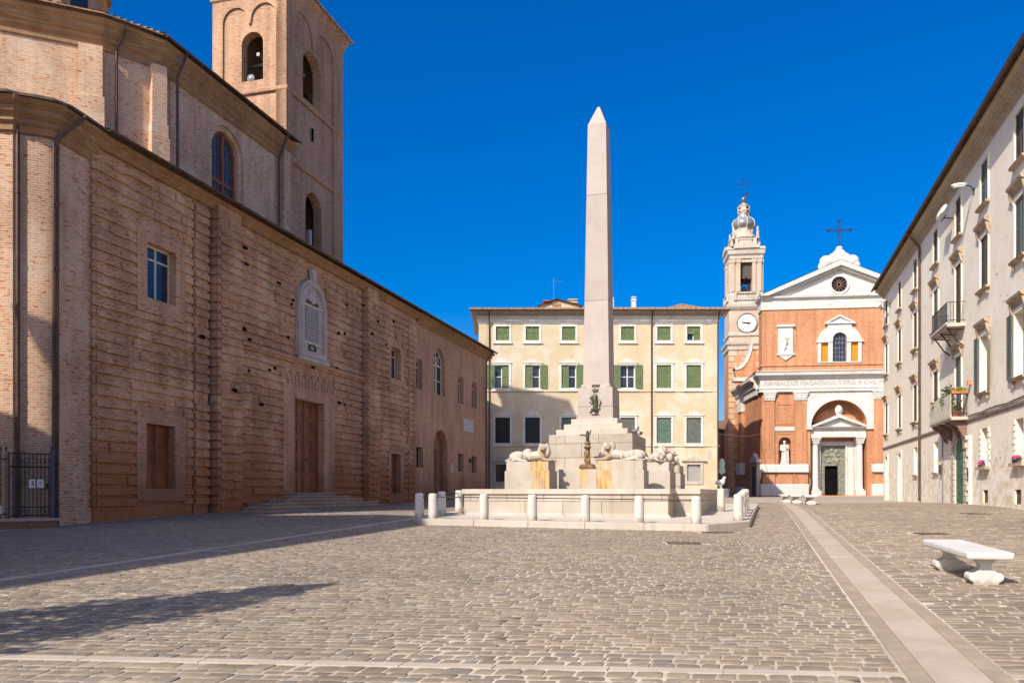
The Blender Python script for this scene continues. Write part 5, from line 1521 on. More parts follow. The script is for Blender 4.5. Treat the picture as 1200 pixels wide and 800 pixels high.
    sculpt('figure', [('t', [(0, 0, .3), (.02, 0, 1.0), (0, .02, 1.6), (0, 0, 1.95)], [.4, .34, .3, .27]), ('e', (0, 0, 2.05), (.36, .2, .16)), ('t', [(0, -.02, 2.1), (0, -.03, 2.3)], [.1, .09]), ('e', (0, -.05, 2.42), (.14, .16, .19)), ('e', (0, .0, 2.48), (.16, .16, .15)),
                      ('e', (0, -.2, 2.4), (.03, .04, .05)), ('e', (0, -.14, 2.3), (.09, .08, .1)), ('t', [(-.34, 0, 2.05), (-.42, -.05, 1.6), (-.2, -.3, 1.45)], [.13, .11, .07]), ('t', [(.34, 0, 2.05), (.42, -.1, 1.6), (.25, -.3, 1.75)], [.13, .11, .07]), ('e', (.2, -.34, 1.8), (.08, .06, .11)), ('e', (-.14, -.34, 1.46), (.08, .06, .08)),
                      ('t', [(-.25, -.28, .4), (-.1, -.26, 1.5)], [.08, .06]), ('t', [(.2, -.3, .4), (.1, -.25, 1.3)], [.09, .06]), ('t', [(.42, -.2, .35), (.36, -.15, 1.9)], [.06, .04])], .035, Wt, s)
church()

def church_tower():
    z = 114.0; o = ((871.5 - 600) / 950 * z, z)
    CS = 114 / 101; z = 101.0
    t = thing('clock_tower', 'slender church clock tower with onion lantern and balustrades', 'tower', (*o, 1.4), R(-7))
    t.scale = (CS, CS, CS); t.location.z = 1.8 + CS * (1.4 - 1.8)
    k = z / 950.0
    def Z(p): return 1.8 + (577 - p) * k
    def X(p): return (p - 871.5) * k
    Wt = mat_plaster('weathered tower trim', (.47, .42, .355), (.53, .49, .43), (.36, .31, .25), (.27, .23, .18)); PK = mat_stone('pink beige tower stucco', (0.47, 0.36, 0.275), (0.53, 0.43, 0.345), (0.36, 0.27, 0.2))
    h = 2.08
    mb = MB(); mb.box(-h, h, -h, h, .5, Z(407)); mb.build('shaft', M['brick_orange'], t)
    mb = MB(); zz = 1.0; i = 0
    while zz < Z(408) - .8:
        w_ = .95 if i % 2 else .6
        for sx in (-1, 1): mb.box(sx * h - (.05 if sx < 0 else w_), sx * h + (w_ if sx < 0 else .05), -h - .05, -h + .3, zz, zz + .62)
        mb.box(-.6 - .3 * (i % 2), .5 + .3 * (i % 2), -h - .04, -h + .1, zz, zz + .62)
        zz += .7; i += 1
    mb.build('quoins', M['brick_pale'], t)
    mb = MB(); mb.box(-h + .02, h - .02, -h + .02, h - .02, Z(407), Z(364)); mb.build('clock_stage', PK, t)
    sq = lambda r: [(-r, -r), (r, -r), (r, r), (-r, r)]
    mb = MB()
    mb.sweep(sq(h), [(0, Z(414)), (.15, Z(413)), (.18, Z(409)), (.34, Z(407)), (.38, Z(404)), (0, Z(403))], closed=True)
    mb.sweep(sq(h), [(0, Z(398)), (.12, Z(397)), (.12, Z(394)), (0, Z(393))], closed=True)
    mb.sweep(sq(h), [(0, Z(368)), (.1, Z(367)), (.3, Z(364)), (.35, Z(361)), (0, Z(360))], closed=True)
    mb.box(-h, h, -h, h, Z(364), Z(360.5))
    mb.build('cornice', Wt, t)
    mb = MB(); mb.lathe([(.001, 0), (1.12, 0), (1.12, .06), (1.0, .1), (.001, .1)], 32); mb.xform(Matrix.Translation((X(872), -h + .0, Z(382.5))) @ Matrix.Rotation(R(90), 4, 'X'))
    c = mb.build('clock_face', M['chalk'], t)
    mb = MB(); mb.lathe([(1.1, 0), (1.22, 0), (1.22, .16), (1.1, .16), (1.1, 0)], 32); mb.xform(Matrix.Translation((X(872), -h + .0, Z(382.5))) @ Matrix.Rotation(R(90), 4, 'X')); mb.build('clock_rim', M['lead'], c, smooth=True)
    mb = MB(); y = -h - .13
    for q in range(12):
        a = R(30 * q); b0 = len(mb.v); mb.box(-.035, .035, y + .02, y + .04, .74, .9); mb.xform(Matrix.Translation((X(872), 0, Z(382.5))) @ Matrix.Rotation(a, 4, 'Y'), b0)
    for a, L, w_ in ((R(-82), .78, .05), (R(96), .5, .07)):
        b0 = len(mb.v); mb.prism([(-w_, -.15), (w_, -.15), (w_ * 1.6, L * .5), (0, L), (-w_ * 1.6, L * .5)], y - .02, y + .02); mb.xform(Matrix.Translation((X(872), 0, Z(382.5))) @ Matrix.Rotation(a, 4, 'Y'), b0)
    mb.build('clock_hand', M['iron'], c)
    # belfry with open arches: four corner piers
    hb = 1.88
    mb = MB()
    for sx in (-1, 1):
        for sy in (-1, 1): mb.box(sx * hb if sx < 0 else .72, -.72 if sx < 0 else hb, sy * hb if sy < 0 else .72, -.72 if sy < 0 else hb, Z(361), Z(307))
    mb.box(-hb + .02, hb - .02, -hb + .02, hb - .02, Z(312), Z(303))
    mb.build('belfry', PK, t)
    mb = MB()
    for sx in (-1, 1):
        for sy in (-1, 1):
            for a in (.92, 1.6):
                mb.box(sx * a - .2, sx * a + .2, sy * (hb + .08) - .09, sy * (hb + .08) + .09, Z(346), Z(313)); mb.box(sx * (hb + .08) - .09, sx * (hb + .08) + .09, sy * a - .2, sy * a + .2, Z(346), Z(313))
                mb.box(sx * a - .26, sx * a + .26, sy * (hb + .1) - .12, sy * (hb + .1) + .12, Z(313), Z(309)); mb.box(sx * (hb + .1) - .12, sx * (hb + .1) + .12, sy * a - .26, sy * a + .26, Z(313), Z(309))
    mb.build('pilaster', PK, t)
    mb = MB(); mb.sweep(sq(hb), [(0, Z(309)), (.12, Z(308)), (.12, Z(305)), (.3, Z(303)), (.34, Z(299)), (.42, Z(298)), (0, Z(296))], closed=True); mb.box(-hb, hb, -hb, hb, Z(303), Z(296.5))
    mb.sweep(sq(hb), [(0, Z(361)), (.2, Z(360)), (.22, Z(350)), (0, Z(346))], closed=True)
    for s0 in range(4):
        b0 = len(mb.v)
        mb.slab(seg_arch(-1.5, 1.5, Z(297), Z(294), Z(290), 8), [], -hb - .5, -hb + .2)
        mb.xform(Matrix.Rotation(R(90 * s0), 4, 'Z'), b0)
    mb.build('belfry_cornice', Wt, t)
    def balustrade(name, r, z0, z1, n, side):
        m = MB(); dz = z1 - z0
        for s0 in range(4):
            b0 = len(m.v)
            m.box(-side, side, -r - .1, -r + .1, z0, z0 + .12 * dz); m.box(-side, side, -r - .12, -r + .12, z1 - .15 * dz, z1)
            for q in range(n):
                x = -side + .2 + (2 * side - .4) * q / (n - 1); m.lathe([(.06, .12 * dz), (.09, .3 * dz), (.05, .6 * dz), (.07, .85 * dz)], 7, x, -r, z0)
            for sx in (-1, 1): m.box(sx * side - .16, sx * side + .16, -r - .16, -r + .16, z0, z1 + .02)
            m.xform(Matrix.Rotation(R(90 * s0), 4, 'Z'), b0)
        m.build(name, Wt, t)
    balustrade('balustrade', hb + .25, Z(356), Z(347.2), 8, 1.35)
    mb = MB()
    mb.lathe([(1.85, Z(296)), (1.85, Z(292)), (1.8, Z(284)), (1.95, Z(282.5)), (1.95, Z(281))], 8, rot=R(22.5)); mb.build('attic_drum', PK, t)
    balustrade('parapet', 1.62, Z(291.5), Z(284.5), 8, 1.1)
    mb = MB(); mb.lathe([(1.75, Z(283)), (1.6, Z(280)), (1.3, Z(277.5)), (1.2, Z(276)), (1.15, Z(273)), (1.05, Z(272)), (1.0, Z(270)), (1.1, Z(269))], 24); mb.build('lantern_base', PK, t, smooth=True)
    mb = MB(); mb.lathe([(1.1, Z(269)), (1.35, Z(267)), (1.42, Z(264.5)), (1.38, Z(262)), (1.2, Z(259)), (.95, Z(257.5)), (.68, Z(256)), (.62, Z(253)), (.58, Z(251))], 24); od = mb.build('onion_dome', M['lead'], t, smooth=True)
    mb = MB(); op = [(1.12, Z(269)), (1.38, Z(267)), (1.45, Z(264.5)), (1.41, Z(262)), (1.23, Z(259)), (.98, Z(257.5)), (.71, Z(256)), (.64, Z(253))]
    for q in range(8): mb.tube([(r_ * math.cos(R(45 * q + 10)), r_ * math.sin(R(45 * q + 10)), z_) for r_, z_ in op], .07, 5)
    mb.build('dome_rib', Wt, od, smooth=True)
    mb = MB()
    for q in range(8):
        a = R(45 * q + 10); mb.tube([(1.02 * math.cos(a), 1.02 * math.sin(a), Z(276)), (1.12 * math.cos(a), 1.12 * math.sin(a), Z(273.5)), (1.06 * math.cos(a), 1.06 * math.sin(a), Z(269.5))], .12, 6); mb.tube([(.66 * math.cos(a), .66 * math.sin(a), Z(251)), (.74 * math.cos(a), .74 * math.sin(a), Z(243))], .07, 5)
    mb.build('lantern_rib', Wt, t, smooth=True)
    mb = MB()
    for q in range(4):
        a = R(90 * q + 38); c, s_ = math.cos(a), math.sin(a); mb.prism([(.7 * c - .16 * s_, .7 * s_ + .16 * c), (.7 * c + .16 * s_, .7 * s_ - .16 * c), (.5 * c + .16 * s_, .5 * s_ - .16 * c), (.5 * c - .16 * s_, .5 * s_ + .16 * c)], Z(250), Z(244.5), 'z')
    mb.build('lantern_opening', M['dark'], t)
    mb = MB(); mb.lathe([(.6, Z(252)), (.66, Z(250)), (.78, Z(248)), (.7, Z(246.5)), (.62, Z(245)), (.66, Z(243)), (.75, Z(242)), (.5, Z(240.5)), (.3, Z(239.5)), (.18, Z(238))], 20); mb.build('upper_lantern', PK, t, smooth=True)
    mb = MB(); mb.ball((0, 0, Z(234)), .34, 14, 10); mb.lathe([(.25, Z(238.5)), (.12, Z(236.5))], 10); mb.build('ball_finial', M['bell'], t, smooth=True)
    mb = MB(); mb.tube([(0, 0, Z(232)), (0, 0, Z(210.5))], .05, 5); mb.tube([(-.55, 0, Z(216)), (.55, 0, Z(216))], .05, 5)
    for x, zz in ((-.55, Z(216)), (.55, Z(216)), (0, Z(210.5))): mb.ball((x, 0, zz), .12, 6, 5)
    mb.prism([(0.05, Z(227.5)), (.62, Z(228.6)), (.62, Z(226.6)), (.05, Z(225.8))], -.02, .02); mb.build('cross', M['iron'], t)
    mb = MB()
    for sx in (-1, 1):
        for sy in (-1, 1): mb.lathe([(.22, Z(284)), (.22, Z(281)), (.12, Z(280)), (.2, Z(277)), (.1, Z(275)), (.16, Z(273)), (.05, Z(270)), (.001, Z(269.5))], 10, sx * 1.45, sy * 1.45)
    mb.build('pinnacle', Wt, t, smooth=True)
    mb = MB(); mb.lathe([(.001, .9), (.25, .85), (.4, .4), (.55, .05), (.62, 0), (.5, 0), (.35, .3)], 18, 0, 0, Z(344)); mb.build('bell', M['bell'], t, smooth=True)
    mb = MB(); mb.box(-2, 2, -.1, .1, Z(331), Z(329)); mb.box(-.1, .1, -2, 2, Z(331), Z(329)); mb.build('bell_beam', M['iron'], t)
    for s0 in (0, 2):
        mb = MB(); louver(mb, -.7, .7, Z(330), Z(312), -hb + .4 if s0 == 0 else hb - .4, pitch=.22); mb.build('louvre', M['wood_dark'], t)
church_tower()

# alley house between the cream palace and the church
t = thing('alley_house', 'dark brick house down the alley between cream palace and church', 'house', (27.6, 118, 1.4), 0)
mb = MB(); mb.slab(rect(-1.6, 8.0, .5, 11.0), [rect(-.9, .1, 6.5, 8.3), rect(-.9, .1, 2.6, 4.6)], 0, .4); mb.box(-1.6, -1.2, .4, 14, .5, 11); mb.box(7.6, 8, .4, 14, .5, 11); mb.build('wall', M['brick_dark'], t)
mb = MB(); tiles(mb, -2.0, 8.3, -.5, 11.0, 14, 13.5); mb.build('roof', M['tile_dark'], t)
sash(t, -.9, .1, 6.5, 8.3, .2, M['wood_dark']); sash(t, -.9, .1, 2.6, 4.6, .2, M['wood_dark'])

t = thing('shading_house', 'unseen plain house added behind the cream palace to shade the church side', 'house', (12.0, 89.5, 1.4), 0)  # hidden from view, added to keep the church side wall in shade
mb = MB(); mb.slab(rect(0, 10.5, .5, 21.2), [], 0, .4); mb.box(0, .4, .4, 22, .5, 21.2); mb.box(10.1, 10.5, .4, 22, .5, 21.2); mb.box(.4, 10.1, 21.6, 22, .5, 21.2); mb.build('wall', M['brick_dark'], t)
mb = MB(); tiles(mb, -.4, 10.9, -.5, 21.2, 11, 21.7); mb.add([(-.4, 11, 21.68), (10.9, 11, 21.68), (10.9, 22.5, 21.1), (-.4, 22.5, 21.1)], [(0, 1, 2, 3)]); mb.build('roof', M['tile_dark'], t)

t = thing('street_sign_post', 'green lantern shaped sign on a thin post at the alley mouth', 'sign', (19.75, 76.3, 1.35), 0)
mb = MB(); mb.tube([(0, 0, 1.2), (0, 0, 3.6)], .06, 8); mb.build('post', M['lead'], t)
mb = MB(); mb.prism([(-.16, 3.55), (.16, 3.55), (.3, 3.9), (.2, 4.1), (.26, 4.6), (.12, 5.0), (-.12, 5.0), (-.26, 4.6), (-.2, 4.1), (-.3, 3.9)], -.12, .12); mb.box(-.3, .3, -.14, .14, 3.7, 3.8); mb.build('lantern', M['green_glass'], t)
t = thing('litter_bin', 'grey litter bin below the green lantern sign', 'bin', (20.1, 75.9, 1.35), 0)
mb = MB(); mb.lathe([(.2, 1.35), (.3, 2.15), (.32, 2.2), (.27, 2.2), (.2, 1.6)], 16); mb.build('bin_body', M['lead'], t, smooth=True)
mb = MB(); mb.tube([(0, .33, 1.35), (0, .33, 2.6)], .03, 6); mb.build('bin_post', M['iron'], t)

# ------------------------------------------------------------------ right: long grey palace
RA = math.atan2(-.9588, -.2840)
RO = (29.0, 63.3)
def rw(x, y): return lw(x, y, RO, RA)
RCX = [1.7, 7.4, 13.0, 18.9, 24.05, 28.75, 33.7, 38.6, 43.6, 48.6, 53.6, 58.6]
def leaves(mb, c, rad, n, size, droop=0.0, rnd=random):
    for _ in range(n):
        d = Vector((rnd.gauss(0, 1), rnd.gauss(0, 1), rnd.gauss(0, 1))).normalized() * (rnd.random() ** .5)
        p = Vector((c[0] + d.x * rad[0], c[1] + d.y * rad[1], c[2] + d.z * rad[2]))
        a = Vector((rnd.gauss(0, 1), rnd.gauss(0, 1), rnd.gauss(0, .6) - droop)).normalized(); b = a.cross(Vector((rnd.gauss(0, 1), rnd.gauss(0, 1), rnd.gauss(0, 1)))).normalized()
        s_ = size * rnd.uniform(.6, 1.3)
        mb.add([p - b * s_ * .3, p + a * s_ * .5 - b * s_ * .05, p + b * s_ * .3 + a * s_ * .1, p - a * s_ * .45], [(0, 1, 2, 3)])

def grey_palace():
    t = thing('grey_palace', 'long weathered grey beige palace with two balconies along the right side', 'palace', (*RO, 1.2), RA)
    XE = 64.0
    holes = []; win = []
    for i, cx in enumerate(RCX):
        holes.append(rect(cx - .58, cx + .58, 14.5, 16.4)); win.append((4, i, cx, 14.5, 16.4))
        z3 = 10.05 if i == 4 else 10.8
        holes.append(rect(cx - .6, cx + .6, z3, 13.1)); win.append((3, i, cx, z3, 13.1))
        z2 = 5.48 if i == 4 else 6.25
        top2 = 8.75 if i in (5, 6) else 8.55
        holes.append(rect(cx - .62, cx + .62, z2, top2)); win.append((2, i, cx, z2, top2))
        if i in (0, 1): holes.append(rect(cx - .55, cx + .55, 1.22, 4.5)); win.append((0, i, cx, 1.22, 4.5))
        elif i == 4: pass
        else: holes.append(rect(cx - .55, cx + .55, 2.95, 4.65)); win.append((1, i, cx, 2.95, 4.65))
    gd = arch(23.3, 25.3, 1.2, 4.75, 16); holes.append(gd)
    for x in (28.86, 33.4): holes.append(rect(x - .4, x + .4, 1.35, 1.92))
    mb = MB(); mb.slab(rect(0, XE, .4, 17.3), holes, 0, .5); mb.build('front_wall', M['plaster_grey'], t)
    mb = MB(); mb.box(0, .5, .5, 13, .4, 17.3); mb.box(XE - .5, XE, .5, 13, .4, 17.3); mb.box(.5, XE - .5, 12.5, 13, .4, 17.3); mb.build('side_wall', M['plaster_grey'], t)
    # eave cornice
    mb = MB(); mb.sweep([(0, 10), (0, 0), (XE, 0)], [(0, 16.85), (.06, 16.9), (.06, 17.05), (.16, 17.1), (.2, 17.25), (.34, 17.36), (.36, 17.46), (.52, 17.54), (.54, 17.62), (0, 17.66)])
    x = .3
    while x < XE: mb.box(x, x + .14, -.3, -.17, 17.1, 17.27); x += .34
    mb.build('cornice', mat_plaster('ochre brown cornice', (.42, .33, .235), (.47, .39, .29), (.33, .24, .16), (.28, .21, .15)), t)
    r = MB(); tiles(r, -.6, XE, -.72, 17.7, 6.5, 19.5); r.build('roof', M['tile_dark'], t)
    r = MB(); r.add([(-.6, 6.5, 19.48), (XE, 6.5, 19.48), (XE, 13.5, 17.6), (-.6, 13.5, 17.6)], [(0, 1, 2, 3)]); r.prism([(0, 17.3), (6.5, 19.4), (13, 17.3)], .02, .4, 'x'); r.build('rear_roof', M['tile_dark'], t)
    gutter(-.5, XE, -.78, 17.68, t, M['copper'], .08)
    mb = MB(); mb.sweep([(0, 6), (0, 0), (22.0, 0)], [(0, 5.1), (.05, 5.12), (.08, 5.2), (.08, 5.28), (0, 5.32)]); mb.sweep([(25.4, 0), (XE, 0)], [(0, 5.1), (.05, 5.12), (.08, 5.2), (.08, 5.28), (0, 5.32)])
    mb.build('string_course', mat_plain('brown grey string course', (.26, .2, .165), .9, .1, .2, 2), t)
    sur = M['plaster_grey']; hood_m = mat_plain('ochre stone hood', (.4, .31, .22), .85, .2, .25, 3)
    for row, i, cx, z0, z1 in win:
        hw = .58 if row == 4 else (.55 if row in (0, 1) else .61)
        s = MB()
        if row in (2, 3, 4):
            fr = .17
            zb = z0 - (.0 if i == 4 and row != 4 else 0)
            s.slab(rect(cx - hw - fr, cx + hw + fr, z0 - .02, z1 + fr), [rect(cx - hw, cx + hw, z0, z1)], -.05, .004)
            s.build('window_surround', sur, t)
            if not (i == 4 and row in (2, 3)):
                b = MB(); b.prism([(-.16, z0 - .12), (-.2, z0 - .03), (0, z0 - .02), (0, z0 - .14)], cx - hw - .25, cx + hw + .25, 'x')
                if row != 4:
                    for q in (-1, 1): b.box(cx + q * (hw + .05) - .06, cx + q * (hw + .05) + .06, -.11, .0, z0 - .36, z0 - .13)
                b.build('sill', hood_m, t)
        if row in (2, 3):
            h = MB(); zt = z1 + .17
            h.prism([(-.04, zt), (-.04, zt + .18), (-.08, zt + .22), (-.24, zt + .32), (-.27, zt + .42), (0, zt + .5), (0, zt)], cx - hw - .3, cx + hw + .3, 'x')
            for q in (-1, 1):
                h.prism([(-.02, zt - .32), (-.12, zt - .1), (-.2, zt + .22), (-.02, zt + .24)], cx + q * (hw + .2) - .05, cx + q * (hw + .2) + .05, 'x')
            h.build('window_hood', hood_m, t)
        if row == 4 or row == 3 or (row == 2 and i not in (5, 6, 8)):
            mt = M['wood_dark']
            sh = M['wood_dark'] if (i + row) % 3 else M['shutter_grey']
            shutter(t, cx - hw, cx - .012, z0, z1, .015, sh); shutter(t, cx + .012, cx + hw, z0, z1, .015, sh)
        elif row == 2:
            sash(t, cx - hw, cx + hw, z0, z1, .3, M['frame_white'], 1, 1, .09, head=z1 - .6)
            m = MB(); m.box(cx - hw + .1, cx + hw - .1, .27, .3, z0 + .1, z1 - .7); m.build('curtain', M['sign_white'], t)
            for q in (-1, 1):
                # leaves folded back, standing a little off the wall
                m = MB(); b0 = 0; louver(m, 0, hw, z0, z1, 0)
                ang = R(-12) if q > 0 else R(192)
                m.xform(Matrix.Translation((cx + q * (hw + .03), -.08, 0)) @ Matrix.Rotation(ang if q > 0 else 0, 4, 'Z') @ (Matrix.Identity(4) if q > 0 else Matrix.Translation((-hw, -.06, 0))))
                m.build('shutter', M['shutter_grey'], t)
        elif row == 1:
            if i in (2, 3):
                sash(t, cx - hw, cx + hw, z0, z1, .18, M['frame_white'], 1, 1, .1); m = MB(); m.box(cx - hw + .08, cx + hw - .08, .16, .175, z0 + .08, z1 - .5); m.build('curtain', M['sign_white'], t)
                b = MB(); b.box(cx - hw - .15, cx + hw + .15, -.12, 0, z0 - .12, z0 - .01); b.build('sill', hood_m, t)
            else:
                sash(t, cx - hw, cx + hw, z0, z1, .34, M['frame_cream'], 1, 1, .07)
                b = MB(); b.box(cx - hw - .25, cx + hw + .25, -.2, 0, z0 - .13, z0 - .005); b.build('sill', hood_m, t)
                q_ = MB(); z = z0
                k = 0
                while z < z1 - .05:
                    for sg in (-1, 1):
                        w_ = .34 if k % 2 else .24
                        a, b_ = sorted((cx + sg * hw, cx + sg * (hw + w_))); q_.box(a, b_, -.05, .004, z, z + .2)
                    z += .25; k += 1
                q_.build('window_surround', sur, t)
        elif row == 0:
            m = MB(); m.box(cx - hw, cx + .05, .2, .25, z0, z1 - .9); m.box(cx + .07, cx + hw, .2, .25, z0, z1 - .9); m.box(cx - hw, cx + hw, .19, .26, z1 - .95, z1 - .87)
            m.box(cx - hw + .1, cx - .05, .185, .2, z0 + .2, z1 - 1.1)
            o = m.build('door', M['frame_white'] if i == 0 else mat_plain('pale aqua door paint', (.35, .47, .45), .5, .3, .08, 3), t)
            p = MB(); p.box(cx - hw, cx + hw, .22, .23, z1 - .87, z1); p.build('pane', M['glass'], o)
            m = MB(); m.slab(rect(cx - hw - .2, cx + hw + .2, z0 - .05, z1 + .2), [rect(cx - hw, cx + hw, z0 - .04, z1)], -.06, .004); m.build('door_frame', M['white_trim'], t)
    # arched green door with blocked jambs
    m = MB(); m.slab(gd, [], .06, .14)
    for q in range(7): m.box(23.35, 25.25, .04, .06, 1.4 + q * .42, 1.74 + q * .42)
    m.box(24.26, 24.34, .025, .06, 1.2, 4.6); o = m.build('door', M['door_green'], t)
    k = MB(); k.ball((24.6, .01, 2.4), .05, 8, 6); k.build('handle', M['iron'], o)
    m = MB(); z = 1.1; k = 0
    while z < 3.7:
        for a, b in ((23.3 - (.62 if k % 2 else .45), 23.3), (25.3, 25.3 + (.62 if k % 2 else .45))): m.box(a, b, -.09, .004, z, z + .24)
        z += .27; k += 1
    for q in range(13):
        a0 = 8 + q * 13.0; c, rr = 24.3, 1.0
        L = 1.62 if q % 2 else 1.42
        m.slab([(c + 1.0 * math.cos(R(a0)), 3.75 + 1.0 * math.sin(R(a0))), (c + L * math.cos(R(a0)), 3.75 + L * math.sin(R(a0))), (c + L * math.cos(R(a0 + 10.5)), 3.75 + L * math.sin(R(a0 + 10.5))), (c + 1.0 * math.cos(R(a0 + 10.5)), 3.75 + 1.0 * math.sin(R(a0 + 10.5)))], [], -.09, .004)
    m.build('portal', M['limestone_plain'], t)
    for x in (28.86, 33.4):
        m = MB(); m.box(x - .4, x + .4, .1, .16, 1.35, 1.92)
        for q in range(6): m.box(x - .34 + q * .125, x - .3 + q * .125, .06, .1, 1.35, 1.92)
        m.build('cellar_grille', M['copper'], t)
    # upper iron balcony
    m = MB(); m.box(21.9, 25.4, -.82, .0, 9.82, 9.98); m.box(21.85, 25.45, -.87, -.8, 9.9, 10.02)
    slab_m = M['limestone_plain']
    o = m.build('balcony', slab_m, t)
    m = MB()
    for x in (22.2, 23.65, 25.1): m.tube([(x, 0, 8.9), (x, -.3, 9.15), (x, -.55, 9.55), (x, -.75, 9.82)], .035, 6); m.tube([(x, 0, 9.7), (x, -.75, 9.76)], .03, 5)
    m.build('bracket', M['iron'], o)
    m = MB()
    for z in (10.12, 11.0): m.tube([(21.93, 0, z), (21.93, -.78, z), (25.37, -.78, z), (25.37, 0, z)], .02, 6)
    x = 21.93
    while x < 25.4: m.box(x - .009, x + .009, -.79, -.77, 10.0, 11.0); x += .13
    for yy in (-.65, -.52, -.39, -.26, -.13):
        for x in (21.93, 25.37): m.box(x - .009, x + .009, yy - .009, yy + .009, 10.0, 11.0)
    m.build('railing', M['iron'], o)
    # lower balcony with canvas panel and plants
    m = MB(); m.box(21.3, 26.0, -.76, 0, 5.26, 5.42); m.box(21.25, 26.05, -.8, -.74, 5.34, 5.47); o = m.build('balcony', slab_m, t)
    m = MB()
    for x in (21.7, 23.0, 24.6, 25.6): m.prism([(0, 4.35), (-.2, 4.5), (-.4, 4.95), (-.7, 5.12), (-.72, 5.26), (0, 5.26)], x - .12, x + .12, 'x')
    m.build('bracket', mat_plain('brown stone bracket', (.2, .13, .1), .85, .2, .3, 4), o)
    m = MB(); m.box(21.3, 25.98, -.77, -.745, 5.45, 6.5); m.build('canvas_panel', M['panel_cream'], o)
    m = MB()
    for z in (5.55, 6.48): m.tube([(21.3, 0, z), (21.3, -.74, z), (25.97, -.74, z), (25.97, 0, z)], .02, 6)
    for x in (21.3, 25.97):
        for q in range(6): m.box(x - .009, x + .009, -.7 + q * .12, -.68 + q * .12, 5.42, 6.5)
        m.tube([(x, -.68, 5.5), (x, -.4, 6.0), (x, -.1, 6.45)], .015, 4); m.tube([(x, -.1, 5.5), (x, -.4, 6.0), (x, -.68, 6.45)], .015, 4)
    m.build('railing', M['iron'], o)
    # pipes and cables
    downpipe([(14.75, -.8, 17.6), (14.75, -.1, 16.7), (14.75, -.1, 1.3)], t, M['copper'], .07)
    downpipe([(26.6, -.07, 4.5), (26.6, -.07, 1.15)], t, M['frame_white'], .075)
    downpipe([(20.7, -.05, 5.0), (20.7, -.05, 1.25)], t, M['lead'], .03)
    m = MB(); pts = [(x, -.1 + .02 * math.sin(x), 5.38 + .03 * math.sin(x * 1.7)) for x in np.arange(26.2, 63, 1.2)]; m.tube(pts, .03, 5); m.tube([(x, y + .02, z - .06) for x, y, z in pts], .02, 5); m.build('cable', M['iron'], t)
    m = MB(); m.box(20.25, 20.6, -.14, 0, 2.8, 3.3); m.box(26.05, 26.3, -.1, 0, 2.55, 2.9); m.build('meter_box', M['copper'], t)
    m = MB(); m.box(26.35, 26.55, -.16, 0, 6.85, 7.05); m.build('alarm_box', mat_plain('red and cream alarm box', (.6, .2, .1), .5, .3, .3, 6), t)
    # small damage patches in the plaster
    m = MB()
    for _ in range(46):
        x = random.uniform(15, 40); z = random.uniform(1.6, 13.6)
        if any(abs(x - c) < 1.25 for c in RCX): continue
        m.lathe([(.001, 0), (random.uniform(.03, .07), .004)], 7, 0, 0, 0); b0 = len(m.v) - 14
        m.xform(Matrix.Translation((x, -.002, z)) @ Matrix.Rotation(R(90), 4, 'X'), b0)
    m.build('wall_fixing', M['copper'], t)
grey_palace()

def rthing(name, label, cat, x, y, z, group=None): return thing(name, label, cat, (*rw(x, y), z), RA, group)
# plants and pots
def potted(x, y, z, label, leafn, rad, size, pot=True, trail=False):
    t = rthing('potted_plant', label, 'plant', x, y, z, 'plants on the balcony')
    m = MB()
    m.lathe([(.001, 0), (.1, 0), (.14, .24), (.16, .25), (.16, .29), (.12, .29), (.11, .25), (.001, .24)], 14); m.build('pot', M['terracotta'], t, smooth=True, loc=(0, 0, 0))
    m = MB(); leaves(m, (0, 0, .3 + rad[2] * .8), rad, leafn, size, .2 if trail else 0)
    for q in range(6): m.tube([(0, 0, .25), (random.uniform(-.6, .6) * rad[0], random.uniform(-.6, .6) * rad[1], .3 + rad[2] * random.uniform(.8, 1.4))], .008, 4)
    m.build('foliage', M['leaf'], t, loc=(0, 0, 0))
potted(25.7, -.5, 5.43, 'small orange pot plant at the near end of the lower balcony', 50, (.15, .15, .16), .1)
potted(25.4, -.3, 5.43, 'orange pot with low leaves close to the wall on the lower balcony', 60, (.15, .15, .16), .1)
potted(24.4, -.55, 5.43, 'tall bushy plant rising above the canvas of the lower balcony', 340, (.55, .32, .85), .17)
potted(22.2, -.6, 5.43, 'spreading plant trailing over the far end of the lower balcony', 170, (.6, .35, .6), .16, trail=True)
t = rthing('planter_box', 'trough of yellow green plants on the lower balcony railing', 'planter', 25.97, -.4, 6.5)
m = MB(); m.box(-.12, .12, -.34, .34, 0, .16); m.build('trough', M['terracotta'], t, loc=(0, 0, 0))
m = MB(); leaves(m, (0, 0, .2), (.2, .42, .14), 220, .1); m.build('foliage', mat_leaf('yellow green leaves', (.16, .2, .03), (.3, .3, .06)), t, loc=(0, 0, 0))
def flower_sill(x, label, n):
    t = rthing('flower_box', label, 'flower box', x, -.12, 2.95, 'flowers on the ground floor sills')
    m = MB(); m.box(-.4, .4, -.06, .06, 0, .09); m.build('trough', M['wood_dark'], t, loc=(0, 0, 0))
    m = MB(); leaves(m, (0, 0, .19), (.42, .11, .1), n + 60, .09); m.build('flower_heads', M['pink'], t, loc=(0, 0, 0))
    m = MB(); leaves(m, (0, 0, .14), (.42, .13, .1), n // 2, .09); m.build('foliage', M['leaf'], t, loc=(0, 0, 0))
flower_sill(28.75, 'small box of pink flowers on the ground floor sill beside the white pipe', 110)
flower_sill(33.7, 'large box of pink flowers on the ground floor sill at the right edge', 260)
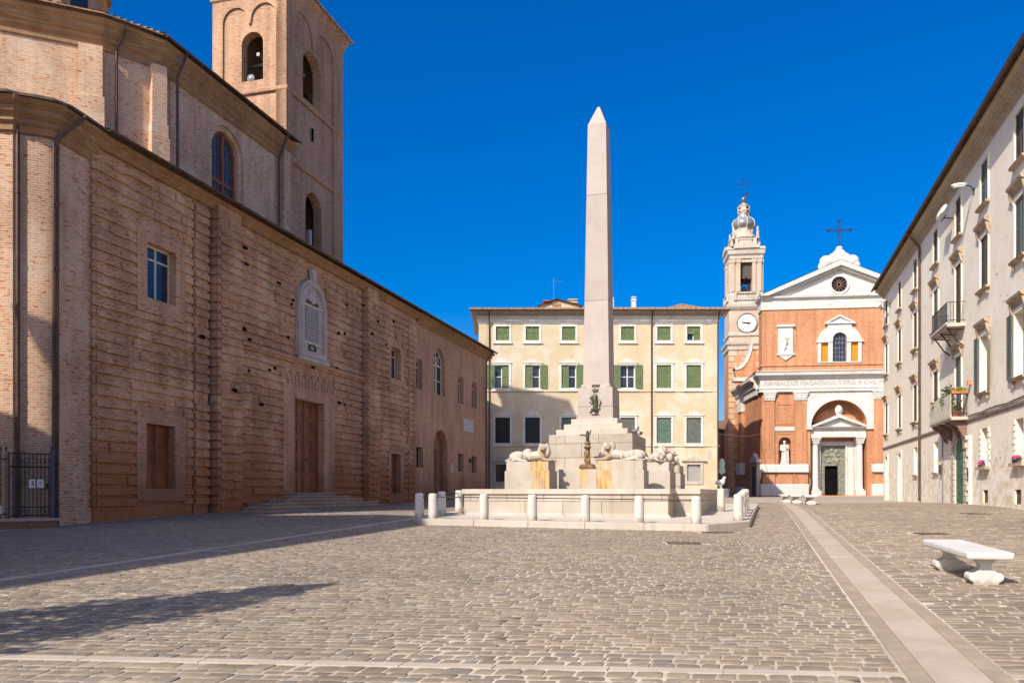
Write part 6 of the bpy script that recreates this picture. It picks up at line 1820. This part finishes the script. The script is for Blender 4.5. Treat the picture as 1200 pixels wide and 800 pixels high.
# lamps under the eave
def street_lamp(x, label):
    t = rthing('wall_street_lamp', label, 'street lamp', x, 0, 16.0, 'lamps on the grey palace')
    m = MB(); m.tube([(0, 0, 15.7), (0, -.15, 15.95), (0, -.35, 16.0)], .025, 6); m.box(-.05, .05, -.03, 0, 15.5, 15.85); m.build('arm', M['iron'], t)
    m = MB(); m.ball((0, -.62, 16.05), (.16, .36, .09), 14, 8); m.box(-.11, .11, -.88, -.4, 15.96, 16.0); m.build('lamp_head', M['lamp_white'], t, smooth=True)
street_lamp(27.0, 'white street lamp on an arm under the eave above the balconies')
street_lamp(3.4, 'white street lamp under the eave at the far palace corner')
def floods(x, z, n, label):
    t = rthing('floodlight_cluster', label, 'floodlights', x, 0, z, 'floodlights on the grey palace')
    m = MB(); m.tube([(0, 0, z - .25), (0, -.45, z - .2)], .03, 6); m.tube([(-.35 * n / 2, -.45, z - .2), (.35 * n / 2, -.45, z - .2)], .03, 6); m.build('bracket', M['iron'], t)
    for q in range(n):
        m = MB(); m.lathe([(.001, -.16), (.12, -.15), (.24, 0), (.26, .04), (.2, .03), (.001, .02)], 16)
        m.xform(Matrix.Translation(((q - (n - 1) / 2) * .5, -.55, z + .1)) @ Matrix.Rotation(R(62), 4, 'X') @ Matrix.Rotation(R(20 * (q - 1)), 4, 'Y')); m.build('floodlight', M['lamp_white'], t, smooth=True)
floods(23.0, 16.0, 3, 'cluster of three round white floodlights under the eave')
floods(2.0, 15.9, 2, 'pair of round grey floodlights at the far corner of the grey palace')

# ------------------------------------------------------------------ obelisk fountain
def fountain():
    t = thing('obelisk_fountain', 'tall pinkish obelisk on a stepped stone fountain with carved lions in the square', 'fountain', (*FC, 0.95), FTH)
    LS = M['limestone']
    # raised pavement following the slope
    mb = MB()
    P = PLAT; tops = []
    n = len(P)
    top = [(x, y, g(*fw(x, y)) + .17) for x, y in P]; bot = [(x, y, g(*fw(x, y)) - .3) for x, y in P]
    mb.add(top + bot, [tuple(range(n))] + [(i, n + i, n + (i + 1) % n, (i + 1) % n) for i in range(n)])
    mb.build('platform', mat_stone('platform paving', (.5, .43, .35), (.57, .5, .42), (.36, .3, .24), big=1.0), t)
    mb = MB()
    for i in range(n):
        a, b = Vector(P[i]), Vector(P[(i + 1) % n]); L = (b - a).length; k = max(1, int(L / 1.5)); d = (b - a) / k
        nr = Vector((d.y, -d.x)).normalized()
        for q in range(k):
            c = [a + d * q + d.normalized() * .008, a + d * (q + 1) - d.normalized() * .008]; c += [c[1] - nr * .38, c[0] - nr * .38]
            c[0] = c[0] + nr * .03; c[1] = c[1] + nr * .03
            z = [g(*fw(v.x, v.y)) + .2 for v in c]
            mb.add([(v.x, v.y, zz) for v, zz in zip(c, z)] + [(v.x, v.y, zz - .5) for v, zz in zip(c, z)], [(0, 1, 2, 3), (0, 4, 5, 1), (1, 5, 6, 2), (2, 6, 7, 3), (3, 7, 4, 0)])
    mb.build('kerb', M['limestone_plain'], t, bevel=.012)
    out = [(-3.6, -6.1), (3.6, -6.1), (3.6, -4.6), (4.45, -4.6), (4.45, 4.6), (3.6, 4.6), (3.6, 6.1), (-3.6, 6.1), (-3.6, 4.6), (-3.85, 4.3), (-3.85, -4.3), (-3.6, -4.6)]
    def grow(poly, d):
        r = []
        m = len(poly)
        for i in range(m):
            p0, p1, p2 = Vector(poly[i - 1]), Vector(poly[i]), Vector(poly[(i + 1) % m])
            n0 = Vector(((p1 - p0).y, -(p1 - p0).x)).normalized(); n1 = Vector(((p2 - p1).y, -(p2 - p1).x)).normalized(); mt = (n0 + n1).normalized()
            v = p1 + mt * d / max(.4, mt.dot(n1)); r.append((v.x, v.y))
        return r
    mb = MB(); mb.slab(out, [grow(out, -.4)], .7, 1.76, 'z'); mb.sweep(out, [(0, .72), (.1, .74), (.1, .98), (.03, 1.06), (0, 1.1)], closed=True); mb.build('basin_wall', LS, t)
    mb = MB(); mb.slab(grow(out, .07), [grow(out, -.45)], 1.76, 1.93, 'z'); mb.build('basin_rim', M['limestone_plain'], t, bevel=.02)
    w_ = NT('fountain water', .04, .6); wm = w_.color((.05, .07, .06))
    mb = MB(); mb.slab(grow(out, -.4), [], 1.7, 1.5, 'z', back=False); mb.build('water', wm, t)
    # pedestals carrying the lions, each with its own spout stain
    def block(x0, x1, y0, y1, z1, mat, name='lion_pedestal'):
        m = MB(); m.box(x0, x1, y0, y1, 1.4, z1 - .34); m.box(x0 + .05, x1 - .05, y0 + .05, y1 - .05, z1 - .34, z1); return m.build(name, mat, t, bevel=.015)
    def st(c, h): return mat_stone('stained limestone', (.42, .36, .295), (.49, .44, .375), (.31, .245, .17), stain=(c, h))
    block(-2.58, -.86, -4.6, -3.5, 2.94, st(-5.72, .62)); block(.86, 2.58, -4.6, -3.5, 2.94, st(-3.5, .62))
    block(2.15, 3.24, -2.6, -.86, 2.94, st(2.0, .45)); block(2.15, 3.24, .86, 2.6, 2.94, LS)
    block(-3.24, -2.15, -2.3, -.86, 2.94, LS); block(-3.24, -2.15, .86, 2.3, 2.94, LS)
    block(-2.58, -.86, 3.5, 4.6, 2.94, LS); block(.86, 2.58, 3.5, 4.6, 2.94, LS)
    m = MB(); m.box(-.85, .9, -3.3, -1.6, 1.4, 2.68); m.build('middle_pedestal', st(-3.2, .27), t, bevel=.015)
    # stepped pyramid
    lv = [(1.9, 1.4, 2.75), (1.683, 2.75, 4.11), (1.447, 4.11, 4.33), (1.19, 4.33, 4.56), (.95, 4.56, 4.79)]
    for b, z0, z1 in lv:
        m = MB(); m.box(-b, b, -b, b, z0, z1); m.build('stepped_base', LS if b > 1.5 else M['limestone_plain'], t, bevel=.012)
    m = MB(); m.frustum(0, 0, 4.79, .735, .735, 6.07, .715, .715); m.build('obelisk_pedestal', M['obelisk'], t, bevel=.012)
    m = MB(); m.frustum(0, 0, 6.07, .62, .62, 6.22, .59, .59)
    for s in (-1, 1): m.ball((s * .5, -.6, 6.13), (.1, .05, .07), 8, 6)
    m.build('pedestal_cap', M['obelisk'], t)
    m = MB(); m.box(-.16, .16, -.64, -.58, 6.1, 6.2); m.build('cap_opening', M['rust_plate'], t)
    m = MB(); m.frustum(0, 0, 6.22, .545, .545, 16.9, .385, .385)
    m.add([(a * .385, b * .385, 16.9) for a, b in ((-1, -1), (1, -1), (1, 1), (-1, 1))] + [(a * .05, b * .05, 17.75) for a, b in ((-1, -1), (1, -1), (1, 1), (-1, 1))], [(0, 1, 5, 4), (1, 2, 6, 5), (2, 3, 7, 6), (3, 0, 4, 7), (4, 5, 6, 7)])
    m.build('obelisk_shaft', M['obelisk'], t, bevel=.012)
    # rampant lion badge with crown
    z = 4.95 - .95; y = -.75
    def q(*a): return [(p[0], y, p[1] + z) for p in a]
    pr = [('t', q((0, .22), (.02, .42), (.0, .62)), [.1, .1, .12]), ('e', (-.01, y - .02, .74 + z), (.12, .06, .12)), ('e', (-.11, y - .02, .72 + z), (.06, .05, .05)),
          ('t', q((-.02, .58), (-.14, .6), (-.2, .7)), [.05, .04, .03]), ('t', q((-.02, .5), (-.15, .47), (-.22, .53)), [.045, .035, .03]),
          ('t', q((.03, .25), (.1, .15), (.04, .05), (-.02, .04)), [.08, .06, .04, .035]), ('t', q((-.03, .25), (-.13, .22), (-.16, .12), (-.22, .12)), [.07, .05, .035, .03]),
          ('t', q((.08, .25), (.2, .22), (.18, .4), (.24, .5), (.19, .62)), [.03, .028, .028, .035, .02]), ('e', (0, y, .02 + z), (.2, .04, .025))]
    sculpt('bronze_lion_badge', pr, .016, M['bronze'], t)
    m = MB(); m.prism([(-.1, 5.9), (.1, 5.9), (.13, 6.02), (.06, 5.97), (0, 6.05), (-.06, 5.97), (-.13, 6.02)], y - .03, y + .02); m.build('bronze_crown', M['bronze'], t)
    # recumbent lions
    L = [('e', (.52 + .2 * math.cos(R(a)), -.05 + .03 * math.sin(R(3 * a)), .56 + .22 * math.sin(R(a))), (.04, .1, .045)) for a in range(-50, 231, 17)] + [('e', (.46, -.16, .64), (.03, .03, .025)), ('e', (.58, -.16, .64), (.03, .03, .025)), ('e', (.52, -.27, .49), (.06, .06, .04)), ('e', (-.2, -.18, .22), (.05, .05, .17)), ('e', (0, -.18, .23), (.05, .05, .17)), ('e', (.88, -.22, .06), (.09, .09, .055)), ('e', (.88, .2, .06), (.09, .09, .055)), ('e', (-.38, -.27, .3), (.14, .07, .18))] + [('e', (-.52, 0, .26), (.36, .25, .26)), ('e', (-.5, -.2, .2), (.3, .12, .2)), ('e', (-.5, .2, .2), (.3, .12, .2)), ('t', [(-.5, 0, .27), (-.1, 0, .26), (.4, 0, .32)], [.22, .19, .24]),
         ('e', (.46, -.02, .34), (.22, .24, .3)), ('e', (.52, -.02, .58), (.25, .2, .25)), ('e', (.52, -.15, .62), (.15, .15, .17)), ('e', (.52, -.28, .55), (.09, .08, .075)), ('e', (.39, -.06, .8), (.05, .04, .06)), ('e', (.65, -.06, .8), (.05, .04, .06)),
         ('e', (.36, -.06, .42), (.09, .16, .22)), ('e', (.7, -.06, .42), (.09, .16, .22)),
         ('t', [(.45, -.2, .2), (.6, -.22, .09), (.9, -.22, .06)], [.11, .08, .065]), ('t', [(.45, .2, .2), (.6, .2, .09), (.9, .2, .06)], [.11, .08, .065]),
         ('t', [(-.55, -.28, .12), (-.3, -.32, .06), (-.1, -.31, .05)], [.1, .065, .055]), ('t', [(-.55, .28, .12), (-.3, .32, .06), (-.1, .31, .05)], [.1, .065, .055]), ('t', [(-.84, 0, .15), (-.98, -.12, .06), (-.85, -.3, .045), (-.6, -.36, .045)], [.06, .04, .035, .045])]
    l0 = sculpt('lion', L, .015, M['limestone_plain'], t, smooth=2)
    mz = MB(); mz.tube([(.52, -.33, .545 - 0), (.52, -.42, .53)], .022, 6)
    mz.build('spout', M['rust_plate'], l0, raw=True)
    zz = 2.94 - .95
    face = NT('carved lion stone with stained face', .75, .3)
    fx, fy, fz_ = face.xyz()
    nn = face.noise(5, 4)
    fc = face.mix(face.smooth(face.noise(1.2, 5), .4, .65), (.44, .385, .32), (.51, .455, .39))
    fc = face.mix(face.math('MULTIPLY', face.smooth(face.noise(4, 5, rough=.7), .55, .75), .5), fc, (.3, .24, .17))
    m1 = face.math('MULTIPLY', face.smooth(face.math('ADD', fy, face.math('MULTIPLY', nn, .3)), .02, -.14), face.smooth(fx, .3, .42))
    fc = face.mix(face.math('MULTIPLY', m1, .75), fc, (.27, .165, .075))
    l0.data.materials.clear(); l0.data.materials.append(face.color(fc))
    spots = [(-1.72, -4.05, 0, 1), (1.72, -4.05, 0, -1), (2.7, -1.73, 90, 1), (2.7, 1.73, 90, -1), (-2.7, 1.6, -90, 1), (-2.7, -1.6, -90, -1), (1.72, 4.05, 180, 1), (-1.72, 4.05, 180, -1)]
    for i, (x, y, a, s) in enumerate(spots):
        o = l0 if i == 0 else copy_tree(l0, t)
        o.location = (x, y, zz); o.rotation_euler = (0, 0, R(a)); o.scale = (s * .98, .95, .8)
    # small spout figure in the middle
    b = 2.68 - .95
    sculpt('spout_pedestal', [('t', [(.1, -2.55, b), (.1, -2.55, b + .2), (.1, -2.55, b + .75), (.1, -2.55, b + 1.0)], [.22, .12, .09, .1]), ('e', (.1, -2.55, b + 1.02), (.14, .14, .06)), ('e', (.02, -2.64, b + .5), (.05, .05, .22)), ('e', (.18, -2.64, b + .5), (.05, .05, .22)), ('e', (-.04, -2.68, b + .1), (.17, .15, .12)), ('e', (.28, -2.68, b + .1), (.17, .15, .12)), ('e', (.1, -2.68, b + .62), (.09, .07, .16)), ('e', (.1, -2.6, b + .86), (.15, .13, .07))], .018, M['bronze_rust'], t)
    c = b + 1.06
    sculpt('spout_figure', [('t', [(.1, -2.55, c), (.1, -2.57, c + .18), (.1, -2.55, c + .28)], [.06, .07, .075]), ('e', (.1, -2.58, c + .38), (.055, .06, .065)), ('t', [(.08, -2.55, c + .26), (-.06, -2.6, c + .27), (-.16, -2.62, c + .28)], [.035, .03, .035]), ('t', [(.12, -2.55, c + .26), (.2, -2.58, c + .32), (.22, -2.58, c + .44)], [.035, .03, .03]),
                            ('t', [(.07, -2.55, c + .02), (.05, -2.6, c - .1)], [.05, .04]), ('t', [(.14, -2.55, c + .02), (.15, -2.6, c - .1)], [.05, .04])], .014, M['bronze'], t)
fountain()

# bollards round the fountain
def bollards():
    proto = None
    front = [(-3.5, -9.1, 'leftmost bollard of the front row before the fountain'), (-1.76, -9.1, 'second bollard from the left in the front row'), (-.17, -9.1, 'third bollard from the left in the front row'), (1.5, -9.1, 'fourth front row bollard, left of the badge axis of the fountain'), (3.12, -9.1, 'fifth bollard of the front row, before the right lion'), (4.78, -9.1, 'end bollard of the front row at the right kerb corner')]
    left = [(-4.06, -8.9, 'outermost left bollard standing on the kerb corner'), (-4.12, -6.9, 'second bollard of the left row, partly overlapping its neighbour'), (-4.15, -5.2, 'third bollard of the left row beside the basin'), (-4.2, -3.3, 'bollard of the left row half hidden by the basin')]
    right = [(5.88, -7.35, 'nearest bollard of the right row, standing apart'), (5.9, -5.6, 'second bollard of the right row behind the nearest one'), (5.9, -3.8, 'third bollard of the right row, mostly hidden'), (5.9, -2.0, 'fourth bollard of the right row, mostly hidden'), (4.97, -1.0, 'bollard beside the right basin wall with a gull on top')]
    pos = {}
    for i, (x, y, lab) in enumerate(front + left + right):
        X, Y = fw(x, y); z = g(X, Y) + .17
        m = MB()
        if proto is None:
            proto = thing('bollard', lab, 'bollard', (X, Y, z), FTH, 'stone bollards round the fountain')
            m.lathe([(.15, -.1), (.152, .05), (.146, .45), (.143, .74), (.135, .79), (.11, .82), (.001, .83)], 20); m.build('post', M['bollard'], proto, smooth=True, loc=(0, 0, 0))
            m = MB()
            m.box(-.16, .16, -.03, .03, .68, .74); m.build('rail_socket', M['iron'], proto, loc=(0, 0, 0))
            o = proto
        else:
            o = copy_tree(proto); o['label'] = lab; o.location = (X, Y, z)
        o.rotation_euler.z = FTH + random.uniform(-.05, .05)
        for ch in o.children:
            if ch.name.startswith('post'): ch.rotation_euler.z = random.uniform(0, 6)
        pos[lab] = (X, Y, z)
    def rails(row, txt):
        for k, (a, b) in enumerate(zip(row[:-1], row[1:])):
            A, B = Vector(pos[a[2]]), Vector(pos[b[2]]); A.z += .715; B.z += .715
            m = MB(); d = (B - A).normalized(); m.tube([A + d * .15 - A, B - d * .15 - A], .018, 6)
            o = m.build('iron_rail', M['iron'], None, loc=A)
            tag(o, txt[k], 'rail', 'iron rails between the bollards')
    rails(front, ['iron rail between the first and second front bollards', 'iron rail between the second and third front bollards', 'iron rail between the third and fourth front bollards', 'iron rail between the fourth and fifth front bollards', 'iron rail joining the end bollard to the fifth front bollard'])
    rails(left, ['iron rail from the outermost left bollard back to the second', 'iron rail between second and third bollards of the left row', 'iron rail at the rear of the left row beside the basin'])
    rails(right[:4], ['iron rail behind the nearest bollard of the right row', 'iron rail between second and third bollards of the right row', 'iron rail at the rear of the right row of bollards'])
    return pos
BP = bollards()

t = thing('overhead_cable', 'thin pale cable strung across the alley from cream palace to church', 'cable', (19.3, 76.5, 7.4), 0)
m = MB(); m.tube([(q * 1.13, q * 2.35, -.25 * math.sin(PI * q / 10) + q * .16) for q in range(11)], .03, 5); m.build('wire', M['lead'], t, loc=(0, 0, 0))

# ------------------------------------------------------------------ stone benches
def bench_make(loc, rot, label):
    t = thing('stone_bench', label, 'bench', loc, rot, 'white stone benches on the square')
    # long axis = local Y
    m = MB(); hw, hl = .33, 1.2
    pts = []
    for cx, cy, a0 in ((hw - .06, -hl + .06, -90), (hw - .06, hl - .06, 0), (-hw + .06, hl - .06, 90), (-hw + .06, -hl + .06, 180)):
        pts += [(cx + .06 * math.cos(R(a0 + 18 * k)), cy + .06 * math.sin(R(a0 + 18 * k))) for k in range(6)]
    m.prism(pts, .4, .51, 'z'); m.build('seat', M['bench'], t, loc=(0, 0, 0), bevel=.03)
    prof = [(-.27, -.05), (.27, -.05), (.275, .05), (.33, .09), (.345, .15), (.33, .21), (.27, .245), (.22, .25), (.17, .28), (.155, .32), (.17, .36), (.22, .4), (-.22, .4), (-.17, .36), (-.155, .32), (-.17, .28), (-.22, .25), (-.27, .245), (-.33, .21), (-.345, .15), (-.33, .09), (-.275, .05)]
    for y in (-.88, .8):
        m = MB()
        # scrolled foot block, waisted neck under the seat
        foot = [(-.2, -.06), (.2, -.06), (.21, .035), (.255, .06), (.285, .1), (.285, .15), (.255, .19), (.205, .2), (.165, .215), (.125, .25), (-.125, .25), (-.165, .215), (-.205, .2), (-.255, .19), (-.285, .15), (-.285, .1), (-.255, .06), (-.21, .035)]
        m.prism([(a_ * .86, b_ * .9) for a_, b_ in foot], y - .12, y + .12)
        neck = [(-.1, .21), (.1, .21), (.075, .26), (.085, .31), (.13, .36), (.21, .402), (-.21, .402), (-.13, .36), (-.085, .31), (-.075, .26)]
        m.prism(neck, y - .1, y + .1)
        m.build('leg', M['bench'], t, loc=(0, 0, 0), bevel=.01)
    return t
def slope_rot(o, rz):
    o.rotation_euler = (R(1.6), 0, rz)
b0 = bench_make((7.45, 13.35, g(7.45, 13.35)), R(-12), 'large white stone bench with scrolled legs in the right foreground')
slope_rot(b0, R(-12))
for x, y, lab in ((15.7, 42.8, 'nearest of the three small white benches before the church'), (16.25, 46.5, 'middle one of the three small white benches before the church'), (16.7, 49.5, 'farthest of the three small white benches before the church')):
    o = copy_tree(b0); o.location = (x, y, g(x, y)); o['label'] = lab; o.rotation_euler = (R(.6), 0, R(-15))

# ------------------------------------------------------------------ birds
def bird(loc, rz, label, mat, gull=False, s=1.0):
    t = thing('gull' if gull else 'pigeon', label, 'bird', loc, rz, None if gull else 'pigeons on the fountain')
    b = sculpt('body', [('e', (0, 0, .14), (.075, .15, .08), (-18, 0, 0)), ('e', (0, .17, .13), (.04, .13, .025), (-8, 0, 0)), ('t', [(0, -.1, .18), (0, -.14, .25)], [.05, .035]), ('e', (0, -.15, .27), (.035, .045, .035)), ('t', [(0, -.18, .27), (0, -.225, .26)], [.012, .005]), ('t', [(.02, 0, .1), (.02, -.01, 0)], [.012, .012]), ('t', [(-.02, 0, .1), (-.02, -.01, 0)], [.012, .012])], .012, mat, t)
    w_ = MB(); w_.ball((.065, .03, .15), (.02, .14, .055), 8, 6); w_.ball((-.065, .03, .15), (.02, .14, .055), 8, 6); w_.build('wing', M['feather_grey'], t, smooth=True, loc=(0, 0, 0))
    t.scale = (s, s, s)
def fz(x, y, z): X, Y = fw(x, y); return (X, Y, z)
bird(fz(1.56, -.5, 4.11), R(60), 'dark pigeon on the right edge of the stepped pyramid', M['feather_grey'], s=1.15)
bird(fz(1.58, .6, 4.11), R(-30), 'white breasted pigeon behind the dark one on the pyramid', M['feather_white'], s=1.15)
bird(fz(-1.55, -.9, 4.11), R(-60), 'grey pigeon on the left edge of the stepped pyramid', M['feather_grey'], s=1.15)
gp = BP['bollard beside the right basin wall with a gull on top']
bird((gp[0], gp[1], gp[2] + .83), R(20), 'white gull standing on a bollard beside the basin', M['feather_white'], True, 1.5)

# ------------------------------------------------------------------ beyond the left edge of the picture: neighbour house and a cypress, whose shadows fall in view
def neighbour():
    d = Vector((.345, .94)).normalized(); a = math.atan2(d.y, d.x)
    far = Vector(KCORNER); L = 26.0
    o = far - d * L
    t = thing('corner_house', 'tall plastered house outside the left edge that shades the paving', 'house', (o.x, o.y, .1), a)
    H = KH
    hs = [rect(2 + 3.2 * i, 3.1 + 3.2 * i, z, z + 1.9) for i in range(7) for z in (1.4, 5.2, 9.0, 12.8)]
    m = MB(); m.slab(rect(0, L, -.6, H - .3), hs, 0, .4)
    bx, by = L - 1.2, 8.0
    wall_path(m, [(L, 0), (bx, by), (0, by), (0, .4)], -.6, H - .3)
    wall_path(m, [(bx - .3, by), (bx - 1.0, 14.0), (15, 14.0), (15, by)], -.6, 13.6)  # lower rear wing, added to shade the foot of the rounded corner
    m.build('wall', M['plaster_yellow'], t)
    for h in hs: sash(t, h[0][0], h[1][0], h[0][1], h[2][1], .25, M['frame_white'])
    r = MB(); tiles(r, -.4, L + .3, -.5, H, 4.2, H + 1.0); r.add([(-.4, 4.2, H + .98), (L + .1, 4.2, H + .98), (bx + .2, by + .4, H - .1), (-.4, by + .4, H - .1)], [(0, 1, 2, 3)])
    r.add([(15, by, 14.0), (bx - .2, by, 14.0), (bx - .8, 14.3, 13.5), (15, 14.3, 13.5)], [(0, 1, 2, 3)]); r.build('roof', M['tile'], t)
KCORNER = (-13.9, 13.9); KH = 17.0
neighbour()

def cypress(x, y, h, rmax):
    z0 = g(x, y)
    t = thing('cypress_tree', 'slender dark cypress outside the left edge casting the foreground shadow', 'tree', (x, y, z0))
    m = MB(); m.tube([(0, 0, -.1), (.02, 0, 1.2), (0, .03, 3.5), (0, 0, h * .93)], [.2, .17, .12, .02], 8)
    rn = random.Random(3)
    for _ in range(26):
        zz = rn.uniform(1.0, h * .85); a = rn.uniform(0, 2 * PI); rr = .55 * rmax * (1 - zz / h) ** .7
        m.tube([(0, 0, zz), (rr * .5 * math.cos(a), rr * .5 * math.sin(a), zz + .4), (rr * math.cos(a), rr * math.sin(a), zz + 1.0)], [.05, .03, .01], 5)
    m.build('trunk', M['bark'], t, loc=(0, 0, 0))
    m = MB()
    for _ in range(330):
        zz = .7 + (h - .9) * rn.random() ** .85; f = (zz - .6) / (h - .6); rr = rmax * (min(1, f * 5) * (1 - f) ** .75) * rn.uniform(.3, 1.2); a = rn.uniform(0, 2 * PI)
        c = (rr * math.cos(a), rr * math.sin(a), zz); s_ = .2 + .3 * (1 - f)
        leaves(m, c, (s_ * .6, s_ * .6, s_), 26, .16, -1.2, rn)
    m.build('crown', M['leaf_dark'], t, loc=(0, 0, 0))
cypress(-9.3, 4.5, 9.0, 2.1)
